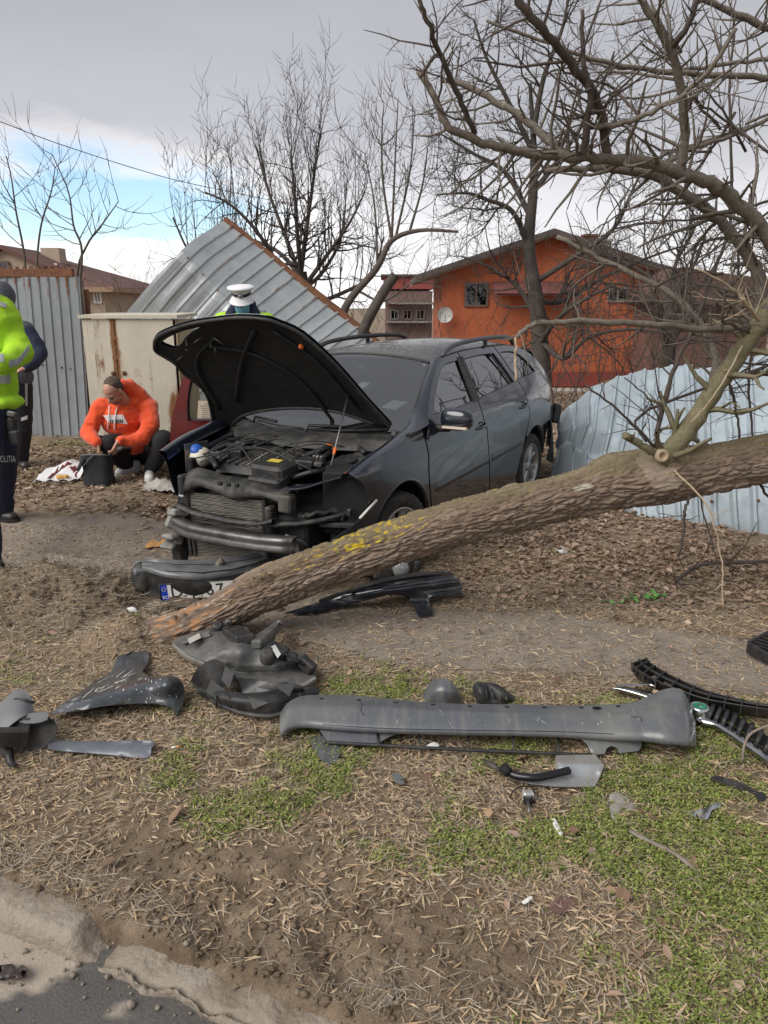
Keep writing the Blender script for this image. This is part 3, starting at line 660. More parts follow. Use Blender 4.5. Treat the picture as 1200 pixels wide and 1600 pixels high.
    # windscreen pillar
    rows = []
    for k in range(13):
        t = k / 12; x = .10 + .98 * t; zo = float(np.interp(x, [.1, .33, .42, .5, .72, .95, 1.12], [.985, 1.0, 1.004, 1.088, 1.258, 1.384, 1.428])); yo = Yf(x, zo) + (.0)
        xi = .33 + .68 * t; zi = .985 + (1.40 - .985) * t + .012 * math.sin(math.pi * t); yi = .735 - .155 * t
        rows.append([(x, sg * yo, zo), (x * .7 + xi * .3, sg * (yo * .7 + yi * .3 + .012), zo * .7 + zi * .3 + .012), (x * .3 + xi * .7, sg * (yo * .3 + yi * .7 + .01), zo * .3 + zi * .7 + .012), (xi, sg * yi, zi)])
    cb(MB().grid(rows, thick=.02), 'windscreen_pillar', PAINT)
    # door mirror
    mi = MB(); V = []
    for i in range(13):
        a = -math.pi / 2 + math.pi * i / 12; row = []
        for j in range(20):
            b = 2 * math.pi * j / 20; cx, cy, cz = math.cos(a) * math.cos(b), math.sin(a), math.cos(a) * math.sin(b)
            pw = lambda q, e: math.copysign(abs(q) ** e, q)
            x = pw(cx, .75) * (.075 if cx < 0 else .035); yy = pw(cy, .7) * .125; zz = pw(cz, .75) * (.082 - .018 * cy * 0) * (1 - .12 * cy)
            row.append((.60 + x, sg * (.985 + yy), 1.045 + zz))
        V.append(row)
    mr = cb(mi.grid(V, closed=True), 'door_mirror', PAINT)
    cb(MB().tube([(.56, sg * .80, .985), (.575, sg * .86, .975), (.59, sg * .93, .98)], [.03, .028, .03], 8), 'mirror_arm', PLAS, mr)
    cb(MB().grid([[(.545 - .004 * k % 2, sg * (.90 + .2 * k / 8), .985 + .006 * k / 8 + dz) for dz in (0, .016)] for k in range(9)], thick=.02), 'indicator', mat('indicator_lens', (.6, .52, .42), .25), mr)
    # roof rail
    rp = cr([(1.13, sg * .60, 1.435), (1.2, sg * .60, 1.475), (1.4, sg * .60, 1.512), (1.9, sg * .597, 1.53), (2.45, sg * .585, 1.52), (2.65, sg * .575, 1.495), (2.74, sg * .57, 1.44)], 6)
    rr = cb(MB().tube(rp, [.02 + .006 * (1 if 2 < i < len(rp) - 3 else 0) for i in range(len(rp))], 8, flat=.75), 'roof_rail', PLAS if sg < 0 else mat('rail_grey', (.06, .063, .07), .45))
    cb(MB().box((2.0, sg * .595, 1.49), (.05, .025, .07), bev=.006), 'rail_foot', PLAS, rr)
    # tail lamp
    TLM = mat('tail_lamp_red', (.35, .015, .01), .2, coat=.6)
    rows = [[(3.46 + .02 * math.sin(k), sg * (Yf(3.46, z) + .004), z), (3.6, sg * (Yf(3.6, z) - .0), z), (3.66, sg * (.64), z)] for k, z in enumerate((.72, .8, .9, .99))]
    cb(MB().grid(rows, thick=.03), 'tail_lamp', TLM)
    # wheel arch liner
    for cx in (0, 2.578):
        rows = [[(x, sg * .84, z), (x, sg * .56, z)] for x, z in arch(cx, .335, .368, -20, 200, 24)]
        m_ = MB().grid(rows); m_.add([(x, sg * .56, z) for x, z in arch(cx, .335, .368, -20, 200, 24)], [tuple(range(25))]); cb(m_, 'wheel_arch_liner', BLACK)
cb(MB().grid([[(.285 + a * .014, Yf(.285, .84 + b) + .002, .80 + b) for b in (0, .045)] for a in (-1, 1)], thick=.004), 'side_marker', CHROME)

# roof
def roofz(x, y): return ZE(x) + .055 * (1 - (y / .62) ** 2)
RO = [(.985 - .06 * (1 - (y / .6) ** 2), y) for y in np.linspace(-.58, .58, 13)] + [(x, min(Yf(x, ZE(x)), .63)) for x in np.linspace(1.05, 3.25, 24)] + [(3.25 + .05 * (1 - (y / .56) ** 2), y) for y in np.linspace(.5, -.5, 9)] + [(x, -min(Yf(x, ZE(x)), .63)) for x in np.linspace(3.25, 1.05, 24)]
ROOFM = mat('dusty_roof_paint', (.03, .034, .043), .38, .3, coat=.5, noise=[(1.7, (.17, .155, .125), .7, 8, .36, .3), (40, (.2, .18, .14), .3, 6)])
roof = cb(sheet(MB(), RO, lambda x, y: (x, y, roofz(x, y) - .25 * max(0, x - 3.2)), .01, step=.08), 'roof', ROOFM)
fin = MB().prism([(-.06, 0), (.05, 0), (.04, .02), (.035, .06), (.02, .062)], .012, (3.0, -.006, 1.40), (1, 0, 0), (0, 0, 1)); cb(fin, 'antenna', PLAS, roof)
# windscreen
WS = []
for i in range(13):
    t = i / 12; row = []
    for j in range(25):
        y = -1 + 2 * j / 24; xb = .12 + .20 * y * y; zb = .955 + .03 * y * y; xt = .925 + .075 * y * y; zt = 1.452 - .055 * y * y; yb, yt = .735, .575
        row.append((xb + (xt - xb) * t, y * (yb + (yt - yb) * t), zb + (zt - zb) * t + .022 * math.sin(math.pi * t)))
    WS.append(row)
ws = cb(MB().grid(WS, thick=.005), 'windscreen', GLASS)
edge = [Vector(p) for p in WS[-1]] ; cb(MB().tube(edge, .011, 6), 'windscreen_seal', PLAS, ws)
for j in (0, 24): cb(MB().tube([WS[i][j] for i in range(13)], .012, 6), 'windscreen_seal', PLAS, ws)
# wipers
def on_ws(t, y):
    i = max(0, min(11, int(t * 12))); j = max(0, min(23, int((y + 1) * 12))); return Vector(WS[i][j]) + Vector((-.02, 0, .02))
for y0, y1, tt in ((-.62, .02, .05), (.1, .88, .05)):
    a = on_ws(0, y0); b = on_ws(.03, (y0 + y1) / 2); c = on_ws(tt, y1)
    w = cb(MB().tube([a + Vector((-.05, 0, -.01)), a + Vector((-.02, 0, .03)), b + Vector((-.01, 0, .03))], .012, 6), 'wiper', PLAS)
    cb(MB().tube([on_ws(.06, y0 + .02), on_ws(.05, (y0 + y1) / 2), on_ws(.04, y1)], .008, 5), 'wiper_blade', PLAS, w)
w = cb(MB().tube([carpl(503, 683, (.16, 0, 0), (1, 0, 0)), carpl(487, 678, (.2, 0, 0), (1, 0, 0)), carpl(489, 660, (.27, 0, 0), (1, 0, 0)), carpl(491, 645, (.32, 0, 0), (1, 0, 0))], .008, 5), 'wiper', PLAS)
w = cb(MB().tube([carpl(480, 681, (.16, 0, 0), (1, 0, 0)), carpl(455, 672, (.17, 0, 0), (1, 0, 0)), carpl(428, 665, (.2, 0, 0), (1, 0, 0))], .011, 5), 'wiper', PLAS)
w = cb(MB().tube([carpl(394, 672, (.2, 0, 0), (1, 0, 0)), carpl(392, 655, (.25, 0, 0), (1, 0, 0))], .009, 5), 'wiper', PLAS)
# scuttle tray below the windscreen
rows = [[(xb - dx, y * .76, zz) for dx, zz in ((-.02, .965), (.06, .945), (.14, .93), (.17, .87))] for y, xb in [(-1 + k / 8, .12 + .20 * (-1 + k / 8) ** 2) for k in range(17)]]
cb(MB().grid(rows, thick=.01), 'scuttle', PLAS_D)
# tailgate
TG = [[(3.27 + .37 * t - .02 * (1 - y * y), y * (.56 + .1 * t), 1.395 - .42 * t - .03 * y * y) for y in np.linspace(-1, 1, 13)] for t in np.linspace(0, 1, 7)]
tg = cb(MB().grid([[(3.645 + .03 * math.sin(t * 3), y * .66, .97 - .42 * t) for y in np.linspace(-1, 1, 13)] for t in np.linspace(0, 1, 7)], thick=.02), 'tailgate', PAINT)
cb(MB().grid(TG, thick=.005), 'rear_window', glass_mat('rear_glass', (.55, .6, .58), 1.0, 1.8), tg)
HL = [p for p in RO if p[0] < 3.2]; cb(sheet(MB(), [(p[0] + .02, p[1] * .93) for p in RO], lambda x, y: (x, y, roofz(x, y) - .25 * max(0, x - 3.2) - .03), .004, step=.12), 'headliner', mat('headliner_grey', (.42, .42, .40), .95), roof)
# inside
inn = MB().box((1.75, 0, .36), (3.6, 1.3, .2), bev=.03).box((.32, 0, .62), (.04, 1.4, .58)); inn.box((3.1, 0, .55), (.9, 1.2, .3)); inn.box((3.52, 0, .58), (.05, 1.25, .5)); cb(inn, 'floor_pan', BLACK)
def seat(y, x, w):
    b = MB()
    b.box((x, y, .62), (.5, w, .16), (0, R(-6), 0), .05); b.box((x + .28, y, .93), (.14, w * .95, .62), (0, R(14), 0), .055); b.box((x + .38, y, 1.28), (.09, min(.26, w * .5), .17), (0, R(10), 0), .04)
    cb(b, 'seat', SEAT)
seat(.36, 1.18, .5); seat(-.36, 1.18, .5); seat(0, 2.1, 1.2)
ds = MB()
ds.grid([[(.30 + .30 * t, y * .70, .965 - .02 * abs(y) + .03 * math.sin(math.pi * t) - .25 * max(0, t - .75) * 2) for y in np.linspace(-1, 1, 15)] for t in np.linspace(0, 1, 9)], thick=.03)
dash = cb(ds, 'dashboard', mat('dash_grey', (.06, .06, .062), .7))
st = MB(); ring = [(.80 + .17 * math.sin(a) * .4, .36 + .18 * math.cos(a), .93 + .17 * math.sin(a)) for a in np.linspace(0, 2 * math.pi, 25)]
st.tube(ring, .014, 6, cap=False).box((.80, .36, .93), (.05, .14, .1), (0, R(-22), 0), .02).tube([(.80, .36, .93), (.6, .36, .88)], .03, 6); cb(st, 'steering_wheel', PLAS)
for (u, v, w, h, r_) in ((618, 632, .16, .1, .3), (566, 603, .09, .06, .1)):
    p = carpl(u, v, (.74, 0, 1.0), (1, 0, 0)); cb(MB().box(p, (.14, w, .004), (0, R(-18), r_)), 'paper', PAPER, dash)
p = carpl(601, 598, (.9, 0, 0), (1, 0, 0)); cb(MB().box((.93, 0, 1.345), (.03, .22, .06), bev=.012), 'rear_view_mirror', PLAS)
for y in (-.2, .05): cb(MB().box((.83, y, 1.355), (.004, .05, .03), (0, R(-33), 0)), 'sticker', PAPER, ws)

# wheels
def rim():
    b = MB(); ro = .205
    b.lathe([(ro + .008, .095), (ro + .010, .105), (ro, .106), (ro - .012, .098), (ro - .018, .06), (ro - .03, -.05), (ro - .01, -.09)], axis='Y', n=40)
    for k in range(5):
        a = k * 2 * math.pi / 5
        for s2 in (-1, 1):
            rows = []
            for t in (0, .2, .45, .7, .88, 1.0):
                r = .04 + (ro - .05) * t; aa = a + s2 * (.10 + .20 * t ** 1.5); hw = (.022 + .012 * t)
                da = hw / r; zz = .088 - .012 * math.sin(math.pi * t * .9) + .004 * t
                rows.append([(r * math.cos(aa - da), zz - .03, r * math.sin(aa - da)), (r * math.cos(aa - da * .75), zz, r * math.sin(aa - da * .75)), (r * math.cos(aa + da * .75), zz, r * math.sin(aa + da * .75)), (r * math.cos(aa + da), zz - .03, r * math.sin(aa + da))])
            b.grid(rows)
    b.lathe([(0, .098), (.028, .098), (.032, .092), (.055, .086), (.062, .05)], axis='Y', n=24)
    for k in range(5):
        a = (k + .5) * 2 * math.pi / 5; b.lathe([(.008, .075), (.008, .09), (0, .092)], (.043 * math.cos(a), 0, .043 * math.sin(a)), 'Y', 8)
    return b
def tyre():
    b = MB(); n = 72; prof = [(.205, .085), (.215, .104), (.235, .112), (.262, .114), (.288, .108), (.304, .096), (.312, .082)] + [(.316, .06), (.3165, .045), (.3085, .043), (.3085, .036), (.3165, .034), (.317, .012), (.309, .01), (.309, -.01), (.317, -.012), (.3165, -.034), (.3085, -.036), (.3085, -.043), (.3165, -.045), (.316, -.06)] + [(.312, -.082), (.3, -.1), (.27, -.112), (.22, -.105), (.205, -.085)]
    P = []
    for r, y in prof:
        row = []
        for k in range(n):
            w = 2 * math.pi * k / n; rr = r - (.006 if (r > .303 and abs(y) > .05 and k % 2) else 0); row.append((rr * math.cos(w), y, rr * math.sin(w)))
        P.append(row)
    return b.grid(P, closed=True)
_rim = rim(); _ty = tyre(); src = None
for (x, y, steer) in ((0, .765, R(10)), (2.578, .755, 0), (0, -.765, R(10)), (2.578, -.755, 0)):
    w = bpy.data.objects.new('wheel', None); COL.objects.link(w); w.parent = car; w.location = (x, -y, .316)
    w.rotation_euler = (0, random.uniform(0, 1), (math.pi if y > 0 else 0) - steer)
    if src is None:
        src = (MB().add(_ty.v, _ty.f).build('tyre', RUB, w), MB().add(_rim.v, _rim.f).build('rim', ALLOY, w), MB().lathe([(0, .0), (.14, .0), (.14, -.02), (0, -.02)], axis='Y', n=32).build('brake_disc', STEEL, w))
    else:
        for q in src: c = q.copy(); COL.objects.link(c); c.parent = w

# ---- engine bay and the torn front
def poly3(name, pts, m, thick=.01, parent=None, n=3):
    """thin bent plate through a quad strip given as two 3-D edge lines"""
    A, B = (cr(q, n) if len(q) > 2 else [Vector(p) for p in q] for q in pts)
    if len(A) != len(B): A = cr(A, 8)[:: max(1, 1)]; B = cr(B, 8)
    k = min(len(A), len(B)); return cb(MB().grid([[A[i], A[i] * .5 + B[i] * .5, B[i]] for i in range(k)], thick=thick), name, m, parent)
bay = MB().box((-.15, 0, .40), (.95, 1.05, .3), bev=.02)
for sg in (-1, 1): bay.box((-.10, sg * .60, .58), (.70, .05, .44), bev=.01)
cb(bay, 'engine_bay', BLACK)
for sg in (-1, 1):
    cb(MB().lathe([(0, .86), (.05, .86), (.06, .845), (.1, .84), (.115, .80), (.12, .6)], (.05, sg * .52, 0), n=24), 'strut_tower', PLAS_D)
    cb(MB().box((-.08, sg * .69, .83), (.5, .05, .05), (0, R(-13), sg * R(-3)), .012), 'inner_wing', PAINT_D)
# engine cover with ribs
ec = MB(); rows = []
for i in range(15):
    t = i / 14; row = []
    for j in range(15):
        s_ = -1 + 2 * j / 14; x = -.42 + .52 * t; z = .78 + .075 * t + .02 * math.sin(math.pi * t) - .03 * s_ ** 4; row.append((x, -.12 + s_ * .30, z - (.05 if (i in (0, 14) or j in (0, 14)) else 0)))
    rows.append(row)
cov = cb(ec.grid(rows, thick=.01), 'engine_cover', PLAS_D)
for k in range(6):
    y = -.36 + k * .07; cb(MB().tube([(-.40, y, .795), (-.30, y + .02, .808), (-.2, y + .03, .824)], [.012, .016, .008], 6), 'rib', PLAS_D, cov)
cb(MB().lathe([(0, .03), (.05, .028), (.055, 0)], (.0, .05, .85), n=20), 'oil_cap', PLAS, cov)
cb(MB().box((-.46, .17, .80), (.2, .27, .11), (0, R(-8), R(4)), .02).box((-.53, .17, .745), (.12, .27, .08), (0, R(-20), R(4)), .015), 'air_box', PLAS)
cb(MB().box((-.1, .44, .80), (.26, .2, .05), (R(6), R(-10), R(14)), .015), 'fuse_box', PLAS)
hoses = MB()
for pts, r in (([(-.2, .2, .84), (-.1, .28, .875), (.02, .3, .885), (.1, .36, .87)], .022), ([(-.3, .27, .82), (-.2, .34, .84), (-.05, .33, .86)], .018), ([(-.4, -.45, .78), (-.2, -.42, .83), (0, -.4, .87), (.12, -.2, .9)], .02), ([(-.45, .3, .76), (-.38, .42, .8), (-.25, .46, .78)], .016), ([(.05, -.55, .87), (-.1, -.46, .86), (-.28, -.42, .8), (-.42, -.38, .76)], .016), ([(-.5, -.3, .78), (-.38, -.44, .82), (-.2, -.5, .85), (.05, -.44, .9), (.12, 0, .915), (.1, .4, .9), (.0, .58, .87)], .02), ([(.0, -.62, .86), (.02, -.3, .9), (.05, .1, .91)], .012)):
    hoses.tube(cr(pts, 5), r, 8)
cb(hoses, 'hoses', PLAS)
for p in ((.0, .30, .9), (-.32, .26, .835)): cb(MB().box(p, (.05, .03, .02), (0, 0, .5), .006), 'clip', ORANGEC if p[0] > -.1 else PAPER)
tank = cb(lump(MB(), carpl(316, 714, (-.32, 0, .8), (1, 0, 0)), (.085, .08, .075), 3, .04, 3, 1.2), 'coolant_tank', WHITEP)
tp = carpl(309, 703, (-.35, 0, .8), (1, 0, 0)); cb(MB().lathe([(0, .03), (.036, .028), (.042, .02), (.042, -.02)], tp, n=22, rot=Euler((R(-35), R(-30), 0)).to_matrix()), 'tank_cap', BLUEC, tank)
cb(MB().box((-.28, -.68, .78), (.2, .012, .2), (0, 0, .2)), 'bracket', STEEL)
for k in range(16):
    y0, y1 = random.uniform(-.6, .6), random.uniform(-.6, .6); x0, x1 = random.uniform(-.55, .1), random.uniform(-.5, .12); cb(MB().tube(cr([(x0, y0, .80 + .12 * (x0 + .55)), ((x0 + x1) / 2, (y0 + y1) / 2 + .06, .90 + .06 * random.random()), (x1, y1, .80 + .12 * (x1 + .55))], 6), random.choice((.004, .005, .007)), 5), 'cable', PLAS if k % 4 else STEEL)
for k in range(12):
    x, y = random.uniform(-.5, .08), random.choice((-1, 1)) * random.uniform(.28, .43); cb(MB().box((x, y, .80 + .12 * (x + .55) + random.uniform(-.01, .03)), (random.uniform(.04, .1), random.uniform(.04, .1), random.uniform(.03, .07)), (random.uniform(-.2, .2), random.uniform(-.2, .1), random.uniform(-.6, .6)), .008), 'connector', PLAS if k % 5 else STEEL)
cb(MB().box((-.455, .17, .862), (.05, .10, .002), (0, R(-8), R(4))), 'warning_label', mat('yellow_label', (.55, .42, .06), .6))
# lock carrier across the top of the radiators
def PX(u, v, x): return carpl(u, v, (x, 0, 0), (1, 0, 0))
top_ = [PX(u, v, -.60) for u, v in ((290, 741), (310, 737), (345, 748), (375, 752), (400, 754), (430, 765), (453, 768))]
low_ = [PX(u, v, -.68) for u, v in ((292, 765), (312, 756), (338, 764), (365, 775), (395, 772), (420, 774), (448, 786))]
A, B = cr(top_, 6), cr(low_, 6)
lc = MB(); rows = []
for k in range(len(A)):
    n1 = vnoise(np.array([k * .5]), np.array([1.0]))[0] * .012; rows.append([A[k] + Vector((.1, 0, -.02)), A[k] + Vector((.05, 0, .012 + n1)), A[k], A[k] * .6 + B[k] * .4 + Vector((-.035, 0, .01 + n1)), B[k] + Vector((-.02, 0, 0)), B[k] + Vector((.0, 0, -.02)), B[k] + Vector((.05, 0, -.02))])
carrier = cb(lc.grid(rows, thick=.012), 'lock_carrier', PLAS_D)
for u, v in ((346, 755), (359, 757), (372, 758)): cb(MB().box(PX(u, v, -.71), (.02, .03, .025), bev=.004), 'bonnet_lock', BLACK, carrier)
for (u0, v0, u1, v1, w) in ((286, 770, 291, 742, .05), (448, 772, 452, 800, .1), (423, 790, 426, 832, .05)):
    a, b = PX(u0, v0, -.66), PX(u1, v1, -.66); cb(MB().box((a + b) / 2, (.08, w, max(.08, (a - b).length)), bev=.012), 'upright', PLAS_D, carrier)
def radiator(corners, n):
    c = [PX(u, v, -.64) for u, v in corners]                          # tl, tr, br, bl
    m_ = MB().add([c[0] + Vector((.03, 0, 0)), c[1] + Vector((.03, 0, 0)), c[2] + Vector((.03, 0, 0)), c[3] + Vector((.03, 0, 0))], [(0, 1, 2, 3)], False)
    r = cb(m_, 'radiator', BLACK); f = MB()
    for k in range(n):
        t = (k + .5) / n; a = c[0].lerp(c[3], t); b = c[1].lerp(c[2], t); h = (c[0] - c[3]).length / n * .62
        sag = [a.lerp(b, q) + Vector((random.uniform(-.004, .004), 0, random.uniform(-.0015, .0015))) for q in np.linspace(0, 1, 9)]
        f.grid([[p + Vector((0, 0, -h / 2)), p + Vector((-.008, 0, 0)), p + Vector((0, 0, h / 2))] for p in sag])
    cb(f, 'radiator_fins', FIN, r, 'stuff', fix=False)
    for a, b in ((c[0], c[3]), (c[1], c[2])): cb(MB().box((a + b) / 2, (.05, .03, (a - b).length + .02), bev=.008), 'radiator_side', PLAS, r)
radiator(((297, 768), (416, 782), (416, 815), (296, 800)), 17)
radiator(((290, 836), (420, 850), (420, 874), (290, 868)), 14)
radiator(((296, 800), (416, 815), (416, 838), (296, 822)), 9)
def rail(name, px, x, prof, m, nz=0.006):
    c = cr([PX(u, v, x + dx) for u, v, dx in px], 8); rows = []
    for k, p in enumerate(c):
        j = Vector((random.uniform(-nz, nz) * .5, 0, random.uniform(-nz, nz) * .5)); rows.append([p + j + Vector((dx, 0, dz)) for dx, dz in prof])
    return cb(MB().grid(rows, closed=True), name, m)
rail('crash_beam', ((276, 817, .05), (300, 828, .0), (350, 838, -.03), (400, 846, -.03), (440, 850, -.02), (463, 851, .03)), -.78, [(.03, .05), (-.03, .045), (-.045, .025), (-.03, .008), (-.03, -.012), (-.045, -.03), (-.03, -.05), (.03, -.055)], STEEL, .002)
rail('grille_bar', ((278, 789, .05), (310, 802, 0), (350, 811, -.02), (400, 818, -.02), (430, 813, 0)), -.74, [(.03, .012), (-.02, .016), (-.035, 0), (-.02, -.012), (.02, -.012)], PLAS_D, .008)
rail('headlight_support', ((422, 820, 0), (450, 819, .04), (490, 815, .12), (530, 806, .24), (549, 799, .32)), -.72, [(.05, .012), (-.02, .016), (-.03, 0), (-.02, -.012), (.04, -.012)], PLAS_D, .006)
rail('headlight_support', ((470, 808, .1), (500, 803, .18), (530, 798, .28), (548, 792, .34)), -.70, [(.03, .02), (-.02, .022), (-.03, 0), (.02, -.012)], PLAS_D, .016)
rail('slam_panel', ((446, 765, .0), (475, 763, .06), (505, 754, .14), (540, 745, .24), (568, 742, .30)), -.70, [(.10, .015), (.0, .008), (-.006, 0), (.0, -.006), (.10, -.005)], PAINT, .0)
cb(MB().box((-.30, .655, .63), (.26, .32, .40), (0, 0, R(-22)), .01), 'headlight_shade_fill', BLACK); cb(MB().box((-.43, .66, .505), (.16, .26, .03), (0, 0, R(-22)), .005), 'headlight_tray', PLAS_D)  # solid black box paints the shade inside the empty headlight opening
for k in range(4): cb(MB().box((-.43 - .01 * k, .56 + .06 * k, .55 + .04 * (k % 2)), (.04, .03, .05), (.2, .1, k), .006), 'connector', PLAS)
rail('hose', ((448, 836, .02), (465, 842, .02), (480, 850, .06)), -.74, [(.008, .008), (-.008, .008), (-.008, -.008), (.008, -.008)], STEEL, 0)
# remnant of the bumper corner on the left fender
c4 = [Vector((-.33, .862, .655)), Vector((-.36, .862, .42)), Vector((-.80, .60, .26)), Vector((-.66, .735, .47))]
rows = [[c4[0].lerp(c4[3], t).lerp(c4[1].lerp(c4[2], t), s_) + Vector((-.02, .035, 0)) * math.sin(math.pi * t) for s_ in np.linspace(0, 1, 7)] for t in np.linspace(0, 1, 10)]
bc = cb(MB().grid(rows, thick=.008), 'bumper_corner', PAINT_D)
cb(MB().tube([c4[0] + Vector((-.02, .012, .004)), c4[0].lerp(c4[3], .45) + Vector((-.03, .04, .004))], .009, 5), 'torn_edge', mat('torn_edge_white', (.62, .6, .56), .7), bc)
# crushed grey brackets at the right front corner
GP = mat('grey_broken_plastic', (.27, .265, .25), .7, noise=[(12, (.09, .08, .07), .8, 7)])
for u, v, x, sz, ro in ((279, 800, -.70, (.12, .1, .05), .2), (272, 817, -.72, (.1, .07, .09), .5), (268, 838, -.74, (.09, .12, .035), .1), (266, 850, -.74, (.12, .1, .03), -.2), (280, 842, -.7, (.06, .05, .07), .4)):
    cb(MB().box(PX(u, v, x), sz, (ro * .6, ro, ro * 1.4), .012), 'bumper_bracket', GP)
for u, v, x, sz in ((281, 862, -.68, (.07, .09, .16)), (297, 848, -.66, (.02, .02, .2)), (303, 848, -.66, (.02, .015, .2))): cb(MB().box(PX(u, v, x), sz, (.1, .0, .15), .006), 'strut', STEEL if sz[1] < .03 else PLAS)
# rear bumper torn loose against the fence
rows = [[(3.02 + .55 * t, .86 - .05 * t - .1 * t * t + .04 * math.sin(5 * t + s_ * 2), .30 + .34 * s_ + .14 * t * s_ - .06 * (1 - s_) * math.sin(6 * t)) for s_ in np.linspace(0, 1, 6)] for t in np.linspace(0, 1, 10)]
rbp = cb(MB().grid(rows, thick=.012), 'rear_bumper', PLAS)
cb(MB().box((3.45, .80, .70), (.1, .09, .2), (0, .2, .3), .02), 'bumper_end', PLAS, rbp)
# bonnet, propped open; its front right corner torn open
HA, HR, HX, HZ = R(47), -.13, .22, .99
hn = Vector((math.sin(HA), HR, math.cos(HA))).normalized(); hp = Vector((HX, 0, HZ)); ha = Vector((-math.cos(HA), 0, math.sin(HA)))
ha = (ha - hn * ha.dot(hn)).normalized(); hb = hn.cross(ha); hb = hb if hb.y > 0 else -hb
def hpx(u, v): q = carpl(u, v, hp, hn) - hp; return (q.dot(ha), q.dot(hb))
HO = [(624, 679), (604, 655), (580, 630), (527, 571), (475, 525), (440, 506), (419, 497), (380, 493), (345, 496), (300, 503), (261, 516), (246, 526), (243, 538), (245, 548), (258, 557), (275, 569), (289, 585), (317, 609), (328, 630), (335, 662), (345, 680), (359, 674), (373, 657), (405, 648), (457, 644), (510, 646), (555, 655), (601, 671), (610, 690)]
HH = [(254, 536), (270, 526), (293, 517), (326, 511), (313, 518), (300, 525), (290, 534), (283, 544), (274, 547), (260, 541)]
outl = soft([hpx(*p) for p in HO], 3); hole = soft([hpx(*p) for p in HH], 3)
def hood(off): 
    def f(a, b):
        cdome = .05 * (1 - min(1, ((b + .12) / .85) ** 2)) - .10 * max(0, a - .8) ** 2 * 6
        return hp + ha * a + hb * b + hn * (cdome + off)
    return f
hd = cb(sheet(MB(), outl, hood(.012), .003, [hole], .06), 'bonnet', PAINT)
LIN = mat('bonnet_lining', (.006, .006, .0065), .85, noise=[(5, (.012, .012, .012), .8, 6)], bump=(16, .4, .02))
cen = Vector((sum(p[0] for p in outl) / len(outl), sum(p[1] for p in outl) / len(outl)))
inset = [tuple(Vector(p).lerp(cen, .018)) for p in outl]
cb(sheet(MB(), inset, hood(-.012), .004, [hole], .06), 'bonnet_lining', LIN, hd)
rim_ = [hood(-.014)(*p) for p in inset]; cb(MB().tube(rim_ + [rim_[0], rim_[1]], .013, 6, cap=False), 'bonnet_flange', PLAS, hd)
for q in ([(520, 660), (470, 600), (400, 560), (330, 545)], [(400, 520), (380, 570), (370, 630)], [(340, 530), (310, 570), (345, 640)], [(430, 520), (500, 570), (560, 640)]):
    cb(MB().tube(cr([hood(-.022)(*hpx(*p)) for p in q], 6), [.02] * (len(q) * 6 - 5), 6, flat=.5), 'brace', LIN, hd)
for k in range(7):
    p = hpx(296 + random.uniform(-20, 45), 530 + random.uniform(-10, 25)); q = hood(-.035)(*p); cb(MB().tube([q, q + Vector((random.uniform(-.05, .05), random.uniform(-.05, .05), random.uniform(-.06, .02)))], .006, 5), 'torn_tab', PLAS_D, hd)
cb(MB().box(hood(-.03)(*hpx(473, 543)), (.03, .02, .03), (.3, .4, .3), .005), 'clip', ORANGEC, hd)
cb(MB().box(carpl(620, 682, (.22, 0, 0), (1, 0, 0)) + Vector((.02, 0, 0)), (.12, .05, .05), (0, .5, 0), .01), 'hinge', PLAS, hd)
pr = [carpl(519, 727, (-.15, 0, .84), (0, 0, 1)), hood(-.02)(*hpx(546, 617))]
rod = cb(MB().tube(pr, .0065, 6), 'prop_rod', STEEL); cb(MB().tube([pr[0].lerp(pr[1], .15), pr[0].lerp(pr[1], .24)], .011, 6), 'clip', ORANGEC, rod)
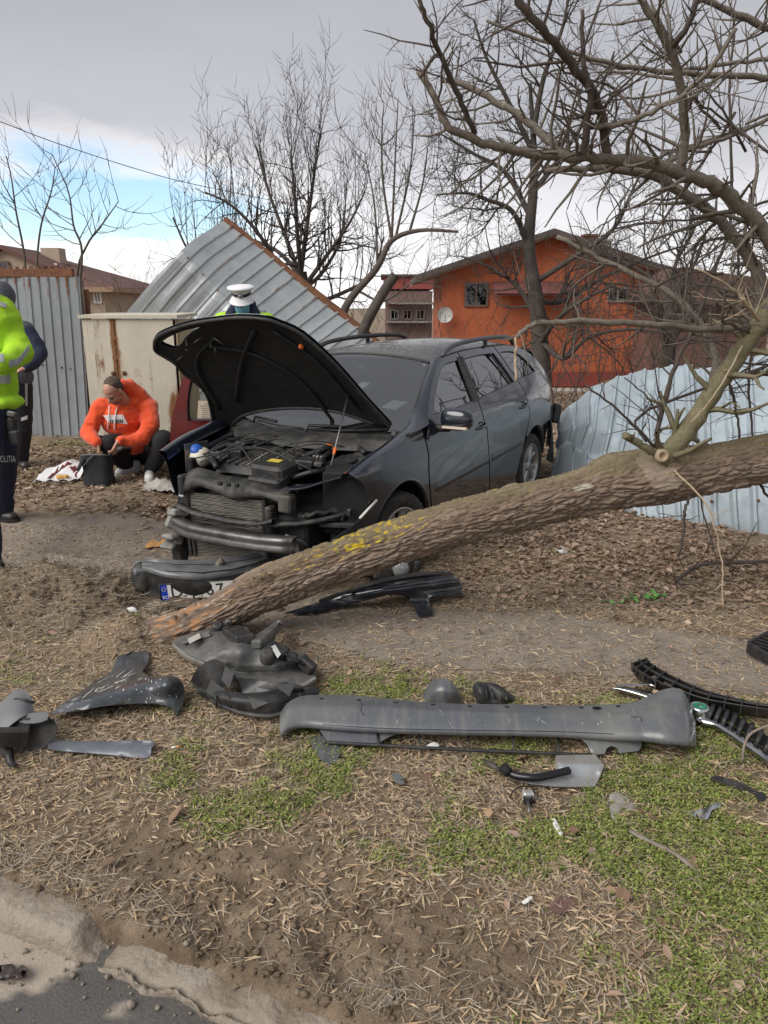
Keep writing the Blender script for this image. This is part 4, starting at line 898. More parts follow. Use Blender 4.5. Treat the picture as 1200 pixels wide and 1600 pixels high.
# ---------------------------------------------------------------- the fallen tree
def path3(pts): return [at(u, v, y) for u, v, y in pts]
def worley(a, b, seed=0):
    ia, ib = np.floor(a).astype(np.int64), np.floor(b).astype(np.int64); f1 = np.full(a.shape, 9.0); f2 = f1.copy(); cid = np.zeros(a.shape)
    for da in (-1, 0, 1):
        for db in (-1, 0, 1):
            ca, cb_ = ia + da, ib + db; za = np.zeros_like(ca)
            d = np.hypot(ca + _h(ca, cb_, za, seed) - a, cb_ + _h(ca, cb_, za + 1, seed + 5) - b)
            n = d < f1; f2 = np.where(n, f1, np.minimum(f2, d)); cid = np.where(n, _h(ca, cb_, za + 2, seed + 9), cid); f1 = np.minimum(f1, d)
    return f1, f2, cid
def bark_mat(name, ramp, rough=.9):
    m = bpy.data.materials.new(name); m.use_nodes = True; nt = m.node_tree; N = nt.nodes.new; L = nt.links.new; b = nt.nodes['Principled BSDF']; b.inputs['Roughness'].default_value = rough; b.inputs['Specular IOR Level'].default_value = .25
    def attr(a): n = N('ShaderNodeAttribute'); n.attribute_name = a; return n.outputs['Fac']
    tc = N('ShaderNodeTexCoord'); n = N('ShaderNodeTexNoise'); n.inputs['Scale'].default_value = 38; n.inputs['Detail'].default_value = 10; n.inputs['Roughness'].default_value = .7; L(tc.outputs['Object'], n.inputs[0])
    ad = N('ShaderNodeMath'); ad.operation = 'MULTIPLY_ADD'; L(n.outputs[0], ad.inputs[0]); ad.inputs[1].default_value = .9; L(attr('tone'), ad.inputs[2])
    rp = N('ShaderNodeValToRGB'); L(ad.outputs[0], rp.inputs[0]); e = rp.color_ramp.elements
    while len(e) < len(ramp): e.new(.5)
    for i, (p, c) in enumerate(ramp): e[i].position = p; e[i].color = (*c, 1)
    src = rp.outputs[0]
    for a, c in (('moss', (.115, .115, .035)), ('lichen', (.5, .37, .02)), ('pale', (.42, .39, .34)), ('wood', (.40, .21, .10))):
        mx = N('ShaderNodeMix'); mx.data_type = 'RGBA'; L(attr(a), mx.inputs[0]); L(src, mx.inputs[6]); mx.inputs[7].default_value = (*c, 1); src = mx.outputs[2]
    L(src, b.inputs['Base Color'])
    bp = N('ShaderNodeBump'); bp.inputs['Strength'].default_value = .6; bp.inputs['Distance'].default_value = .006; L(n.outputs[0], bp.inputs['Height']); L(bp.outputs[0], b.inputs['Normal']); return m
M_BARK = bark_mat('fallen_bark', [(.1, (.055, .04, .03)), (.5, (.15, .105, .08)), (.8, (.22, .165, .125)), (1.1, (.3, .24, .19))])
ft = thing('fallen_tree', 'big fallen tree with rough bark lying across the verge in front of the grey car', 'tree', (-1.2, 3.98, 0))
TR = [(172, 1016, 3.84, .098), (225, 998, 3.93, .114), (260, 989, 3.96, .114), (300, 976, 3.99, .112), (350, 954, 4.02, .116), (400, 927, 4.05, .127), (450, 906, 4.08, .135), (500, 888, 4.12, .130), (600, 853, 4.18, .131), (700, 821, 4.24, .134), (800, 795, 4.3, .137), (900, 772, 4.34, .141), (990, 752, 4.36, .152), (1060, 741, 4.37, .152), (1200, 716, 4.4, .145), (1400, 676, 4.46, .15), (1600, 640, 4.5, .14)]
def fallen_trunk():
    C = cr([(*at(u, v, y),) for u, v, y, r in TR], 40); RR = np.interp(np.linspace(0, len(TR) - 1, len(C)), range(len(TR)), [t[3] for t in TR]); C = np.array([tuple(c) for c in C])
    sl_ = np.concatenate([[0], np.cumsum(np.linalg.norm(np.diff(C, axis=0), axis=1))]); n = 620; S_ = np.linspace(0, sl_[-1], n); C = np.stack([np.interp(S_, sl_, C[:, k]) for k in range(3)], 1); RR = np.interp(S_, sl_, RR)
    T = np.gradient(C, axis=0); T /= np.linalg.norm(T, axis=1)[:, None]; U = np.array([0, 0, 1.0]) - T * T[:, 2:3]; U /= np.linalg.norm(U, axis=1)[:, None]; B = np.cross(T, U)
    m = 190; a = np.linspace(0, 2 * np.pi, m, endpoint=False); A, SS = np.meshgrid(a, S_)
    px = C[:, 0][:, None] + 0 * A
    # furrowed bark: long plates split by cracks
    r0 = RR[:, None] + 0 * A; ca, sa = np.cos(A), np.sin(A)
    wv = .10 * fbm(SS * 4, ca * 1.6, sa * 1.6, 3, 5)
    u_ = SS / .15 + 2.4 * fbm(SS * 6, ca * 3, sa * 3, 3, 6); v_ = (A * .145 / .0245) + wv * 26 + 1.9 * fbm(SS * 11, ca * 5, sa * 5, 3, 7)
    per = round(2 * np.pi * .145 / .021); v_ = np.where(True, v_, v_)
    f1, f2, cid = worley(u_, v_, 3)
    ridge = sm((f2 - f1) / .42); g1, g2, gid = worley(u_ * 2.3 + 5, v_ * 1.7 + 3, 13); ridge2 = sm((g2 - g1) / .4); h = .020 * (ridge - 1) + .008 * (ridge2 - 1) * ridge + .009 * (cid - .5) * ridge + .004 * fbm(SS * 40, ca * 12, sa * 12, 3, 8) + .018 * fbm(SS * 3, ca * 1.2, sa * 1.2, 3, 9)
    tone = .25 * (cid - .5) + .5 * fbm(SS * 2.2, ca * 1.5, sa * 1.5, 4, 10)
    rough_end = sm((1.0 - SS) / .7)
    torn = sm((fbm(SS * 6, ca * 2.5, sa * 2.5, 4, 14) + .5 * rough_end - .27) / .1) * (SS < 1.35)
    h = h * (1 - torn) + torn * (-.012 + .02 * fbm(SS * 9, ca * 14, sa * 14, 4, 15)) + rough_end * .03 * fbm(SS * 5, ca * 2, sa * 2, 3, 16)
    # burl and collar of the big branch
    sb = float(np.interp(0.93, [0, 1], [0, 0]))
    pxs = np.array([600 + FPX * c[0] / (c[1] * cP - (c[2] - CAM_H) * sP) for c in C]); PXS = pxs[:, None] + 0 * A
    h = h + .036 * np.exp(-((PXS - 960) / 34) ** 2) * np.clip(ca, 0, 1) ** 2 + .045 * np.exp(-((PXS - 1032) / 26) ** 2) * np.clip(np.cos(A - .5 * 0), 0, 1) + .008 * np.exp(-((PXS - 1010) / 60) ** 2)
    facing = np.cos(A - np.pi * .5)
    D3 = U[:, None, :] * ca[..., None] + B[:, None, :] * sa[..., None]; front = -D3[..., 1]
    up = D3[..., 2]
    knot = np.exp(-((PXS - 1018 + 20 * (up - .3)) / 22) ** 2) * sm((front - .1) / .5) * sm((up + .35) / .3)
    smooth_patch = sm((knot + .9 * fbm(SS * 8, ca * 4, sa * 4, 3, 20) - .35) / .15); h = h * (1 - smooth_patch * .75) + smooth_patch * .006
    tone = tone + smooth_patch * .25
    P = C[:, None, :] + D3 * (r0 + h)[..., None]
    lich = sm((fbm(SS * 34, ca * 17, sa * 17, 3, 22) + .5 * fbm(SS * 7, ca * 4, sa * 4, 3, 29) + .27 * np.exp(-((PXS - 560) / 140) ** 2) * sm((up - .0) / .6) - .33) / .06) * (up > -.2) + sm((fbm(SS * 16, ca * 7, sa * 7, 3, 27) - .36 + .12 * np.exp(-((PXS - 800) / 80) ** 2)) / .06) * (up > .2)
    moss = sm((up - .45 + 1.1 * fbm(SS * 5, ca * 3, sa * 3, 4, 23)) / .5) * .36 * sm((PXS - 350) / 200)
    pale = torn * sm((fbm(SS * 22, ca * 14, sa * 14, 3, 24) - .12) / .06) * sm((1.0 - SS) / .2) + .7 * sm((fbm(SS * 18, ca * 8, sa * 8, 3, 28) - .3) / .08) * np.exp(-((PXS - 500) / 90) ** 2) * (up > .2)
    pale = np.clip(pale + .9 * sm((np.exp(-((PXS - 903) / 20) ** 2 - ((up - .5) / .13) ** 2) + 1.2 * fbm(SS * 20, ca * 9, sa * 9, 3, 33) - .55) / .15), 0, 1)
    wood = torn * sm((fbm(SS * 16, ca * 9, sa * 9, 4, 25) + .02) / .1) * (1 - pale) * sm((SS - .12) / .2)
    i = np.arange(n * m).reshape(n, m); j = np.roll(i, -1, 1); F = np.stack([i[:-1], i[1:], j[1:], j[:-1]], -1).reshape(-1, 4)
    V = P.reshape(-1, 3) - np.array(tuple(ft.location))
    return npmesh('trunk', V, F, M_BARK, ft, attrs={k: v.ravel() for k, v in dict(tone=tone + .25, moss=moss, lichen=np.clip(lich, 0, 1), pale=pale, wood=np.clip(wood, 0, 1)).items()})
fallen_trunk()
BR_L = mat('grey_branch_bark', (.135, .112, .09), .8, noise=[(9, (.085, .07, .05), .8, 8), (60, (.24, .21, .175), .5, 6)], bump=(70, .5, .006))
BR_D = mat('dark_branch_bark', (.065, .05, .042), .85, noise=[(12, (.12, .09, .07), .6, 8)], bump=(60, .5, .006))
BR_P = mat('peeled_branch', (.46, .36, .25), .75, noise=[(20, (.3, .22, .14), .6, 6)])
BR_G = mat('mossy_branch_bark', (.17, .15, .085), .85, noise=[(10, (.11, .1, .045), .8, 8), (45, (.24, .21, .15), .5, 6)], bump=(60, .6, .008))
def twigs(mb, P, rad, n, ln, rr=.3, up=0.1, n2=2):
    for k in range(n):
        i = random.randrange(1, len(P) - 1); d = (P[i + 1] - P[i - 1]).normalized(); s_ = d.orthogonal(); s_.rotate(Matrix.Rotation(random.uniform(0, 6.28), 3, d)); q = (d * random.uniform(.2, .9) + s_ + Vector((0, 0, up))).normalized()
        L = ln * random.uniform(.3, 1.2); r = max(.0022, (rad[i] if hasattr(rad, '__len__') else rad) * rr); p = P[i].copy(); pts = [p.copy()]
        for t in range(4):
            q = (q + Vector((random.gauss(0, .16), random.gauss(0, .16), random.gauss(up * .5, .14)))).normalized(); p = p + q * L / 4; pts.append(p.copy())
        mb.tube(pts, [r, r * .9, r * .75, r * .6, r * .35], 4, cap=False)
        if n2:
            for z in range(random.randint(0, n2)):
                j = random.randint(1, 3); w = (q + Vector((random.gauss(0, .8), random.gauss(0, .8), random.gauss(.1, .6)))).normalized(); mb.tube([pts[j], pts[j] + w * L * .22, pts[j] + w * L * .4 + Vector((0, 0, random.gauss(0, .03)))], [r * .6, r * .45, r * .3], 3, cap=False)
def limb(px, r0, r1, m, ntw=8, ln=.4, n=6, sides=9, wig=.0035, name='branch', rr=.3):
    P = cr(path3(px), n); k = len(P)
    P = [p + Vector((random.gauss(0, wig), random.gauss(0, wig), random.gauss(0, wig))) if 0 < i < k - 1 else p for i, p in enumerate(P)]
    rad = [(r0 + (r1 - r0) * i / (k - 1)) * (1 + .10 * math.sin(i * 2.3 + r0 * 900) * (1 if i % 4 == 0 else .3)) for i in range(k)]
    b = MB().tube(P, [q * .8 for q in rad], sides)
    if ntw: twigs(b, P, rad, int(ntw * 1.8), ln, rr)
    return b.build(name, m, ft, fix=False)
# main branch from the collar, forking at the right edge
limb([(1032, 722, 4.28), (1060, 690, 4.27), (1095, 640, 4.25), (1147, 563, 4.22), (1182, 512, 4.2), (1205, 470, 4.2)], .072, .052, BR_G, 7, .35, sides=14)
limb([(1196, 490, 4.2), (1225, 430, 4.2), (1200, 372, 4.2), (1166, 329, 4.15), (1118, 290, 4.1), (1069, 273, 4.05), (1021, 256, 4.0), (958, 249, 3.95), (900, 244, 3.9), (828, 239, 3.9), (765, 225, 3.85), (702, 198, 3.8), (678, 150, 3.8), (654, 111, 3.8)], .052, .017, BR_L, 26, .4, sides=12)
limb([(1178, 520, 4.22), (1190, 459, 4.3), (1176, 411, 4.35), (1132, 353, 4.4), (1079, 309, 4.4), (1021, 275, 4.4), (968, 266, 4.35), (910, 263, 4.3), (852, 266, 4.3)], .048, .018, BR_L, 14, .4, sides=12)
limb([(880, 241, 3.9), (871, 233, 3.92), (828, 193, 4.0), (784, 164, 4.05), (717, 130, 4.1), (692, 126, 4.1)], .026, .016, BR_L, 9, .35)
limb([(741, 208, 3.84), (712, 140, 3.7), (688, 82, 3.6), (668, 34, 3.5), (652, -10, 3.45)], .017, .011, BR_D, 8, .3)
limb([(688, 82, 3.6), (672, 97, 3.6), (655, 121, 3.62)], .011, .009, BR_D, 2, .2)
limb([(949, 247, 3.95), (934, 160, 3.85), (891, 97, 3.7), (837, 34, 3.55), (800, -12, 3.5)], .028, .02, BR_D, 10, .4)
limb([(910, 250, 3.92), (922, 160, 3.8), (912, 97, 3.75), (910, 15, 3.7)], .024, .01, BR_D, 8, .35)
limb([(1062, 272, 4.05), (1070, 193, 4.0), (1055, 97, 3.9), (1036, 58, 3.85), (998, -8, 3.8)], .03, .02, BR_L, 10, .4)
limb([(1045, 80, 3.88), (1074, 43, 3.8), (1092, -8, 3.75)], .019, .014, BR_D, 5, .3)
limb([(920, 196, 3.9), (945, 197, 3.85), (987, 188, 3.8), (1055, 155, 3.7), (1113, 106, 3.6), (1150, 44, 3.55)], .017, .011, BR_L, 9, .3)
limb([(1230, 124, 4.4), (1150, 118, 4.3), (1055, 114, 4.2), (958, 99, 4.1), (881, 77, 4.05), (760, 32, 4.0)], .022, .008, BR_L, 12, .4)
limb([(1230, 88, 4.7), (1140, 100, 4.65), (1050, 110, 4.6), (960, 104, 4.5), (900, 90, 4.5)], .016, .007, BR_L, 9, .4)
limb([(1230, 60, 4.9), (1150, 22, 4.85), (1080, -12, 4.8)], .026, .02, BR_L, 6, .3)
limb([(1250, 160, 4.6), (1160, 205, 4.5), (1072, 236, 4.4), (1030, 262, 4.2)], .012, .018, BR_L, 8, .3)
limb([(1010, 272, 4.3), (1040, 240, 4.4), (1100, 222, 4.5), (1220, 180, 4.6)], .015, .009, BR_L, 8, .3)
limb([(1168, 510, 4.18), (1110, 516, 4.1), (1025, 507, 4.0), (920, 503, 3.9), (850, 503, 3.85), (822, 514, 3.83), (808, 528, 3.83)], .024, .014, BR_L, 8, .3)
limb([(806, 526, 3.83), (805, 560, 3.82), (806, 596, 3.82)], .007, .008, BR_P, 0, name='broken_twig')
limb([(1112, 606, 4.5), (1117, 560, 4.6), (1090, 500, 4.8), (1040, 455, 5.0), (950, 410, 5.2), (870, 370, 5.3)], .032, .018, BR_L, 10, .4)
limb([(1025, 700, 4.3), (1039, 622, 4.35), (1060, 559, 4.4), (1084, 514, 4.5), (1110, 440, 4.6), (1142, 338, 4.7), (1140, 145, 4.8), (1150, 20, 4.8)], .018, .008, BR_D, 12, .35)
limb([(1025, 700, 4.3), (976, 650, 4.2), (916, 601, 4.1)], .011, .006, BR_D, 5, .25)
limb([(1030, 712, 4.24), (1010, 700, 4.2), (985, 686, 4.17), (978, 680, 4.15)], .026, .028, BR_G, 1, .15)
limb([(1050, 690, 4.45), (1070, 678, 4.5), (1092, 690, 4.5)], .025, .018, BR_G, 1, .15)
limb([(1030, 655, 4.3), (1010, 620, 4.3), (975, 590, 4.3)], .007, .004, BR_D, 4, .2)
limb([(1010, 690, 4.3), (1000, 650, 4.4), (1120, 600, 4.7), (1230, 560, 4.9)], .010, .012, BR_D, 9, .3)
limb([(1130, 592, 4.26), (1160, 588, 4.5), (1230, 584, 4.7)], .012, .014, BR_D, 7, .3)
limb([(1190, 505, 4.2), (1160, 470, 4.0), (1150, 455, 4.0), (1090, 420, 3.9)], .012, .006, BR_P, 5, .25)
limb([(1170, 520, 4.1), (1130, 500, 3.95), (1135, 470, 3.9), (1115, 440, 3.9)], .012, .007, BR_D, 5, .25)
limb([(1160, 540, 4.15), (1120, 610, 4.1), (1080, 660, 4.1)], .006, .004, BR_P, 3, .2)
limb([(1053, 734, 4.2), (1105, 790, 4.1), (1126, 867, 4.1), (1130, 955, 4.1)], .0075, .0045, BR_P, 4, .2)
limb([(1078, 775, 4.25), (1070, 800, 4.25), (1066, 840, 4.28), (1060, 868, 4.3)], .011, .009, BR_D, 3, .2)
limb([(1090, 770, 4.25), (1110, 840, 4.3), (1128, 900, 4.3)], .006, .004, BR_D, 3, .15)
limb([(1180, 520, 4.9), (1170, 600, 4.9), (1178, 690, 4.9)], .012, .008, BR_D, 6, .25)
limb([(1140, 600, 4.8), (1150, 640, 4.8), (1155, 688, 4.8)], .012, .009, BR_D, 5, .2)
limb([(1185, 735, 4.5), (1196, 770, 4.5), (1230, 800, 4.5)], .012, .008, BR_D, 3, .2)
for k in range(26):                                   # crown beyond the right edge of the picture
    c0 = Vector((random.uniform(2.5, 6.5), random.uniform(2.6, 5.6), random.uniform(.6, 3.6))); d = Vector((random.gauss(.3, .6), random.gauss(0, .5), random.gauss(.5, .6))).normalized(); P = [c0]
    for j in range(8): d = (d + Vector((random.gauss(0, .2), random.gauss(0, .2), random.gauss(.05, .2)))).normalized(); P.append(P[-1] + d * .22)
    rad = [.03 - .0028 * j for j in range(9)]; b = MB().tube(P, rad, 6); twigs(b, P, rad, 14, .6); b.build('branch', BR_D, ft, fix=False)
for k in range(16):                                   # more of the crown that fills the upper right
    u0, v0 = random.uniform(1000, 1230), random.uniform(60, 420); y0 = random.uniform(4.2, 5.6); a = random.uniform(-2.9, -.3) if k % 2 else random.uniform(1.9, 4.2); L_ = random.uniform(130, 330)
    limb([(u0 + L_ * t * math.cos(a) + random.gauss(0, 8), v0 + L_ * t * math.sin(a) * .7 + random.gauss(0, 8), y0 + t * random.uniform(-.3, .6)) for t in (0, .35, .7, 1)], .011, .004, random.choice((BR_L, BR_D, BR_D)), 8, .35, 5, 6)
# knot ring and torn stump end with roots
kn = at(1035, 712, 4.19); b = MB().lathe([(.0, -.012), (.012, -.01), (.018, .008), (.026, .014), (.036, .008), (.04, -.02)], (0, 0, 0), 'Y', 18); b.v = [(p[0] + kn.x, -p[1] + kn.y, p[2] + kn.z) for p in b.v]; b.build('knot', BR_P, ft)
e0 = at(200, 1000, 3.9)
for k in range(14):
    d = Vector((random.uniform(-.9, .2), random.uniform(-.6, .5), random.uniform(-.35, .5))).normalized(); L_ = random.uniform(.08, .28); p = e0 + Vector((random.uniform(0, .15), random.uniform(-.05, .05), random.uniform(-.06, .07)))
    MB().tube([p, p + d * L_ * .5 + Vector((0, 0, random.uniform(-.02, .02))), p + d * L_], [.014, .009, .003], 5).build('root', BR_P if k % 3 == 0 else BR_D, ft, fix=False)
for k in range(26):
    u = random.uniform(250, 430); y = 4.0 - .02; v = 985 - (u - 228) * .36 + random.uniform(-30, 12); p = at(u, v, 3.88 + .0004 * (u - 250)); d = Vector((random.uniform(-1, .4), random.uniform(-.5, -.05), random.uniform(-.1, .6))).normalized()
    MB().tube([p + Vector((0, .03, 0)), p + d * random.uniform(.03, .07)], [.006, .002], 4).build('splinter', BR_P, ft, fix=False)

# ---------------------------------------------------------------- standing bare trees
def grow(mb, p, d, L, r, lev, prm):
    n = prm['seg'][min(lev, len(prm['seg']) - 1)]; pts = [p.copy()]; rad = [r]; q = d.copy(); up = prm['up'][min(lev, len(prm['up']) - 1)]; wob = prm['wob']
    for i in range(n):
        q = (q + Vector((random.gauss(0, wob), random.gauss(0, wob), random.gauss(0, wob) + up))).normalized(); p = p + q * (L / n); pts.append(p.copy()); rad.append(r * (1 - (1 - prm['tip']) * (i + 1) / n))
    mb.tube(pts, rad, [8, 6, 5, 4, 3][min(lev, 4)], cap=False)
    if lev < prm['levels']:
        k = prm['kids'][lev]; k = random.randint(int(k * .8), int(k * 1.2 + .99))
        for c in range(k):
            t = random.uniform(prm.get('t0', .2), 1) if c else 1.0; i = max(1, min(n, round(t * n))); dd = (pts[i] - pts[i - 1]).normalized(); s_ = dd.orthogonal(); s_.rotate(Matrix.Rotation(random.uniform(0, 6.28), 3, dd)); sp = prm['spread'][min(lev, len(prm['spread']) - 1)]
            nd = (dd + s_ * random.uniform(.5, 1.15) * sp).normalized(); grow(mb, pts[i], nd, L * random.uniform(*prm['lr']), max(rad[i] * prm['rr'], prm['rmin']), lev + 1, prm)
def traced(mb, px, r0, r1, n=5):
    P = cr(path3(px), n); rad = [r0 + (r1 - r0) * i / (len(P) - 1) for i in range(len(P))]; mb.tube(P, rad, 8, cap=False); return P, rad
def sprout(mb, P, rad, k, L, prm, lev=1, lo=.15):
    for c in range(k):
        i = random.randint(max(1, int(lo * len(P))), len(P) - 1); dd = (P[i] - P[i - 1]).normalized(); s_ = dd.orthogonal(); s_.rotate(Matrix.Rotation(random.uniform(0, 6.28), 3, dd))
        grow(mb, P[i], (dd * random.uniform(.1, 1) + s_ * prm['spread'][0]).normalized(), L * random.uniform(.6, 1.15), max(rad[i] * .5, prm['rmin'] * 1.5), lev, prm)
TREE_D = mat('dark_tree_bark', (.055, .045, .04), .9, noise=[(7, (.1, .085, .07), .7, 8)], bump=(30, .7, .015))
TREE_M = mat('brown_twigs', (.075, .058, .05), .9, noise=[(3, (.12, .1, .08), .7, 5)])
SEEDS = mat('hanging_seed', (.05, .035, .028), .9)
t = thing('bare_tree', 'dark bare tree with dense twigs between the grey car and the orange house', 'tree', at(846, 600, 12.5))
tk = MB(); Pt, Rt = traced(tk, [(848, 606, 12.5), (846, 560, 12.5), (838, 470, 12.5), (826, 385, 12.5), (833, 300, 12.5), (834, 230, 12.5), (828, 130, 12.4)], .165, .025); tk.build('trunk', TREE_D, t)
prm = dict(levels=4, kids=[6, 7, 6, 5], seg=[7, 6, 5, 4, 3], up=[.03, .02, .03, .02], wob=.17, tip=.45, spread=[.9, .9, .9, .9], lr=(.42, .72), rr=.58, rmin=.0036)
mains = [[(826, 385, 12.5), (800, 330, 12.3), (760, 312, 12.2), (731, 302, 12), (683, 304, 12)], [(830, 340, 12.5), (790, 270, 12.7), (740, 240, 12.8), (690, 210, 12.9)], [(838, 440, 12.5), (900, 400, 12.4), (958, 358, 12.3), (987, 300, 12.2), (1010, 250, 12.2)], [(833, 300, 12.5), (880, 240, 12.6), (930, 160, 12.7), (960, 80, 12.8)], [(842, 530, 12.5), (880, 560, 12), (920, 527, 11.8), (980, 515, 11.6), (1050, 520, 11.5)],
         [(834, 240, 12.5), (800, 170, 12.4), (760, 90, 12.3), (740, 30, 12.2)], [(838, 470, 12.5), (880, 470, 12.9), (950, 430, 13.2), (1020, 400, 13.4), (1080, 380, 13.5)], [(840, 500, 12.5), (810, 450, 12.9), (770, 420, 13.2), (720, 400, 13.4)], [(833, 210, 12.4), (850, 120, 12.3), (880, 40, 12.2), (890, -30, 12.2)], [(842, 540, 12.5), (870, 500, 11.9), (910, 470, 11.4), (970, 440, 11.2)]]
for k, q in enumerate(mains):
    b = MB(); P, rad = traced(b, q, .046, .013); sprout(b, P, rad, 13, .85, prm, 2); b.build('branch', TREE_D, t, fix=False)
b = MB()
for k in range(420):
    p = at(random.gauss(735, 50), random.uniform(60, 320), random.uniform(11.9, 12.8)); s_ = random.uniform(.012, .024); b.add([p, p + Vector((s_ * .4, 0, -s_)), p + Vector((0, 0, -2.2 * s_)), p + Vector((-s_ * .4, .01, -s_))], [(0, 1, 2, 3)], False)
b.build('hanging_seeds', SEEDS, t, 'stuff', fix=False)
# pruned fruit tree with long upright shoots
t = thing('bare_tree', 'broad bare fruit tree with many straight upright shoots behind the tilted metal fence', 'tree', at(478, 560, 15))
tk = MB(); P0, R0 = traced(tk, [(482, 575, 15), (478, 510, 15), (474, 460, 15), (470, 425, 15)], .17, .11); tk.build('trunk', TREE_D, t)
prs = dict(levels=3, kids=[4, 4, 4], seg=[6, 6, 5, 4], up=[.16, .2, .16, .08], wob=.07, tip=.35, spread=[.8, .7, .8], lr=(.35, .6), rr=.5, rmin=.0042, t0=.15)
for q in ([(474, 460, 15), (440, 420, 14.6), (400, 360, 14.3), (360, 320, 14.2), (320, 300, 14.1)], [(472, 440, 15), (450, 380, 15.2), (420, 300, 15.4), (400, 230, 15.5)], [(474, 450, 15), (510, 400, 14.8), (545, 350, 14.6), (570, 300, 14.5)], [(470, 425, 15), (480, 350, 15), (490, 280, 15.2), (500, 210, 15.3)], [(478, 480, 15), (420, 470, 14.6), (350, 440, 14.2), (300, 400, 14), (270, 340, 14)], [(476, 480, 15), (530, 460, 15.3), (580, 430, 15.6), (600, 370, 15.8)], [(472, 440, 15), (465, 370, 14.6), (460, 300, 14.4), (455, 240, 14.3)], [(474, 450, 15), (500, 430, 15.6), (530, 380, 16), (540, 320, 16.2)], [(470, 430, 15), (430, 390, 15.6), (380, 370, 16), (340, 350, 16.2)]):
    b = MB(); P, rad = traced(b, q, .05, .014)
    for c in range(12):
        i = random.randint(len(P) // 3, len(P) - 1); grow(b, P[i], Vector((random.gauss(0, .22), random.gauss(0, .22), 1)).normalized(), random.uniform(.55, 1.35), rad[i] * .3 + .003, 1, prs)
    sprout(b, P, rad, 12, .7, dict(prm, levels=3), 2); b.build('branch', TREE_D, t, fix=False)
# leaning tree and cut stub
t = thing('bare_tree', 'thin leaning bare tree with a bent stem and upright shoots beside the tilted fence', 'tree', at(530, 560, 13))
tk = MB(); P, rad = traced(tk, [(524, 560, 13), (540, 480, 13), (588, 420, 13), (612, 376, 13), (656, 360, 12.8), (716, 362, 12.6)], .075, .02); tk.build('trunk', TREE_M, t)
for q in ([(612, 376, 13), (598, 280, 13), (597, 200, 13), (600, 165, 13)], [(612, 376, 13), (617, 260, 13), (622, 155, 13)], [(618, 372, 13), (640, 270, 13), (648, 175, 13)], [(590, 418, 13), (585, 320, 13.1), (570, 240, 13.2)], [(640, 362, 12.9), (660, 290, 13), (668, 230, 13)], [(560, 455, 13), (600, 470, 12.9), (650, 440, 12.8), (690, 450, 12.8)]):
    b = MB(); P, rad = traced(b, q, .022, .007); sprout(b, P, rad, 8, .7, dict(prs, levels=2), 1); b.build('branch', TREE_M, t, fix=False)
t = thing('cut_tree', 'dark tree stub sawn off at the top, leaning beside the tilted fence', 'tree', at(566, 560, 12.4))
tk = MB(); traced(tk, [(556, 545, 12.4), (575, 500, 12.4), (600, 455, 12.4), (616, 432, 12.4)], .085, .075); e = at(616, 432, 12.4); tk.tube([e, e + Vector((.02, 0, .025))], [.075, .07], 8); tk.build('trunk', TREE_D, t)
# trees beyond the right edge of the picture, mirrored in the car's windows
for k, (x, y) in enumerate(((6.6, 11.6), (8.6, 9.2), (5.6, 15.5))):
    t = thing('bare_tree', ['bare roadside tree behind the crumpled fence beyond the right edge', 'bare tree on the verge beyond the right edge', 'far bare tree beyond the right edge behind the annex side'][k], 'tree', (x, y, gz(x, y))); b = MB(); p = Vector((x, y, gz(x, y) - .1)); b.tube([p, p + Vector((.05, 0, 1.0)), p + Vector((-.05, .1, 2.2))], [.16, .13, .1], 8); b.build('trunk', TREE_D, t)
    for j in range(7): b = MB(); grow(b, p + Vector((0, 0, random.uniform(.8, 2.2))), Vector((random.gauss(0, .7), random.gauss(0, .7), .8)).normalized(), random.uniform(1.4, 2.4), .05, 1, dict(prm, levels=3)); b.build('branch', TREE_D, t, fix=False)
# saplings and brush behind the left fence and along the plot
def brush(base, w, h, n, label, m=TREE_M, name='bare_shrub', group=None, r=.012, up=.1, prm_=None):
    t = thing(name, label, 'shrub', base, None, group); 
    for k in range(n):
        b = MB(); p = base + Vector((random.gauss(0, w * .28), random.gauss(0, w * .2), -.05)); grow(b, p, Vector((random.gauss(0, .35), random.gauss(0, .3), 1)).normalized(), h * random.uniform(.55, .95), r, 1, prm_ or dict(prs, levels=3, kids=[4, 4, 3], up=[up] * 4, wob=.12, lr=(.3, .55), spread=[.7, .8, .9])); b.build('stem', m, t, fix=False)
for px, lb in (([(57, 470, 13), (57, 420, 13), (64, 353, 13), (80, 300, 13), (86, 262, 13)], 'slender bare sapling behind the left metal fence, its tip leaning right'), ([(40, 470, 13.5), (38, 400, 13.5), (25, 330, 13.5), (18, 280, 13.5), (10, 244, 13.5)], 'leftmost bare sapling above the left metal fence, leaning left'), ([(122, 480, 12.6), (128, 393, 12.6), (115, 353, 12.6), (107, 300, 12.6), (82, 242, 12.6)], 'tall bare sapling with a kinked stem at the right end of the left fence'), ([(120, 440, 12.8), (135, 385, 12.8), (160, 350, 12.8), (185, 315, 12.8)], 'bare sapling spreading to the right between left fence and tilted fence')):
    t = thing('bare_sapling', lb, 'tree', at(px[0][0], 600, px[0][2])); b = MB(); P, rad = traced(b, [(px[0][0], 620, px[0][2])] + px, .028, .007); b.build('trunk', TREE_M, t, fix=False)
    b = MB(); sprout(b, P, rad, 9, .75, dict(prs, levels=2, up=[.12, .12, .1]), 1, .45); b.build('branch', TREE_M, t, fix=False)
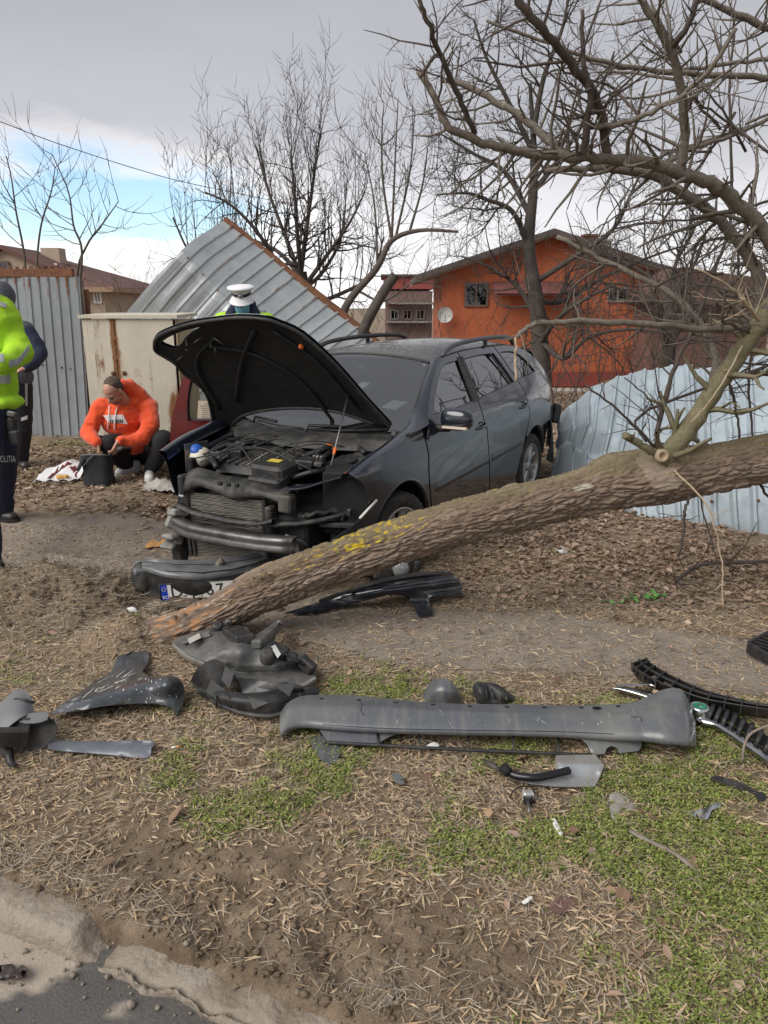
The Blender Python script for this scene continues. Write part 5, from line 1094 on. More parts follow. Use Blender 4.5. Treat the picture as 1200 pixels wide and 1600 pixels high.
for (u, y, w, h, n, lb) in ((185, 15, 1.3, 2.3, 12, 'bushy bare shrub between the left fence and the tilted fence'), (222, 19, 1.6, 2.6, 9, 'faint bare shrub far behind the rusty cabinet'), (590, 14.5, 1.6, 1.7, 12, 'tangled bare shrub behind the roof of the grey car'), (650, 17, 1.8, 2.4, 13, 'bare shrub just left of the orange house'), (905, 15, 1.6, 1.9, 11, 'bare shrub in front of the orange house wall, right of the dark tree'), (985, 13.5, 1.6, 2.2, 12, 'bare shrub in front of the right end of the orange house'), (1075, 12.5, 1.8, 2.5, 13, 'bare shrub behind the crumpled fence under the fallen crown'), (1170, 12, 1.8, 3.0, 13, 'tall bare shrub at the right edge behind the fence'), (700, 22, 1.6, 1.6, 9, 'low bare shrub at the foot of the orange house'), (780, 21, 1.6, 2.0, 9, 'bare shrub before the orange house, left of the dark tree')):
    x = (u - 600) / 1242 * y; brush(Vector((x, y, gz(x, y))), w, h, n, lb)
# ---------------------------------------------------------------- sheet metal fences, cabinet, houses
def rust_mat(name, base, rusts=((.20, .075, .03), (.10, .04, .022)), rough=.45, metal=.35, nscale=5, dirt=.3):
    m = bpy.data.materials.new(name); m.use_nodes = True; nt = m.node_tree; N = nt.nodes.new; L = nt.links.new; b = nt.nodes['Principled BSDF']
    at_ = N('ShaderNodeAttribute'); at_.attribute_name = 'rust'; tc = N('ShaderNodeTexCoord')
    def noise(s, d): n = N('ShaderNodeTexNoise'); n.inputs['Scale'].default_value = s; n.inputs['Detail'].default_value = d; n.inputs['Roughness'].default_value = .7; L(tc.outputs['Object'], n.inputs[0]); return n.outputs[0]
    n1 = noise(nscale, 10); n2 = noise(nscale * 7, 6)
    r = N('ShaderNodeValToRGB'); L(n2, r.inputs[0]); r.color_ramp.elements[0].position = .3; r.color_ramp.elements[0].color = (*rusts[1], 1); r.color_ramp.elements[1].position = .68; r.color_ramp.elements[1].color = (*rusts[0], 1)
    g = N('ShaderNodeValToRGB'); L(n1, g.inputs[0]); g.color_ramp.elements[0].position = .3; g.color_ramp.elements[0].color = (*[c * (1 - dirt) for c in base], 1); g.color_ramp.elements[1].position = .65; g.color_ramp.elements[1].color = (*base, 1)
    ma = N('ShaderNodeMath'); ma.operation = 'MULTIPLY_ADD'; L(n1, ma.inputs[0]); ma.inputs[1].default_value = 1.3; L(at_.outputs['Fac'], ma.inputs[2])
    mr = N('ShaderNodeMapRange'); L(ma.outputs[0], mr.inputs[0]); mr.inputs[1].default_value = .95; mr.inputs[2].default_value = 1.2
    mx = N('ShaderNodeMix'); mx.data_type = 'RGBA'; L(mr.outputs[0], mx.inputs[0]); L(g.outputs[0], mx.inputs[6]); L(r.outputs[0], mx.inputs[7]); L(mx.outputs[2], b.inputs['Base Color'])
    for s_, a, c in (('Roughness', rough, .9), ('Metallic', metal, 0)):
        q = N('ShaderNodeMapRange'); L(mr.outputs[0], q.inputs[0]); q.inputs[3].default_value = a; q.inputs[4].default_value = c; L(q.outputs[0], b.inputs[s_])
    bp = N('ShaderNodeBump'); bp.inputs['Strength'].default_value = .25; bp.inputs['Distance'].default_value = .01; L(n1, bp.inputs['Height']); L(bp.outputs[0], b.inputs['Normal'])
    return m
ZINC = rust_mat('zinc_sheet', (.36, .41, .44)); ZINC2 = rust_mat('pale_zinc_sheet', (.37, .435, .48), rough=.5, metal=.12, dirt=.32, nscale=3); GREYB = rust_mat('blue_grey_sheet', (.26, .285, .30), rough=.5, metal=.2, dirt=.2)
RUST = mat('rusted_iron', (.16, .065, .032), .9, noise=[(8, (.075, .034, .02), .8, 9), (30, (.26, .12, .06), .5, 7)], bump=(40, .6, .01))
def ribbed(name, fn, length, pitch, ribw, h, nt_, m, parent, rust_fn=None, s0=0.0, thick=.003):
    """trapezoid-ribbed sheet: fn(s metres, t 0..1, h) -> point"""
    S_ = []; k = 0
    while k * pitch < length:
        b = k * pitch
        for ds, hh in ((0, 0), (pitch * .33 - ribw * .3, 0.0), (pitch * .66 - ribw * .3, 0), (pitch - ribw * 1.5, 0), (pitch - ribw * 1.1, h), (pitch - ribw * .4, h), (pitch - .001, 0)):
            if b + ds <= length: S_.append((b + ds, hh))
        k += 1
    S_.append((length, 0)); T = np.linspace(0, 1, nt_); P = [[Vector(fn(s0 + s, t, hh)) for s, hh in S_] for t in T]
    mb = MB().grid(P, thick=thick, smooth=False); o = mb.build(name, m, parent, fix=False)
    n = len(S_) * nt_; r = []
    for t in T:
        for s, hh in S_: r.append(rust_fn(s, t, hh) if rust_fn else 0.0)
    k = len(o.data.vertices); r = r + r + [0.0] * (k - 2 * n); a = o.data.attributes.new('rust', 'FLOAT', 'POINT'); a.data.foreach_set('value', np.array(r[:k], np.float32)); return o
# left fence
A0, A1 = Vector((-5.6, 9.5, 0)), Vector((-3.62, 9.28, 0)); dirL = (A1 - A0).normalized(); LL = (A1 - A0).length; nL = Vector((dirL.y, -dirL.x, 0))
lf = thing('metal_fence', 'blue grey ribbed metal fence with a rusty top rail behind the men on the left', 'fence', A0)
zt, zb_ = at(60, 433, 9.4).z, at(60, 694, 9.4).z
def lfn(off):
    return lambda s, t, h: A0 + dirL * s + nL * (h + off + .01 * math.sin(s * 5 + t * 3)) + Vector((.06 * (1 - t), 0, zt + (zb_ - zt) * t + .015 * math.sin(s * 9) * t))
rf = lambda s, t, h: .30 * max(0, 1 - t * 6) + (.22 if h > 0 and t < .5 else 0) * (1 - t) + .1 * max(0, t - .9) * 8
ribbed('metal_sheet', lfn(0), LL - .62, .115, .03, .014, 12, GREYB, lf, rf); ribbed('metal_sheet', lfn(.012), .70, .115, .03, .014, 12, GREYB, lf, rf, s0=LL - .66)
p = A0 + Vector((0, 0, zt + .045)); q = A1 + Vector((-.05, 0, zt + .045)); m_ = MB()
m_.box((p + q) / 2 + nL * -.02, (LL + .1, .06, .09), (0, 0, math.atan2(dirL.y, dirL.x)), .004); m_.build('top_rail', RUST, lf)
for k in range(24):
    s = k * LL / 24 + random.uniform(0, .03); MB().box(A0 + dirL * s + Vector((0, 0, zt + .10 + random.uniform(-.01, .012))), (.035, .02, .04), (0, random.uniform(-.2, .2), 0), .003).build('rust_tooth', RUST, lf)
for u0, u1, v0, v1, y in ((127, 140, 437, 700, 9.42), (136, 149, 452, 700, 9.5)):
    a, b = at(u0, v0, y), at(u1, v1, y); MB().box(((a.x + b.x) / 2, y, (a.z + b.z) / 2), (abs(b.x - a.x), .08, a.z - b.z), (0, .01, 0), .006).build('post', RUST if v0 > 440 else mat('weathered_post', (.22, .175, .135), .9, noise=[(9, (.1, .07, .05), .7, 8)]), lf)
for u, v in ((98, 574), (112, 576), (130, 575), (68, 570)):
    p = at(u, v, 9.33); MB().lathe([(0, -.012), (.012, -.01), (.014, 0)], p + Vector((0, -.03, 0)), 'Y', 8).build('bolt', RUST, lf)

# the bent section, lifted and folded
bf = thing('bent_fence', 'folded and lifted section of ribbed metal fence with a rusty edge behind the raised bonnet', 'fence', at(300, 640, 12.2))
A_, B_, C_, D_, E_, F_ = at(350, 344, 12.7), at(584, 532, 12.4), at(279, 393, 11.7), at(480, 612, 11.5), at(140, 560, 12.25), at(350, 770, 12.1)
LB = (B_ - A_).length
def bfn(s, t, h):
    u = s / LB; tt = t * 2
    p = A_.lerp(B_, u).lerp(C_.lerp(D_, u), tt) if tt <= 1 else C_.lerp(D_, u).lerp(E_.lerp(F_, u), tt - 1)
    r = 1 - abs(tt - 1)
    if abs(tt - 1) < .3: p = p + Vector((0, .06, -.03)) * (1 - abs(tt - 1) / .3)
    p = p + Vector((0, -.03 * math.sin(u * 9 + tt * 2) * r, .025 * math.sin(u * 7 + tt)))
    return p + Vector((.25, -.65, .65)) * h + Vector((0, -.012, .01)) * (math.sin(s * 23) * math.exp(-((tt - 1.15) / .2) ** 2))
rs = np.random.default_rng(5).random(60)
brf = lambda s, t, h: (.42 * (rs[int(s / .2) % 60] > .4) if h > 0 else 0.0) * (1.0 if t < .52 else .35) + .25 * max(0, 1 - t * 14) - .1
for k, (s0, ln) in enumerate(((0, LB * .5), (LB * .495, LB * .505))): ribbed('metal_sheet', (lambda o: lambda s, t, h: bfn(s, t, h) + Vector((0, -.006 * o, .004 * o)))(k), ln, .2, .035, .022, 26, rust_mat('grey_zinc_sheet', (.45, .48, .49), rough=.42, metal=.3, dirt=.3, nscale=3), bf, brf, s0=s0)
dAB = (B_ - A_).normalized(); rows = []
for k in range(24):
    p = A_.lerp(B_, k / 23 * 1.02 - .01) + Vector((0, 0, random.gauss(0, .006))); rows.append([p + Vector((-.04, -.03, -.05)), p + Vector((.02, -.02, .0)), p + Vector((.05, .02, .045)), p + Vector((.06, .08, .02)), p + Vector((0, .04, -.02))])
MB().grid(rows, closed=True).build('rusty_rail', RUST, bf)
for k in range(9):
    p = bfn(LB * (k + .5) / 9, .49, .03); MB().lathe([(0, .012), (.014, .01), (.016, 0)], p, 'Y', 8, rot=Matrix.Rotation(math.pi, 3, 'X')).build('bolt', RUST, bf)

# the crumpled section on the right
rt = thing('crumpled_fence', 'pale crumpled ribbed metal fence pushed over by the rear of the grey car', 'fence', at(1000, 812, 6.6))
CO = [[(866, 668, 8.45), (860, 715, 8.15), (852, 775, 7.95)], [(880, 645, 8.5), (882, 700, 7.9), (884, 780, 7.6)], [(935, 602, 8.3), (918, 692, 7.45), (935, 792, 7.1)], [(985, 589, 8.0), (975, 690, 7.15), (985, 806, 6.62)], [(1045, 577, 7.65), (1050, 690, 6.8), (1060, 816, 6.4)], [(1110, 567, 7.35), (1120, 690, 6.5), (1130, 828, 6.18)], [(1200, 545, 7.0), (1200, 690, 6.3), (1200, 838, 5.98)], [(1330, 518, 6.7), (1330, 690, 6.0), (1330, 860, 5.7)], [(1500, 490, 6.4), (1500, 690, 5.7), (1500, 880, 5.4)]]
cT, cM, cB = (cr([at(*c[k]) for c in CO], 12) for k in range(3))
LR = sum((a - b).length for a, b in zip(cM[1:], cM)); acc = [0]
for a, b in zip(cM[1:], cM): acc.append(acc[-1] + (a - b).length)
def rfn(s, t, h):
    i = max(0, min(len(acc) - 2, int(np.searchsorted(acc, s)) - 1)); f = (s - acc[i]) / max(1e-6, acc[i + 1] - acc[i]); T_, M_, B2 = (c[i].lerp(c[i + 1], f) for c in (cT, cM, cB))
    a, b = T_.lerp(M_, t * 2) if t < .5 else M_.lerp(B2, t * 2 - 1), None
    q = (1 - t) * (1 - t) * T_ + 2 * t * (1 - t) * (M_ * 2 - T_ * .5 - B2 * .5) + t * t * B2
    cr_ = math.exp(-(s / .9) ** 2); n = float(fbm(np.array([s * 2.3]), np.array([t * 2.6]), None, 3, 61)[0]); n2 = float(fbm(np.array([s * 5]), np.array([t * 3.5]), None, 2, 62)[0])
    fold = max(0, 1 - abs(t - (.42 + .16 * s + .05 * n)) / .11) * math.exp(-((s - .55) / .6) ** 2)
    return q + Vector((.05, -.75, .5)) * (h + .10 * n * (.3 + cr_) + .12 * abs(n2) * cr_ - .26 * fold + .17 * math.exp(-(s / 1.1) ** 2) * (2 * abs(((s / .34 + .25 * t + .3 * n) % 1) - .5)) * min(1, 3 * (1 - t) + .2) + .20 * math.exp(-(s / 1.3) ** 2) * max(0, 1 - abs(t - .55 + .25 * s) / .4) - .05 * abs(float(fbm(np.array([s * 3.1 + t * 4]), np.array([t * 2 - s * 2.0]), None, 2, 66)[0])) * 2) + Vector((0, 0, .035 * n * (1 - t)))
rr_ = lambda s, t, h: (.30 if h > 0 else 0) * (1 if int(s / .17) % 3 != 1 else .4) * (1 - .5 * t) - .05
sp_ = acc[int(np.argmin([abs(600 + FPX * c.x / (c.y * cP - (c.z - CAM_H) * sP) - 1076) for c in cT]))]
ribbed('metal_sheet', rfn, sp_ + .03, .17, .036, .036, 34, ZINC2, rt, rr_)
ribbed('metal_sheet', lambda s, t, h: rfn(s, t, h) + Vector((.0, .05 - .03 * t, -.045 * (1 - t))), LR - sp_ - .02, .17, .036, .036, 34, ZINC2, rt, rr_, s0=sp_)
MB().tube([cT[k] + Vector((0, .12, -.03)) for k in range(20, 52, 4)], .022, 4).build('rusty_rail', RUST, rt)
for s, t in ((sp_ + .25, .2), (sp_ + .5, .82), (sp_ + .9, .78), (sp_ + .1, .85), (sp_ + 1.1, .3)):
    MB().lathe([(0, -.012), (.013, -.01), (.015, 0)], rfn(s, t, .03), 'Y', 8).build('bolt', RUST, rt)

# rusty metal cabinet
cbn = thing('metal_cabinet', 'rusty pale metal cabinet with two doors and scribbles behind the crouching man', 'cabinet', at(205, 700, 8.9))
def rustgrid(name, o, ax, ay, w, h, m, parent, fn, thick=.02, nx=26, ny=40):
    ax, ay = Vector(ax), Vector(ay); P = [[o + ax * (w * i / nx) + ay * (h * j / ny) for i in range(nx + 1)] for j in range(ny + 1)]
    ob = MB().grid(P, thick=thick, smooth=False).build(name, m, parent, fix=False); n = (nx + 1) * (ny + 1)
    r = [fn(i / nx, j / ny) for j in range(ny + 1) for i in range(nx + 1)]; k = len(ob.data.vertices); r = (r + r + [.1] * k)[:k]
    a = ob.data.attributes.new('rust', 'FLOAT', 'POINT'); a.data.foreach_set('value', np.array(r, np.float32)); return ob
CABM = rust_mat('cabinet_paint', (.60, .55, .45), ((.30, .13, .05), (.13, .055, .03)), .6, 0, 3.2, .22)
yc = 8.85; x0, x1, x2 = at(137, 600, yc).x, at(186.5, 600, yc).x, at(277, 600, yc).x; zt2, zb2 = at(200, 499, yc).z, at(200, 680, yc).z; H_ = zt2 - zb2
edge = lambda i, j, e=.05: max(0, 1 - min(i, 1 - i) / e) * .18
sn = lambda i, j, s: float(fbm(np.array([i * 14.0]), np.array([j * 1.6]), None, 3, s)[0])
d1 = rustgrid('door', Vector((x0 + .01, yc, zb2)), (1, 0, 0), (0, 0, 1), x1 - x0 - .015, H_, CABM, cbn, lambda i, j: max(0, (i - .82) / .18) * .45 + edge(i, j) + .4 * max(0, .12 - j) * 5 + sn(i, j, 71) * .8 + .10 + .1 * j)
d2 = rustgrid('door', Vector((x1 + .01, yc, zb2)), (1, 0, 0), (0, 0, 1), x2 - x1 - .01, H_, CABM, cbn, lambda i, j: max(0, (.1 - i) / .1) * .5 + edge(i, j, .03) + .55 * math.exp(-((i - .93) / .1) ** 2 - ((j - .22) / .12) ** 2) * 1.6 + .35 * max(0, .10 - j) * 6 + sn(i, j, 72) * .8 + .07 + .12 * i)
rustgrid('side_panel', Vector((x2 + .02, yc + .01, zb2)), (0, 1, 0), (0, 0, 1), .85, H_, rust_mat('cabinet_side_paint', (.42, .36, .22), ((.32, .15, .055), (.16, .07, .03)), .6, 0, 4, .25), cbn, lambda i, j: max(0, (.1 - i) / .1) * .3 + edge(i, j) + .25 * max(0, .2 - j) * 4 + sn(i, j, 73) * .9 + .14, nx=14)
MB().box(((x0 + x2) / 2, yc + .46, (zt2 + zb2) / 2), (x2 - x0 - .02, .8, H_ - .02)).build('carcass', RUST, cbn)
rustgrid('roof', Vector((x0 - .02, yc - .05, zt2 + .012)), (1, 0, 0), (0, 1, .02), x2 - x0 + .08, .98, CABM, cbn, lambda i, j: edge(i, j, .02) + max(0, .2 - j) * 1.2, .035, 30, 10)
for xx, yy in ((x0 + .05, yc + .05), (x2 - .05, yc + .05), (x2 - .05, yc + .8), (x0 + .05, yc + .8)): MB().box((xx, yy, zb2 - .12), (.06, .06, .26)).build('leg', RUST, cbn)
for xx in (x1 - .05, x1 + .075): MB().lathe([(.008, -.035), (.026, -.03), (.026, -.012), (.012, 0)], (xx, yc, at(185, 583, yc).z), 'Y', 12).build('knob', RUST, cbn)
for vv in (530, 560, 620, 655): MB().tube([(x1 + .0, yc - .012, at(185, vv, yc).z - .03), (x1, yc - .012, at(185, vv, yc).z + .03)], .012, 8).build('hinge', RUST, cbn)
INK = mat('faded_spray_paint', (.2, .185, .17), .8); INK2 = mat('dark_scribble', (.12, .13, .22), .8)
for q, m, w in (([(207, 640), (206, 610), (204, 575), (230, 572), (262, 577)], INK, .006), ([(222, 618), (238, 612), (252, 625), (256, 645), (250, 660)], INK, .009), ([(222, 640), (230, 632), (238, 636)], INK, .006), ([(213, 560), (225, 540), (240, 528)], INK, .006), ([(205, 548), (220, 560), (232, 585)], INK, .005), ([(250, 506), (253, 503), (255, 508), (258, 504), (261, 509), (262, 505)], INK2, .004)):
    MB().tube(cr([at(u, v, yc - .003) for u, v in q], 5), w, 6, flat=.25).build('scribble', m, cbn, fix=False)
# broken masonry footing under the cabinet
for k, (u, v, sx) in enumerate(((245, 712, .22), (262, 700, .2), (216, 702, .18))):
    p = at(u, v, 8.7); tag(lump(MB(), p, (sx, .12, .11), 60 + k, .25, 2).build('concrete_block', mat('old_concrete', (.3, .27, .22), .95, noise=[(8, (.18, .15, .12), .7, 8)], bump=(20, .6, .02))), ['grey broken concrete block under the right edge of the cabinet', 'grey concrete block beside the red car door at the right corner of the cabinet', 'grey concrete block under the middle of the cabinet, left of two others'][k], 'block', 'concrete blocks under the cabinet')

# ---- orange house
def quad_wall(mb, a, b, z0, z1): return mb.add([(a[0], a[1], z0), (b[0], b[1], z0), (b[0], b[1], z1), (a[0], a[1], z1)], [(0, 1, 2, 3)], False)
OR_ = mat('orange_render', (.35, .092, .038), .9, noise=[(.5, (.27, .065, .028), .7, 9), (5, (.46, .14, .06), .4, 8)]); ROOFT = mat('dark_roof', (.07, .055, .05), .8, noise=[(2, (.11, .09, .08), .6, 6)]); WHT = mat('white_frame', (.7, .69, .66), .6); PANE = glass_mat('house_pane', (.25, .27, .28))
YH = 30.0; hx0, hx1, hxa = at(690, 460, YH).x, at(1027, 460, YH).x, at(855, 460, YH).x; ze, za, zg = at(683, 428, YH).z, at(855, 372, YH).z, -1.5
oh = thing('orange_house', 'orange rendered gabled house with a dark roof behind the bare tree', 'house', (hxa, YH, zg))
w = MB(); w.prism([(hx0, zg), (hx1, zg), (hx1, ze), (hxa, za), (hx0, ze)], -5, (0, YH, 0)); w.build('wall', OR_, oh)
for sg, xe in ((-1, hx0), (1, hx1)):
    ov = 1.0; xo = xe + sg * ov; zo = ze - (za - ze) / (hxa - hx0) * ov
    a = [(hxa, za + .06), (xo, zo + .06), (xo, zo + .26), (hxa, za + .28)]; m_ = MB().prism(a if sg < 0 else a[::-1], -6.4, (0, YH - .7, 0)); m_.build('roof', ROOFT, oh)
    a = [(hxa, za + .0), (xo, zo + .0), (xo, zo + .055), (hxa, za + .055)]; MB().prism(a if sg < 0 else a[::-1], -6.2, (0, YH - .6, 0)).build('soffit', mat('soffit_timber', (.3, .2, .13), .8), oh)
MB().box(((hx0 + hx1) / 2, YH - .05, at(800, 606, YH).z - .15), (hx1 - hx0 + .1, .14, .3)).build('plinth', mat('pale_plinth', (.5, .47, .43), .9), oh)
MB().box(((hx0 + hx1) / 2, YH - .03, at(800, 592, YH).z), (hx1 - hx0 + .06, .08, .55)).build('dado', mat('dark_red_dado', (.2, .04, .028), .85), oh)
def window(u0, v0, u1, v1, Y, par, frame=WHT, nx=2, curtain=True):
    a, b = at(u0, v0, Y), at(u1, v1, Y); wdt, hgt = b.x - a.x, a.z - b.z; c = Vector(((a.x + b.x) / 2, Y, (a.z + b.z) / 2)); fr = MB()
    for s_ in (-1, 1): fr.box(c + Vector((s_ * (wdt / 2 - .03), -.03, 0)), (.07, .08, hgt)); fr.box(c + Vector((0, -.03, s_ * (hgt / 2 - .03))), (wdt - .14, .078, .07))
    for k in range(1, nx): fr.box(c + Vector((-wdt / 2 + wdt * k / nx, -.028, 0)), (.05, .07, hgt - .14))
    f = fr.build('window', frame, par); MB().box(c + Vector((0, -.012, 0)), (wdt - .1, .01, hgt - .1)).build('pane', PANE, f)
    if curtain: MB().box(c + Vector((0, .006, 0)), (wdt - .08, .012, hgt - .08)).build('curtain', mat('pale_curtain', (.45, .45, .44), .9, noise=[(6, (.16, .16, .17), .8, 5)]), f)
window(726, 441, 762, 479, YH, oh, mat('dark_frame', (.12, .075, .06), .6), 2); window(950, 449, 980, 472, YH, oh, mat('dull_frame', (.22, .2, .185), .7), 2)
a, b = at(768, 442, YH), at(884, 462, YH); MB().add([(a.x, YH - .02, a.z), (b.x, YH - .02, a.z), (b.x, YH - 1.1, b.z), (a.x, YH - 1.1, b.z)], [(0, 1, 2, 3)], False).add([(a.x, YH - .02, a.z + .06), (b.x, YH - .02, a.z + .06), (b.x, YH - 1.1, b.z + .06), (a.x, YH - 1.1, b.z + .06)], [(3, 2, 1, 0)], False).build('awning', mat('maroon_awning', (.13, .045, .04), .8), oh)
for u, v, w_, h_, m in ((921, 388, .5, .9, RUST), (941, 394, .55, .8, mat('pale_chimney', (.42, .38, .31), .9))):
    p = at(u, v, 33); ch = MB().box(p, (w_, .5, h_)).build('chimney', m, oh); MB().box(p + Vector((0, 0, h_ / 2 + .04)), (w_ + .14, .62, .08)).build('chimney_cap', m, ch)
dp = at(695, 492, YH - .35); ds_ = MB()
for r0, r1, z0, z1 in ((0, .1, .0, .01), (.1, .2, .01, .035), (.2, .29, .035, .075)): ds_.lathe([(r0, z0), (r1, z1)], (0, 0, 0), 'Y', 24)
ds_.v = [(p[0] + dp.x, -p[1] + dp.y, p[2] + dp.z) for p in ds_.v]; dd = ds_.build('satellite_dish', mat('dish_grey', (.5, .5, .48), .6, noise=[(20, (.2, .2, .2), .7, 4)]), oh)
MB().tube([dp, dp + Vector((0, .35, -.1))], .03, 6).tube([dp + Vector((0, -.06, -.26)), dp + Vector((0, -.4, -.05))], .015, 5).build('dish_arm', STEEL, dd)
an = thing('brown_annex', 'low dark brown outbuilding with a sloping roof right of the orange house', 'building', (12.5, 28, -1.5))
a, b = at(1022, 470, 28), at(1200, 520, 28); MB().box(((a.x + b.x) / 2, 30, (a.z - 1.5) / 2), (b.x - a.x, 4, a.z + 1.5)).build('wall', mat('red_brown_wall', (.14, .075, .058), .9, noise=[(1, (.12, .05, .04), .7, 6)]), an)
MB().prism([(a.x - .4, a.z), (b.x + .4, a.z - .3), (b.x + .4, a.z + .6), (a.x + .6, a.z + 1.1), (a.x - .4, a.z + .2)], -5, (0, 27.4, 0)).build('roof', mat('brown_roof', (.12, .07, .055), .85, noise=[(3, (.08, .05, .04), .7, 6)]), an)
window(1060, 490, 1090, 515, 27.98, an, mat('dull_frame', (.22, .2, .185), .7), 2)
# far pale building
fb = thing('apartment_building', 'pale apartment building with a red upper storey seen far off between the trees', 'building', (2.2, 62, -1.6))
a, b = at(602, 440, 62), at(676, 440, 62); MB().box(((a.x + b.x) / 2, 66, (a.z - 2.6) / 2), (b.x - a.x, 8, a.z - .4 + 1.6)).build('wall', mat('dim_render', (.16, .105, .095), .9), fb)
MB().box(((a.x + b.x) / 2, 66, a.z - .1), (b.x - a.x + .3, 8.3, .9)).build('upper_storey', mat('red_render', (.25, .06, .05), .9), fb); MB().box(((a.x + b.x) / 2, 66, a.z + .45), (b.x - a.x + .7, 8.8, .16)).build('roof', ROOFT, fb)
for u in (610, 630, 650): window(u, 484, u + 13, 499, 61.95, fb, mat('dull_frame', (.22, .2, .185), .7), 2)
for v in (474, 503): p = at(640, v, 61.5); MB().box(p, (b.x - a.x, .9, .12)).build('balcony', mat('dull_frame', (.22, .2, .185), .7), fb)
# house with brown roof on the left
lh = thing('beige_house', 'beige house with a brown hipped roof behind the left metal fence', 'house', (-14, 32, -1.5))
BRT = mat('brown_tiles', (.115, .055, .045), .85, noise=[(2, (.08, .04, .035), .7, 6), (14, (.16, .08, .065), .5, 5)]); BEI = mat('beige_render', (.42, .33, .25), .9, noise=[(1.5, (.34, .26, .2), .6, 6)])
YL = 31.0; xr = at(163, 460, YL).x; ze2 = at(170, 447, YL).z; zr = at(60, 395, 34).z
MB().box((xr - 4, YL + 4, (ze2 - 1.5) / 2), (8, 8, ze2 + 1.5)).build('wall', BEI, lh)
e = .5; b4 = [(xr - 8 - e, YL - e, ze2), (xr + e, YL - e, ze2 - .05), (xr + e, YL + 8 + e, ze2), (xr - 8 - e, YL + 8 + e, ze2)]; r2 = [(at(20, 393, 35).x, YL + 4, zr), (at(84, 402, 35).x, YL + 4, zr - .1)]
rf_ = MB().add(b4 + r2, [(0, 1, 5, 4), (1, 2, 5), (2, 3, 4, 5), (3, 0, 4)], False).build('roof', BRT, lh); MB().box((xr - 4, YL + 4, ze2 - .14), (9.1, 9.1, .18)).build('eaves', mat('soffit_timber', (.3, .2, .13), .8), lh)
p = at(84, 402, 33.5); MB().box(p + Vector((0, 0, -.1)), (.75, .7, .9)).build('chimney', BEI, rf_)
p = at(8, 415, 30.6); MB().prism([(-1.3, -.9), (1.3, -.9), (1.3, -.05), (0, .55), (-1.3, -.05)], -3, p).build('dormer', BEI, lh); 
for sg in (-1, 1): MB().prism([(0, .58), (sg * 1.6, -.16), (sg * 1.6, -.02), (0, .74)][:: sg], -3.3, p + Vector((0, -.25, 0))).build('dormer_roof', BRT, lh)
window(-4, 408, 16, 428, 30.55, lh, mat('dark_frame', (.1, .05, .04), .6), 1, False); window(146, 452, 160, 474, YL, lh, WHT, 2); window(128, 450, 140, 474, YL, lh, WHT, 2)
p = at(78, 418, 32); MB().box(p, (.5, .04, .35), (R(-35), 0, 0)).build('skylight', WHT, rf_)
# overhead cable
P = [at(u, v, y) for u, v, y in ((-40, 178, 11), (0, 190, 11.5), (70, 217, 12.3), (150, 244, 13.2), (220, 266, 14), (290, 285, 15), (420, 312, 16.5), (520, 330, 18))]
tag(MB().tube(cr(P, 6), .006, 4).build('overhead_cable', BLACK), 'thin dark overhead cable crossing the sky on the left', 'cable')
# ---------------------------------------------------------------- people
SKIN = mat('skin', (.50, .27, .19), .55, noise=[(25, (.42, .19, .14), .5, 5)]); HAIR = mat('short_dark_hair', (.06, .042, .034), .95, noise=[(45, (.17, .11, .085), .6, 5)])
ORANGE = mat('orange_cotton', (.78, .085, .018), .9, sheen=.3, noise=[(14, (.66, .065, .015), .5, 6)], bump=(220, .15, .002)); BLKC = mat('black_cloth', (.012, .012, .014), .9, bump=(120, .2, .003)); NAVY = mat('navy_cloth', (.013, .017, .04), .9, noise=[(9, (.02, .026, .055), .6, 5)])
HIVIS = mat('hi_vis_yellow', (.42, .72, .02), .8, noise=[(5, (.27, .50, .02), .6, 8), (40, (.34, .62, .03), .4, 4)]); REFL = mat('reflective_grey', (.33, .34, .35), .5); GREYC = mat('grey_cloth', (.085, .09, .105), .95, noise=[(30, (.06, .065, .075), .6, 5)], bump=(150, .3, .003)); WHITEC = mat('white_cloth', (.72, .72, .72), .8); SHOEW = mat('white_shoe', (.72, .72, .70), .6, noise=[(14, (.5, .48, .44), .5, 5)]); SHOEG = mat('grey_shoe', (.46, .47, .46), .65, noise=[(10, (.3, .29, .27), .5, 5)]); SHOEB = mat('black_shoe', (.014, .014, .015), .4, noise=[(10, (.06, .05, .04), .6, 5)])
def caps(bm_v, bm_f, p0, r0, p1, r1, n=12):
    p0, p1 = Vector(p0), Vector(p1); d = p1 - p0; L_ = d.length; d = d.normalized() if L_ > 1e-6 else Vector((0, 0, 1)); q = d.to_track_quat('Z', 'Y'); prof = []
    for k in range(6): a = -math.pi / 2 + math.pi / 2 * k / 5; prof.append((r0 * math.cos(a), r0 * math.sin(a)))
    for k in range(6): a = math.pi / 2 * k / 5; prof.append((r1 * math.cos(a), L_ + r1 * math.sin(a)))
    o = len(bm_v)
    for r, h in prof:
        for k in range(n): w = 2 * math.pi * k / n; bm_v.append(p0 + q @ Vector((max(r, 1e-4) * math.cos(w), max(r, 1e-4) * math.sin(w), h)))
    m = len(prof)
    for i in range(m - 1):
        for k in range(n): bm_f.append((o + i * n + k, o + i * n + (k + 1) % n, o + (i + 1) * n + (k + 1) % n, o + (i + 1) * n + k))
    bm_f.append(tuple(o + k for k in range(n - 1, -1, -1))); bm_f.append(tuple(o + (m - 1) * n + k for k in range(n)))
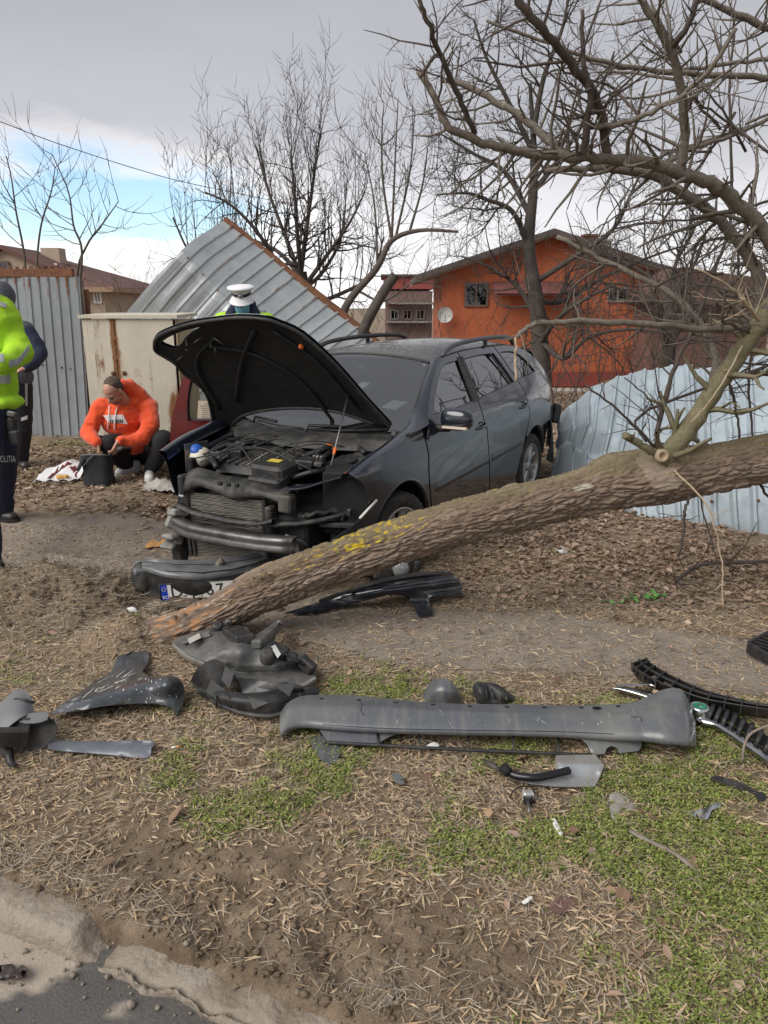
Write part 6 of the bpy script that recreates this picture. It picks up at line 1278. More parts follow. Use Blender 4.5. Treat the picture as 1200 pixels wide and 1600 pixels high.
def elli(bm_v, bm_f, c, rad, rot=None, n=14):
    c = Vector(c); M = Euler(rot).to_matrix() if rot else Matrix.Identity(3); o = len(bm_v); m = 9
    for i in range(m):
        a = -math.pi / 2 + math.pi * i / (m - 1); ca = max(math.cos(a), 1e-3)
        for k in range(n): w = 2 * math.pi * k / n; bm_v.append(c + M @ Vector((rad[0] * ca * math.cos(w), rad[1] * ca * math.sin(w), rad[2] * math.sin(a))))
    for i in range(m - 1):
        for k in range(n): bm_f.append((o + i * n + k, o + i * n + (k + 1) % n, o + (i + 1) * n + (k + 1) % n, o + (i + 1) * n + k))
    bm_f.append(tuple(o + k for k in range(n - 1, -1, -1))); bm_f.append(tuple(o + (m - 1) * n + k for k in range(n)))
DG = None
def blob(name, prims, m, parent, vox=.012, smooth=6, folds=0.0, fscale=(9, 9, 9), seed=0, minz=None):
    V, F = [], []
    for q in prims:
        if q[0] == 'c': caps(V, F, *q[1:])
        elif q[0] == 'chain':
            P, Rr = q[1], q[2]
            for i in range(len(P) - 1): caps(V, F, P[i], Rr[i], P[i + 1], Rr[i + 1])
        else: elli(V, F, *q[1:])
    me = bpy.data.meshes.new('tmp'); me.from_pydata([tuple(v) for v in V], [], F); o = bpy.data.objects.new('tmp', me); COL.objects.link(o)
    rm = o.modifiers.new('r', 'REMESH'); rm.mode = 'VOXEL'; rm.voxel_size = vox; sm_ = o.modifiers.new('s', 'SMOOTH'); sm_.iterations = smooth; sm_.factor = .5
    dg = bpy.context.evaluated_depsgraph_get(); ev = o.evaluated_get(dg); src = ev.to_mesh(); n = len(src.vertices); C = np.empty(n * 3); src.vertices.foreach_get('co', C); C = C.reshape(-1, 3); NN = np.empty(n * 3); src.vertices.foreach_get('normal', NN); NN = NN.reshape(-1, 3)
    faces = [tuple(p.vertices) for p in src.polygons]; ev.to_mesh_clear(); bpy.data.objects.remove(o); bpy.data.meshes.remove(me)
    if folds:
        f = fbm(C[:, 0] * fscale[0], C[:, 1] * fscale[1], C[:, 2] * fscale[2], 3, seed + 81); f2 = 1 - np.abs(fbm(C[:, 0] * fscale[0] * 1.5 + 3, C[:, 1] * fscale[1] * 1.5, C[:, 2] * fscale[2] * 1.5, 2, seed + 91)) * 4
        C = C + NN * (folds * (f * 1.6 + .35 * np.clip(f2, 0, 1)))[:, None]
    if minz is not None: C[:, 2] = np.maximum(C[:, 2], minz)
    b = MB(); b.add([tuple(p) for p in C], faces, True); return b.build(name, m, parent, fix=False)
def hand(prims, wrist, direc, palm_n, size=1.0, curl=.6, thumb=1):
    """five bent fingers on a palm: prims in the same skin body"""
    w = Vector(wrist); d = Vector(direc).normalized(); n = Vector(palm_n); n = (n - d * n.dot(d)).normalized(); s_ = d.cross(n) * thumb; k = size
    pal = w + d * .05 * k
    for t in (-.028, -.01, .01, .028): prims.append(('c', w + s_ * t * .6 * k, .017 * k, w + d * .085 * k + s_ * t * k, .0125 * k))
    for i, (t, L_) in enumerate(((.031, .066), (.011, .076), (-.010, .07), (-.029, .054))):
        b = w + d * .088 * k + s_ * t * k; c = curl * (1 + .12 * i); p1 = b + (d * math.cos(c * .6) + n * math.sin(c * .6)) * L_ * .45 * k; p2 = p1 + (d * math.cos(c * 1.4) + n * math.sin(c * 1.4)) * L_ * .32 * k; p3 = p2 + (d * math.cos(c * 2) + n * math.sin(c * 2)) * L_ * .25 * k
        prims.append(('chain', [b, p1, p2, p3], [.0095 * k, .0088 * k, .008 * k, .0068 * k]))
    tb = w + d * .022 * k + s_ * .028 * k; t1 = tb + (d * .7 + s_ * .7 + n * .3).normalized() * .036 * k; t2 = t1 + (d * .85 + s_ * .25 + n * .5).normalized() * .03 * k; t3 = t2 + (d * .8 + n * .6).normalized() * .022 * k
    prims.append(('chain', [tb, t1, t2, t3], [.013 * k, .0115 * k, .0098 * k, .008 * k]))
def head(prims, c, face, up, s=1.0):
    """skull, jaw, nose, ears, brow; returns a frame for placing features"""
    c = Vector(c); f = Vector(face).normalized(); u = Vector(up); u = (u - f * u.dot(f)).normalized(); r = f.cross(u)
    M = Matrix((r, f, u)).transposed(); e = M.to_euler(); L_ = lambda x, y, z: c + M @ Vector((x * s, y * s, z * s))
    prims += [('e', L_(0, -.012, .03), (.077 * s, .096 * s, .09 * s), e), ('e', L_(0, .018, -.045), (.062 * s, .07 * s, .075 * s), e), ('e', L_(0, .05, -.095), (.036 * s, .03 * s, .026 * s), e), ('e', L_(0, .066, .02), (.055 * s, .022 * s, .02 * s), e),
              ('chain', [L_(0, .085, .005), L_(0, .106, -.03)], [.010 * s, .016 * s]), ('e', L_(.016, .094, -.034), (.011 * s, .011 * s, .009 * s), e), ('e', L_(-.016, .094, -.034), (.011 * s, .011 * s, .009 * s), e), ('e', L_(0, .083, -.07), (.024 * s, .012 * s, .011 * s), e)]
    for sg in (-1, 1): prims += [('e', L_(sg * .079, -.008, -.01), (.010 * s, .02 * s, .034 * s), e), ('e', L_(sg * .036, .062, -.035), (.024 * s, .022 * s, .02 * s), e)]
    return L_, e
def shoe(name, heel, toe, m, parent, w=.048, h=.085, sole=None):
    a, b = Vector(heel), Vector(toe); d = (b - a).normalized(); P = [('c', a + Vector((0, 0, .035)), .042, a + d * .09 + Vector((0, 0, .04)), .046), ('c', a + d * .09 + Vector((0, 0, .04)), .046, b - d * .05 + Vector((0, 0, .032)), .045), ('c', b - d * .1 + Vector((0, 0, .035)), .046, b - d * .04 + Vector((0, 0, .026)), .036), ('c', a + Vector((0, 0, .04)), .04, a + Vector((0, 0, h)), .044)]
    o = blob(name, P, m, parent, .01, 4, minz=min(a.z, b.z) - .002)
    sd = d.cross(Vector((0, 0, 1))); z0 = Vector((0, 0, .0)); ring = [a - d * .045, a - d * .02 + sd * w * .85, a + d * .12 + sd * w * .95, b - d * .05 + sd * w, b + d * .0 + sd * w * .5, b + d * .012, b - sd * w * .5, b - d * .05 - sd * w, a + d * .12 - sd * w * .95, a - d * .02 - sd * w * .85]
    sp = cr(ring, 3, True); bt = MB(); bt.grid([[p for p in sp], [p + Vector((0, 0, .026)) for p in sp]], closed=True); bt.add([p for p in sp], [tuple(range(len(sp)))], False); bt.build('sole', sole or m, o); return o

# ---- crouching man in an orange hoodie
def T(u, v, y): return at(u, v, y)
man = thing('person', 'crouching man in an orange hoodie and black trousers reaching into a black bag', 'person', at(212, 742, 7.15))
sk = []; hc = T(177, 611, 6.98); fL, fE = head(sk, hc, (-.30, -.62, -.72), (-.12, -.62, .78), .98)
nb = T(198, 634, 7.2); sk += [('c', hc + Vector((.02, .05, -.03)), .058, nb, .066), ('c', nb, .1, T(204, 690, 7.35), .13)]
wl_, wr_ = T(153, 692, 6.86), T(186, 690, 6.84)
sk += [('chain', [T(158, 646, 7.08), T(137, 676, 7.0), wl_], [.05, .042, .03]), ('chain', [T(232, 648, 7.25), T(224, 684, 7.02), wr_], [.052, .043, .03])]
hand(sk, wl_, (.10, -.1, -1), (.85, .3, .1), 1.0, .55, -1); hand(sk, wr_, (-.35, -.25, -.75), (-.75, .35, .2), 1.0, .6, 1)
sk += [('chain', [T(210, 702, 7.42), T(190, 695, 7.12), T(170, 694, 6.95), T(203, 733, 7.28)], [.1, .075, .055, .04]), ('chain', [T(230, 706, 7.45), T(246, 692, 7.2), T(255, 688, 7.02), T(236, 732, 7.08)], [.1, .08, .06, .04])]
blob('body', sk, SKIN, man, .0075, 3)
hp_ = [('e', fL(0, -.034, .046), (.0785, .088, .082), fE), ('e', fL(0, -.06, -.01), (.068, .05, .06), fE)]; hm = blob('hair', hp_, HAIR, man, .009, 2)
for sg in (-1, 1):
    MB().tube([fL(sg * .016, .098, .012), fL(sg * .034, .094, .018), fL(sg * .05, .078, .012)], [.002, .003, .002], 5).build('eyebrow', HAIR, man); lump(MB(), fL(sg * .031, .083, -.006), (.012, .007, .005), 1, 0, 1).build('eye', mat('eye_dark', (.05, .03, .025), .4), man)
MB().tube([fL(-.022, .092, -.071), fL(0, .097, -.069), fL(.022, .092, -.071)], [.002, .004, .002], 5).build('lips', mat('lip_skin', (.36, .14, .11), .6), man)
blob('stubble', [('e', fL(0, .056, -.09), (.042, .034, .026), fE), ('e', fL(0, .02, -.085), (.058, .05, .03), fE)], mat('stubble_skin', (.2, .11, .08), .8), man, .008, 3)
tors = [('e', T(190, 655, 7.16), (.185, .15, .17), (.3, 0, .25)), ('e', T(205, 683, 7.25), (.2, .19, .16), (.2, 0, .2)), ('e', T(215, 696, 7.42), (.21, .17, .12)), ('c', T(160, 636, 7.12), .085, T(230, 638, 7.28), .10), ('c', T(203, 624, 7.28), .1, T(205, 650, 7.4), .15),
        ('e', T(246, 690, 7.5), (.1, .12, .08))]
sl_ = [('chain', [T(158, 636, 7.1), T(146, 656, 7.04), T(138, 676, 7.0)], [.082, .072, .063]), ('chain', [T(138, 676, 7.0), T(145, 686, 6.9), T(151, 691, 6.86)], [.062, .052, .042]), ('chain', [T(232, 640, 7.24), T(236, 664, 7.1), T(224, 684, 7.0)], [.09, .08, .067]), ('chain', [T(224, 684, 7.0), T(205, 689, 6.92), T(190, 689, 6.86)], [.066, .054, .044])]
blob('hoodie', tors + sl_, ORANGE, man, .011, 4, .026, (8, 8, 15), 3)
# hood lying round the neck
rows = []
for i in range(9):
    a = -.55 + 3.7 * i / 8; row = []
    for j in range(8):
        b = math.pi * 2 * j / 8; rr_ = .105 + .015 * math.sin(a * 3); c = nb + Vector((-.01, .0, .015)); d = Vector((math.cos(a), math.sin(a) * .85, .10 + .75 * max(0, math.sin(a + .2)) * .9))
        row.append(c + Vector((d.x * rr_, d.y * rr_, d.z * .09)) + Vector((d.x, d.y, 0)).normalized() * math.cos(b) * .032 + Vector((0, 0, math.sin(b) * .05)))
    rows.append(row)
blob('hood', [('c', rows[i][0].lerp(rows[i][4], .5), .045, rows[i + 1][0].lerp(rows[i + 1][4], .5), .045) for i in range(8)] + [('chain', [T(192, 601, 7.12), T(201, 605, 7.2), T(212, 617, 7.26), T(226, 634, 7.32)], [.05, .075, .095, .1])], ORANGE, man, .01, 6, .012, (14, 14, 14), 5)
def front(u, v, y0=6.9):   # point on the chest seen at this pixel
    return T(u, v, y0)
from mathutils.bvhtree import BVHTree
_BV = {}
def onto(ob, u, v, off=.004):
    me = ob.data
    if ob.name not in _BV: _BV[ob.name] = BVHTree.FromPolygons([p.co + world_loc(ob) for p in me.vertices], [tuple(p.vertices) for p in me.polygons])
    bv = _BV[ob.name]; r = ray(u, v).normalized(); h = bv.ray_cast(Vector((0, 0, CAM_H)), r); return (h[0] - r * off) if h[0] else None
hood_ob = [o for o in man.children if o.name.startswith('hoodie')][0]
def patch(ob, poly, m, name, parent, nx=10, ny=5, off=.005):
    (a, b, c, d) = poly; P = []
    for j in range(ny + 1):
        row = []
        for i in range(nx + 1):
            s_, t = i / nx, j / ny; u = (a[0] * (1 - s_) + b[0] * s_) * (1 - t) + (d[0] * (1 - s_) + c[0] * s_) * t; v = (a[1] * (1 - s_) + b[1] * s_) * (1 - t) + (d[1] * (1 - s_) + c[1] * s_) * t; q = onto(ob, u, v, off); row.append(q if q else (row[-1] if row else P[-1][i] if P else T(u, v, 7.0)))
        P.append(row)
    return MB().grid(P, thick=.003).build(name, m, parent)
pt = patch(hood_ob, ((161, 649), (192, 648), (200, 663), (169, 660)), WHITEC, 'chest_print', man)
for k, (u, du) in enumerate(((171, 2.2), (174, 2.4), (177, 2.0), (180.5, 2.6), (183.5, 2.4), (186.5, 2.6), (190, 2.2))): patch(hood_ob, ((u, 655.5), (u + du * .7, 655.5), (u + du, 661), (u + du * .3, 661)), BLKC, 'print_stroke', man, 2, 2, .009)
for q in ([(171, 634), (170, 650), (169, 664), (169, 677)], [(183, 636), (180, 650), (179, 662), (179, 672)]):
    P = [onto(hood_ob, u, v, .012) or T(u, v, 6.95) for u, v in q]; MB().tube(cr(P, 4), .0055, 6).build('drawstring', WHITEC, man)
# trousers and shoes
leg = [('chain', [T(210, 702, 7.42), T(190, 695, 7.12), T(170, 694, 6.95)], [.125, .11, .09]), ('chain', [T(170, 694, 6.95), T(186, 716, 7.12), T(203, 733, 7.28)], [.09, .075, .06]), ('chain', [T(230, 706, 7.45), T(246, 692, 7.2), T(255, 688, 7.02)], [.14, .115, .095]), ('chain', [T(255, 688, 7.02), T(246, 714, 7.05), T(236, 732, 7.08)], [.095, .078, .062]), ('e', T(222, 706, 7.5), (.19, .17, .13))]
blob('trousers', leg, BLKC, man, .012, 5, .012, (10, 10, 10), 9)
g1 = gz(T(205, 742, 7.2).x, 7.2); h1 = T(214, 741, 7.27); t1 = T(180, 746, 7.12); h1.z = g1 + .01; t1.z = g1 + .005; shoe('shoe', h1, t1, SHOEG, man)
h2 = T(234, 738, 7.12); t2 = T(233, 751, 6.86); h2.z = g1; t2.z = g1; shoe('shoe', h2, t2, SHOEW, man)
t = tag(MB().tube([T(183, 703, 6.82), T(193, 700, 6.80)], [.024, .022], 10).tube([T(193, 700, 6.80), T(207, 700, 6.85)], [.007, .007], 6).build('torch', PLAS_D), 'small black torch held in the crouching man\'s hand', 'torch')

# black bag, white carrier bag, papers
bag = thing('tool_bag', 'open black fabric bag with straps standing in front of the crouching man', 'bag', at(154, 750, 6.78))
bz = gz(bag.location.x, 6.8); c0 = T(154, 735, 6.8); tz = T(154, 711, 6.8).z; rows = []
for k in range(9):
    t_ = k / 8; w_, d_ = .125 + .004 * math.sin(t_ * 9), .10; z = bz + (tz - bz) * t_; rows.append([(c0.x + w_ * math.copysign(abs(math.cos(a)) ** .6, math.cos(a)) + .006 * math.sin(a * 5 + t_ * 7), c0.y + d_ * math.copysign(abs(math.sin(a)) ** .6, math.sin(a)), z - (.02 * math.sin(a) if k == 8 else 0)) for a in np.linspace(0, 2 * math.pi, 28, endpoint=False)])
bb = MB().grid(rows, closed=True); bb.add(rows[0], [tuple(range(28))], False); bb.build('body', mat('black_nylon', (.012, .014, .018), .6, bump=(90, .3, .003), noise=[(6, (.03, .033, .04), .5, 5)]), bag)
MB().add([(p[0], p[1], p[2] - .05) for p in rows[8]], [tuple(range(28))], False).build('contents', BLACK, bag)
MB().tube([Vector(p) for p in rows[8]] + [Vector(rows[8][0])], .007, 6, cap=False).build('rim', mat('bag_piping', (.12, .12, .12), .6), bag)
MB().tube(cr([T(134, 711, 6.74), T(128, 722, 6.7), T(121, 736, 6.68)], 5), [.022, .024, .024, .024, .024, .024, .024, .024, .024, .022, .02], 8, flat=.45).build('strap', BLKC, bag); MB().tube(cr([T(146, 712, 6.69), T(138, 718, 6.68), T(131, 728, 6.68)], 5), .008, 6, flat=.5).build('strap', mat('grey_webbing', (.14, .15, .16), .8), bag)
for u in (134, 172): MB().lathe([(.0, -.02), (.012, -.016), (.012, .016), (0, .02)], T(u, 710, 6.74), 'Y', 10).build('buckle', PLAS, bag)
cz = gz(T(112, 725, 7.1).x, 7.1); rows = []
for i in range(14):
    s_ = i / 13; u = 86 + 62 * s_; row = []
    for j in range(9):
        t_ = j / 8; p = T(u, 725, 7.35); row.append((p.x, 7.35 - .5 * t_ + .06 * s_, cz + .02 + .13 * math.sin(math.pi * min(1, t_ * 1.15)) * (.35 + .65 * s_ ** .7) * (1 - .25 * math.sin(s_ * 9)) + .012 * math.sin(i * 1.7 + j * 2.3)))
    rows.append(row)
tb = MB().grid(rows, thick=.004).build('carrier_bag', mat('white_polythene', (.78, .78, .79), .35, noise=[(4, (.6, .6, .62), .6, 5)])); tag(tb, 'white plastic carrier bag with dark red print lying left of the black bag', 'bag')
def onbag(i, j, o=.006): a = rows[int(i)][int(j)]; b = rows[min(13, int(i) + 1)][min(8, int(j) + 1)]; f, g = i - int(i), j - int(j); return Vector((a[0] + (b[0] - a[0]) * f, a[1] + (b[1] - a[1]) * g - o, a[2] + (b[2] - a[2]) * (f + g) / 2 + o))
MB().grid([[onbag(3.5 + k * .55, 7.4 - 2.2 * math.sin(k * .2) - w_ * 1.2) for w_ in (0, .5, 1)] for k in range(16)], thick=.003).build('print', mat('maroon_print', (.13, .018, .016), .6), tb); MB().grid([[onbag(6 + k * .5, 3.4 - w_ * .5) for w_ in (0, 1)] for k in range(6)], thick=.003).build('print', mat('grey_print', (.16, .16, .18), .6), tb)
p = T(94, 738, 6.95); p.z = gz(p.x, p.y) + .01; tag(MB().grid([[(p.x - .13 + .26 * i / 6, p.y - .06 + .12 * j / 3, p.z + .02 * math.sin(i * .8) * (j / 3) + .01 * i / 6 * 0) for j in range(4)] for i in range(7)], thick=.004).build('paper_tray', PAPER), 'flat white paper tray with scraps lying on the leaves left of the black bag', 'tray')
for k, (u, v) in enumerate(((96, 733), (101, 734), (92, 736))): q = T(u, v, 6.93); q.z = p.z + .035; tag(lump(MB(), q, (.035, .028, .022), k, .4, 2, 2.2).build('food_scrap', mat('yellow_scrap', (.6, .36, .10), .8, noise=[(20, (.35, .12, .03), .8, 4)])), ['crumpled yellow scrap on the paper tray, farthest back', 'crumpled yellow scrap on the right of the paper tray', 'crumpled yellow scrap at the left end of the paper tray'][k], 'scrap', 'scraps on the paper tray')
p = T(252, 762, 6.72); p.z = gz(p.x, p.y); pl = MB(); pl.grid([[(p.x - .17 + .34 * i / 13, p.y - .14 + .28 * j / 9, p.z + .015 + .075 * math.exp(-((i - 6) / 4.2) ** 2 - ((j - 5) / 2.8) ** 2) + .02 * math.sin(i * 1.9 + j) * math.cos(j * 1.7 - i * .5)) for j in range(10)] for i in range(14)], thick=.003)
tag(pl.build('plastic_sheet', mat('clouded_polythene', (.5, .48, .44), .25, noise=[(9, (.3, .26, .21), .7, 5)])), 'crumpled clear plastic sheet on the leaves by the car\'s right wing', 'plastic sheet')

# ---- generic standing body
def standing(loc_px, y, gz_, hgt, face, skin_prims, hd_c):
    pass
# traffic policeman behind the bonnet
pol = thing('person', 'traffic policeman in white peaked cap, face mask and hi-vis jacket behind the raised bonnet', 'person', at(380, 700, 7.6)); PX_, PY = at(380, 480, 7.6).x, 7.6; g0 = gz(PX_, PY); pol.location = (PX_, PY, g0); pz = lambda x, yy, z: Vector((PX_ + x, PY + yy, z))
hz = at(380, 467, 7.55).z; sk = []; fL, fE = head(sk, pz(0, -.04, hz), (.05, -.92, -.38), (0, -.38, .92), .98); sk += [('c', pz(0, .0, hz - .06), .058, pz(0, .03, hz - .2), .062), ('chain', [pz(0, .03, hz - .25), pz(0, .03, 1.1), pz(0, 0, .95)], [.14, .13, .14])]
ws_ = at(304, 581, 7.25); sk += [('chain', [pz(-.21, .02, hz - .27), pz(-.33, -.02, hz - .52), ws_], [.05, .045, .03]), ('chain', [pz(.21, .02, hz - .27), pz(.27, -.05, hz - .53), pz(.08, -.32, hz - .6)], [.05, .045, .03])]
hand(sk, ws_, (-.1, -.5, -.7), (.8, -.2, -.2), 1, .9, 1); hand(sk, pz(.08, -.32, hz - .6), (-.8, -.3, 0), (0, .3, -.8), 1, .8, 1)
sk += [('chain', [pz(sg * .1, 0, .95), pz(sg * .11, -.02, .6), pz(sg * .11, .02, g0 + .08)], [.085, .06, .045]) for sg in (-1, 1)]; blob('body', sk, SKIN, pol, .009, 3)
jk = [('chain', [pz(0, .04, hz - .36), pz(0, .03, 1.35), pz(0, .02, 1.0)], [.18, .19, .185]), ('c', pz(-.21, .0, hz - .205), .085, pz(.21, .0, hz - .205), .085), ('chain', [pz(-.22, .02, hz - .24), pz(-.34, -.02, hz - .5), ws_ + (pz(-.34, -.02, hz - .5) - ws_) * .15], [.09, .075, .055]), ('chain', [pz(.22, .02, hz - .24), pz(.28, -.05, hz - .5), pz(.12, -.28, hz - .58)], [.09, .075, .055])]
jp = blob('jacket', jk, HIVIS, pol, .013, 5, .012, (10, 10, 10), 11)
for sg in (-1, 1): MB().grid([[pz(sg * (.16 + w_), .03 - .09 * math.cos(a), hz - .205 + .096 * math.sin(a)) for w_ in (0, .045)] for a in np.linspace(-.2, 3.2, 12)], thick=.004).build('reflective_strip', REFL, pol)
blob('collar', [('c', pz(-.085, .02, hz - .07), .042, pz(-.13, -.03, hz - .19), .07), ('c', pz(.085, .02, hz - .07), .042, pz(.13, -.03, hz - .19), .07), ('c', pz(-.07, .08, hz - .05), .045, pz(.07, .08, hz - .05), .045), ('c', pz(-.12, -.07, hz - .24), .07, pz(.12, -.07, hz - .24), .07)], NAVY, pol, .009, 4)
blob('trousers', [('chain', [pz(sg * .1, 0, 1.0), pz(sg * .11, -.02, .62), pz(sg * .11, .02, g0 + .07)], [.12, .085, .07]) for sg in (-1, 1)], NAVY, pol, .014, 4, .01, (10, 10, 8), 12)
for sg in (-1, 1): shoe('shoe', pz(sg * .11, .05, g0), pz(sg * .13, -.18, g0), SHOEB, pol)
mk = MB(); mk.grid([[fL(x, .098 - 11 * x * x - (.018 if t_ in (0, 4) else 0) + .012 * (1 - abs(t_ - 1.5) / 2.5), .005 - .032 * t_) for x in np.linspace(-.068, .068, 11)] for t_ in range(5)], thick=.003); mk.build('face_mask', mat('blue_mask', (.16, .42, .55), .85, noise=[(30, (.22, .5, .58), .5, 4)]), pol)
for sg in (-1, 1): MB().tube([fL(sg * .066, .05, -.01), fL(sg * .078, .0, .01)], .002, 4).build('mask_loop', WHITEC, pol)
capm = mat('white_cap_cloth', (.74, .74, .76), .75, noise=[(20, (.62, .62, .65), .4, 5)]); cM_ = Euler(fE).to_matrix(); cap = MB()
ca = lambda x, yy, z: fL(x, yy, z)
def ring(rx, ry, z, yo, tilt=0, n=36): return [ca(rx * math.sin(a), yo + ry * math.cos(a), z + tilt * math.cos(a)) for a in np.linspace(0, 2 * math.pi, n, endpoint=False)]
cap.grid([ring(.088, .108, .045, -.012), ring(.09, .11, .078, -.01), ring(.118, .135, .10, .0, .02), ring(.132, .15, .112, .006, .028), ring(.128, .146, .124, .006, .03), ring(.09, .1, .132, 0, .022), ring(.03, .03, .135, 0, .008), ring(.001, .001, .135, 0, 0)], closed=True); co_ = cap.build('cap', capm, pol)
MB().grid([ring(.0905, .1105, .05, -.012), ring(.0925, .1125, .077, -.0105)], closed=True).build('cap_band', NAVY, co_)
MB().grid([[ca(math.sin(a) * (.088 + .045 * q), -.012 + math.cos(a) * (.108 + .058 * q), .05 - .05 * q - .01 * q * q) for q in (0, .33, .66, 1)] for a in np.linspace(-1.15, 1.15, 19)], thick=.004).build('cap_peak', capm, co_)
bdg = MB().lathe([(0, .012), (.012, .012), (.018, .008), (.021, 0), (.019, -.004)], (0, 0, 0), 'Y', 16); bdg.v = [tuple(ca(p[0], .104 + p[1], .066 + p[2])) for p in bdg.v]; bdg.build('cap_badge', mat('badge_metal', (.5, .5, .52), .3, 1.0), co_)
for k in range(8): a = k * math.pi / 4; MB().tube([ca(.02 * math.sin(a), .105, .066 + .02 * math.cos(a)), ca(.028 * math.sin(a), .103, .066 + .024 * math.cos(a))], [.005, .002], 5).build('badge_ray', mat('badge_metal', (.5, .5, .52), .3, 1.0), co_)
tag(MB().tube([ws_ + Vector((.01, -.05, -.02)), ws_ + Vector((.04, -.10, -.12))], .006, 6).build('pen', mat('blue_pen', (.02, .03, .4), .4)), 'blue pen in the policeman\'s hand beside the red door window', 'pen')
pp = at(325, 646, 7.2); fm = MB().box(pp, (.19, .004, .24), (R(-25), R(4), R(8))).build('form', mat('cream_paper', (.68, .52, .42), .8)); tag(fm, 'printed cream form held by the policeman, seen through the red door window', 'form')
Mf = Euler((R(-25), R(4), R(8))).to_matrix()
for k in range(9): MB().box(pp + Mf @ Vector((random.uniform(-.02, .01), -.0035, .09 - k * .021)), (random.uniform(.08, .14), .002, .005), (R(-25), R(4), R(8))).build('print_line', mat('grey_print', (.16, .16, .18), .6), fm)

# ---- policeman cut by the left edge of the picture
po2 = thing('person', 'policeman in bright yellow hi-vis jacket and navy trousers cut off at the far left', 'person', at(-12, 850, 5.3)); y2 = 5.3; gA, gB = gz(at(8, 806, 5.7).x, 5.7), gz(at(0, 898, 4.65).x, 4.65); sk = []
fL, fE = head(sk, T(-30, 425, 5.35), (.75, -.2, -.35), (.3, 0, .95), 1); sk += [('c', T(-28, 440, 5.38), .06, T(-24, 470, 5.4), .065), ('chain', [T(-20, 500, 5.4), T(-18, 580, 5.4), T(-16, 640, 5.4)], [.15, .14, .14]), ('chain', [T(8, 496, 5.5), T(30, 550, 5.35), T(0, 570, 5.05)], [.05, .045, .03])]
hand(sk, T(0, 570, 5.05), (-.9, -.2, .1), (0, .4, -.8), 1, .7, 1); sk += [('chain', [T(-10, 640, 5.45), T(6, 720, 5.6), T(2, 795, 5.72)], [.09, .06, .05]), ('chain', [T(-22, 645, 5.3), T(-25, 760, 4.95), T(-20, 880, 4.65)], [.09, .06, .05])]
blob('body', sk, SKIN, po2, .011, 3); blob('hair', [('e', fL(0, -.02, .04), (.082, .1, .09), fE)], HAIR, po2, .012, 2)
jk = [('chain', [T(-16, 500, 5.4), T(-14, 570, 5.4), T(-16, 632, 5.4)], [.19, .165, .165]), ('c', T(-40, 490, 5.4), .1, T(6, 497, 5.46), .09), ('chain', [T(8, 500, 5.48), T(20, 530, 5.4), T(31, 551, 5.34)], [.10, .09, .085]), ('chain', [T(31, 551, 5.34), T(14, 563, 5.18), T(2, 569, 5.08)], [.085, .07, .055]), ('e', T(-6, 628, 5.4), (.19, .17, .06))]
jo = blob('jacket', jk, HIVIS, po2, .013, 4, .03, (6, 6, 11), 13)
def band(ob, pts, w, m, name, parent, n=14, off=.006): 
    P = []
    C = cr([(a, b, 0) for a, b in pts], n)
    for k, c in enumerate(C):
        row = []
        for s_ in (-.5, 0, .5): q = onto(ob, c.x, c.y + s_ * w, off); row.append(q)
        if all(row): P.append(row)
    return MB().grid(P, thick=.003).build(name, m, parent) if len(P) > 1 else None
band(jo, [(14, 569), (30, 563), (45, 543)], 11, REFL, 'reflective_band', po2); band(jo, [(-25, 558), (-10, 558), (6, 560)], 13, REFL, 'reflective_band', po2); band(jo, [(-30, 594), (-10, 594), (16, 592)], 13, REFL, 'reflective_band', po2); band(jo, [(-30, 478), (-8, 474), (10, 478)], 7, REFL, 'shoulder_strap', po2)
tro = blob('trousers', [('chain', [T(-10, 636, 5.42), T(5, 715, 5.58), T(2, 796, 5.72)], [.135, .1, .08]), ('chain', [T(-24, 645, 5.32), T(-25, 760, 4.98), T(-20, 885, 4.65)], [.13, .095, .08]), ('e', T(-14, 640, 5.38), (.17, .15, .11))], NAVY, po2, .013, 4, .022, (8, 8, 10), 14)
rp = MB(); hl = T(-8, 808, 5.72); tl = T(27, 806, 5.66); hl.z = tl.z = gA; shoe('shoe', hl, tl, SHOEB, po2, .05, .1); hl = T(-40, 902, 4.65); tl = T(9, 900, 4.6); hl.z = tl.z = gB; shoe('shoe', hl, tl, SHOEB, po2, .05, .1)
cu = bpy.data.curves.new('leg_lettering', 'FONT'); cu.body = 'POLITIA'; cu.size = .085; cu.extrude = .001; cu.align_x = 'LEFT'; tob = bpy.data.objects.new('tmp_text', cu); COL.objects.link(tob); dg = bpy.context.evaluated_depsgraph_get(); tm = bpy.data.meshes.new_from_object(tob.evaluated_get(dg)); bpy.data.objects.remove(tob)
b = MB(); 
for vt in tm.vertices:
    u = -4 + vt.co.x * 93; v = 722 - vt.co.y * 170; q = onto(tro, u, v, .006 + vt.co.z); b.v.append(tuple(q if q else T(u, v, 5.5)))
b.f = [tuple(p.vertices) for p in tm.polygons]; b.smooth = [False] * len(b.f); b.build('lettering', WHITEC, po2, fix=False)
ra = thing('holster', 'black holster and radio on the hip of the policeman at the far left', 'holster', T(20, 655, 5.3)); MB().box(T(19, 670, 5.3), (.06, .05, .16), (0, .1, 0), .012).build('pouch', PLAS, ra); MB().box(T(18, 647, 5.27), (.06, .03, .04), (0, .2, 0), .008).build('clip', STEEL, ra); MB().tube(cr([T(18, 655, 5.26), T(25, 672, 5.26), T(24, 688, 5.25)], 5), .005, 5).build('cord', BLACK, ra); MB().box(T(24, 684, 5.26), (.07, .05, .1), (0, -.1, 0), .012).build('radio', PLAS_D, ra)

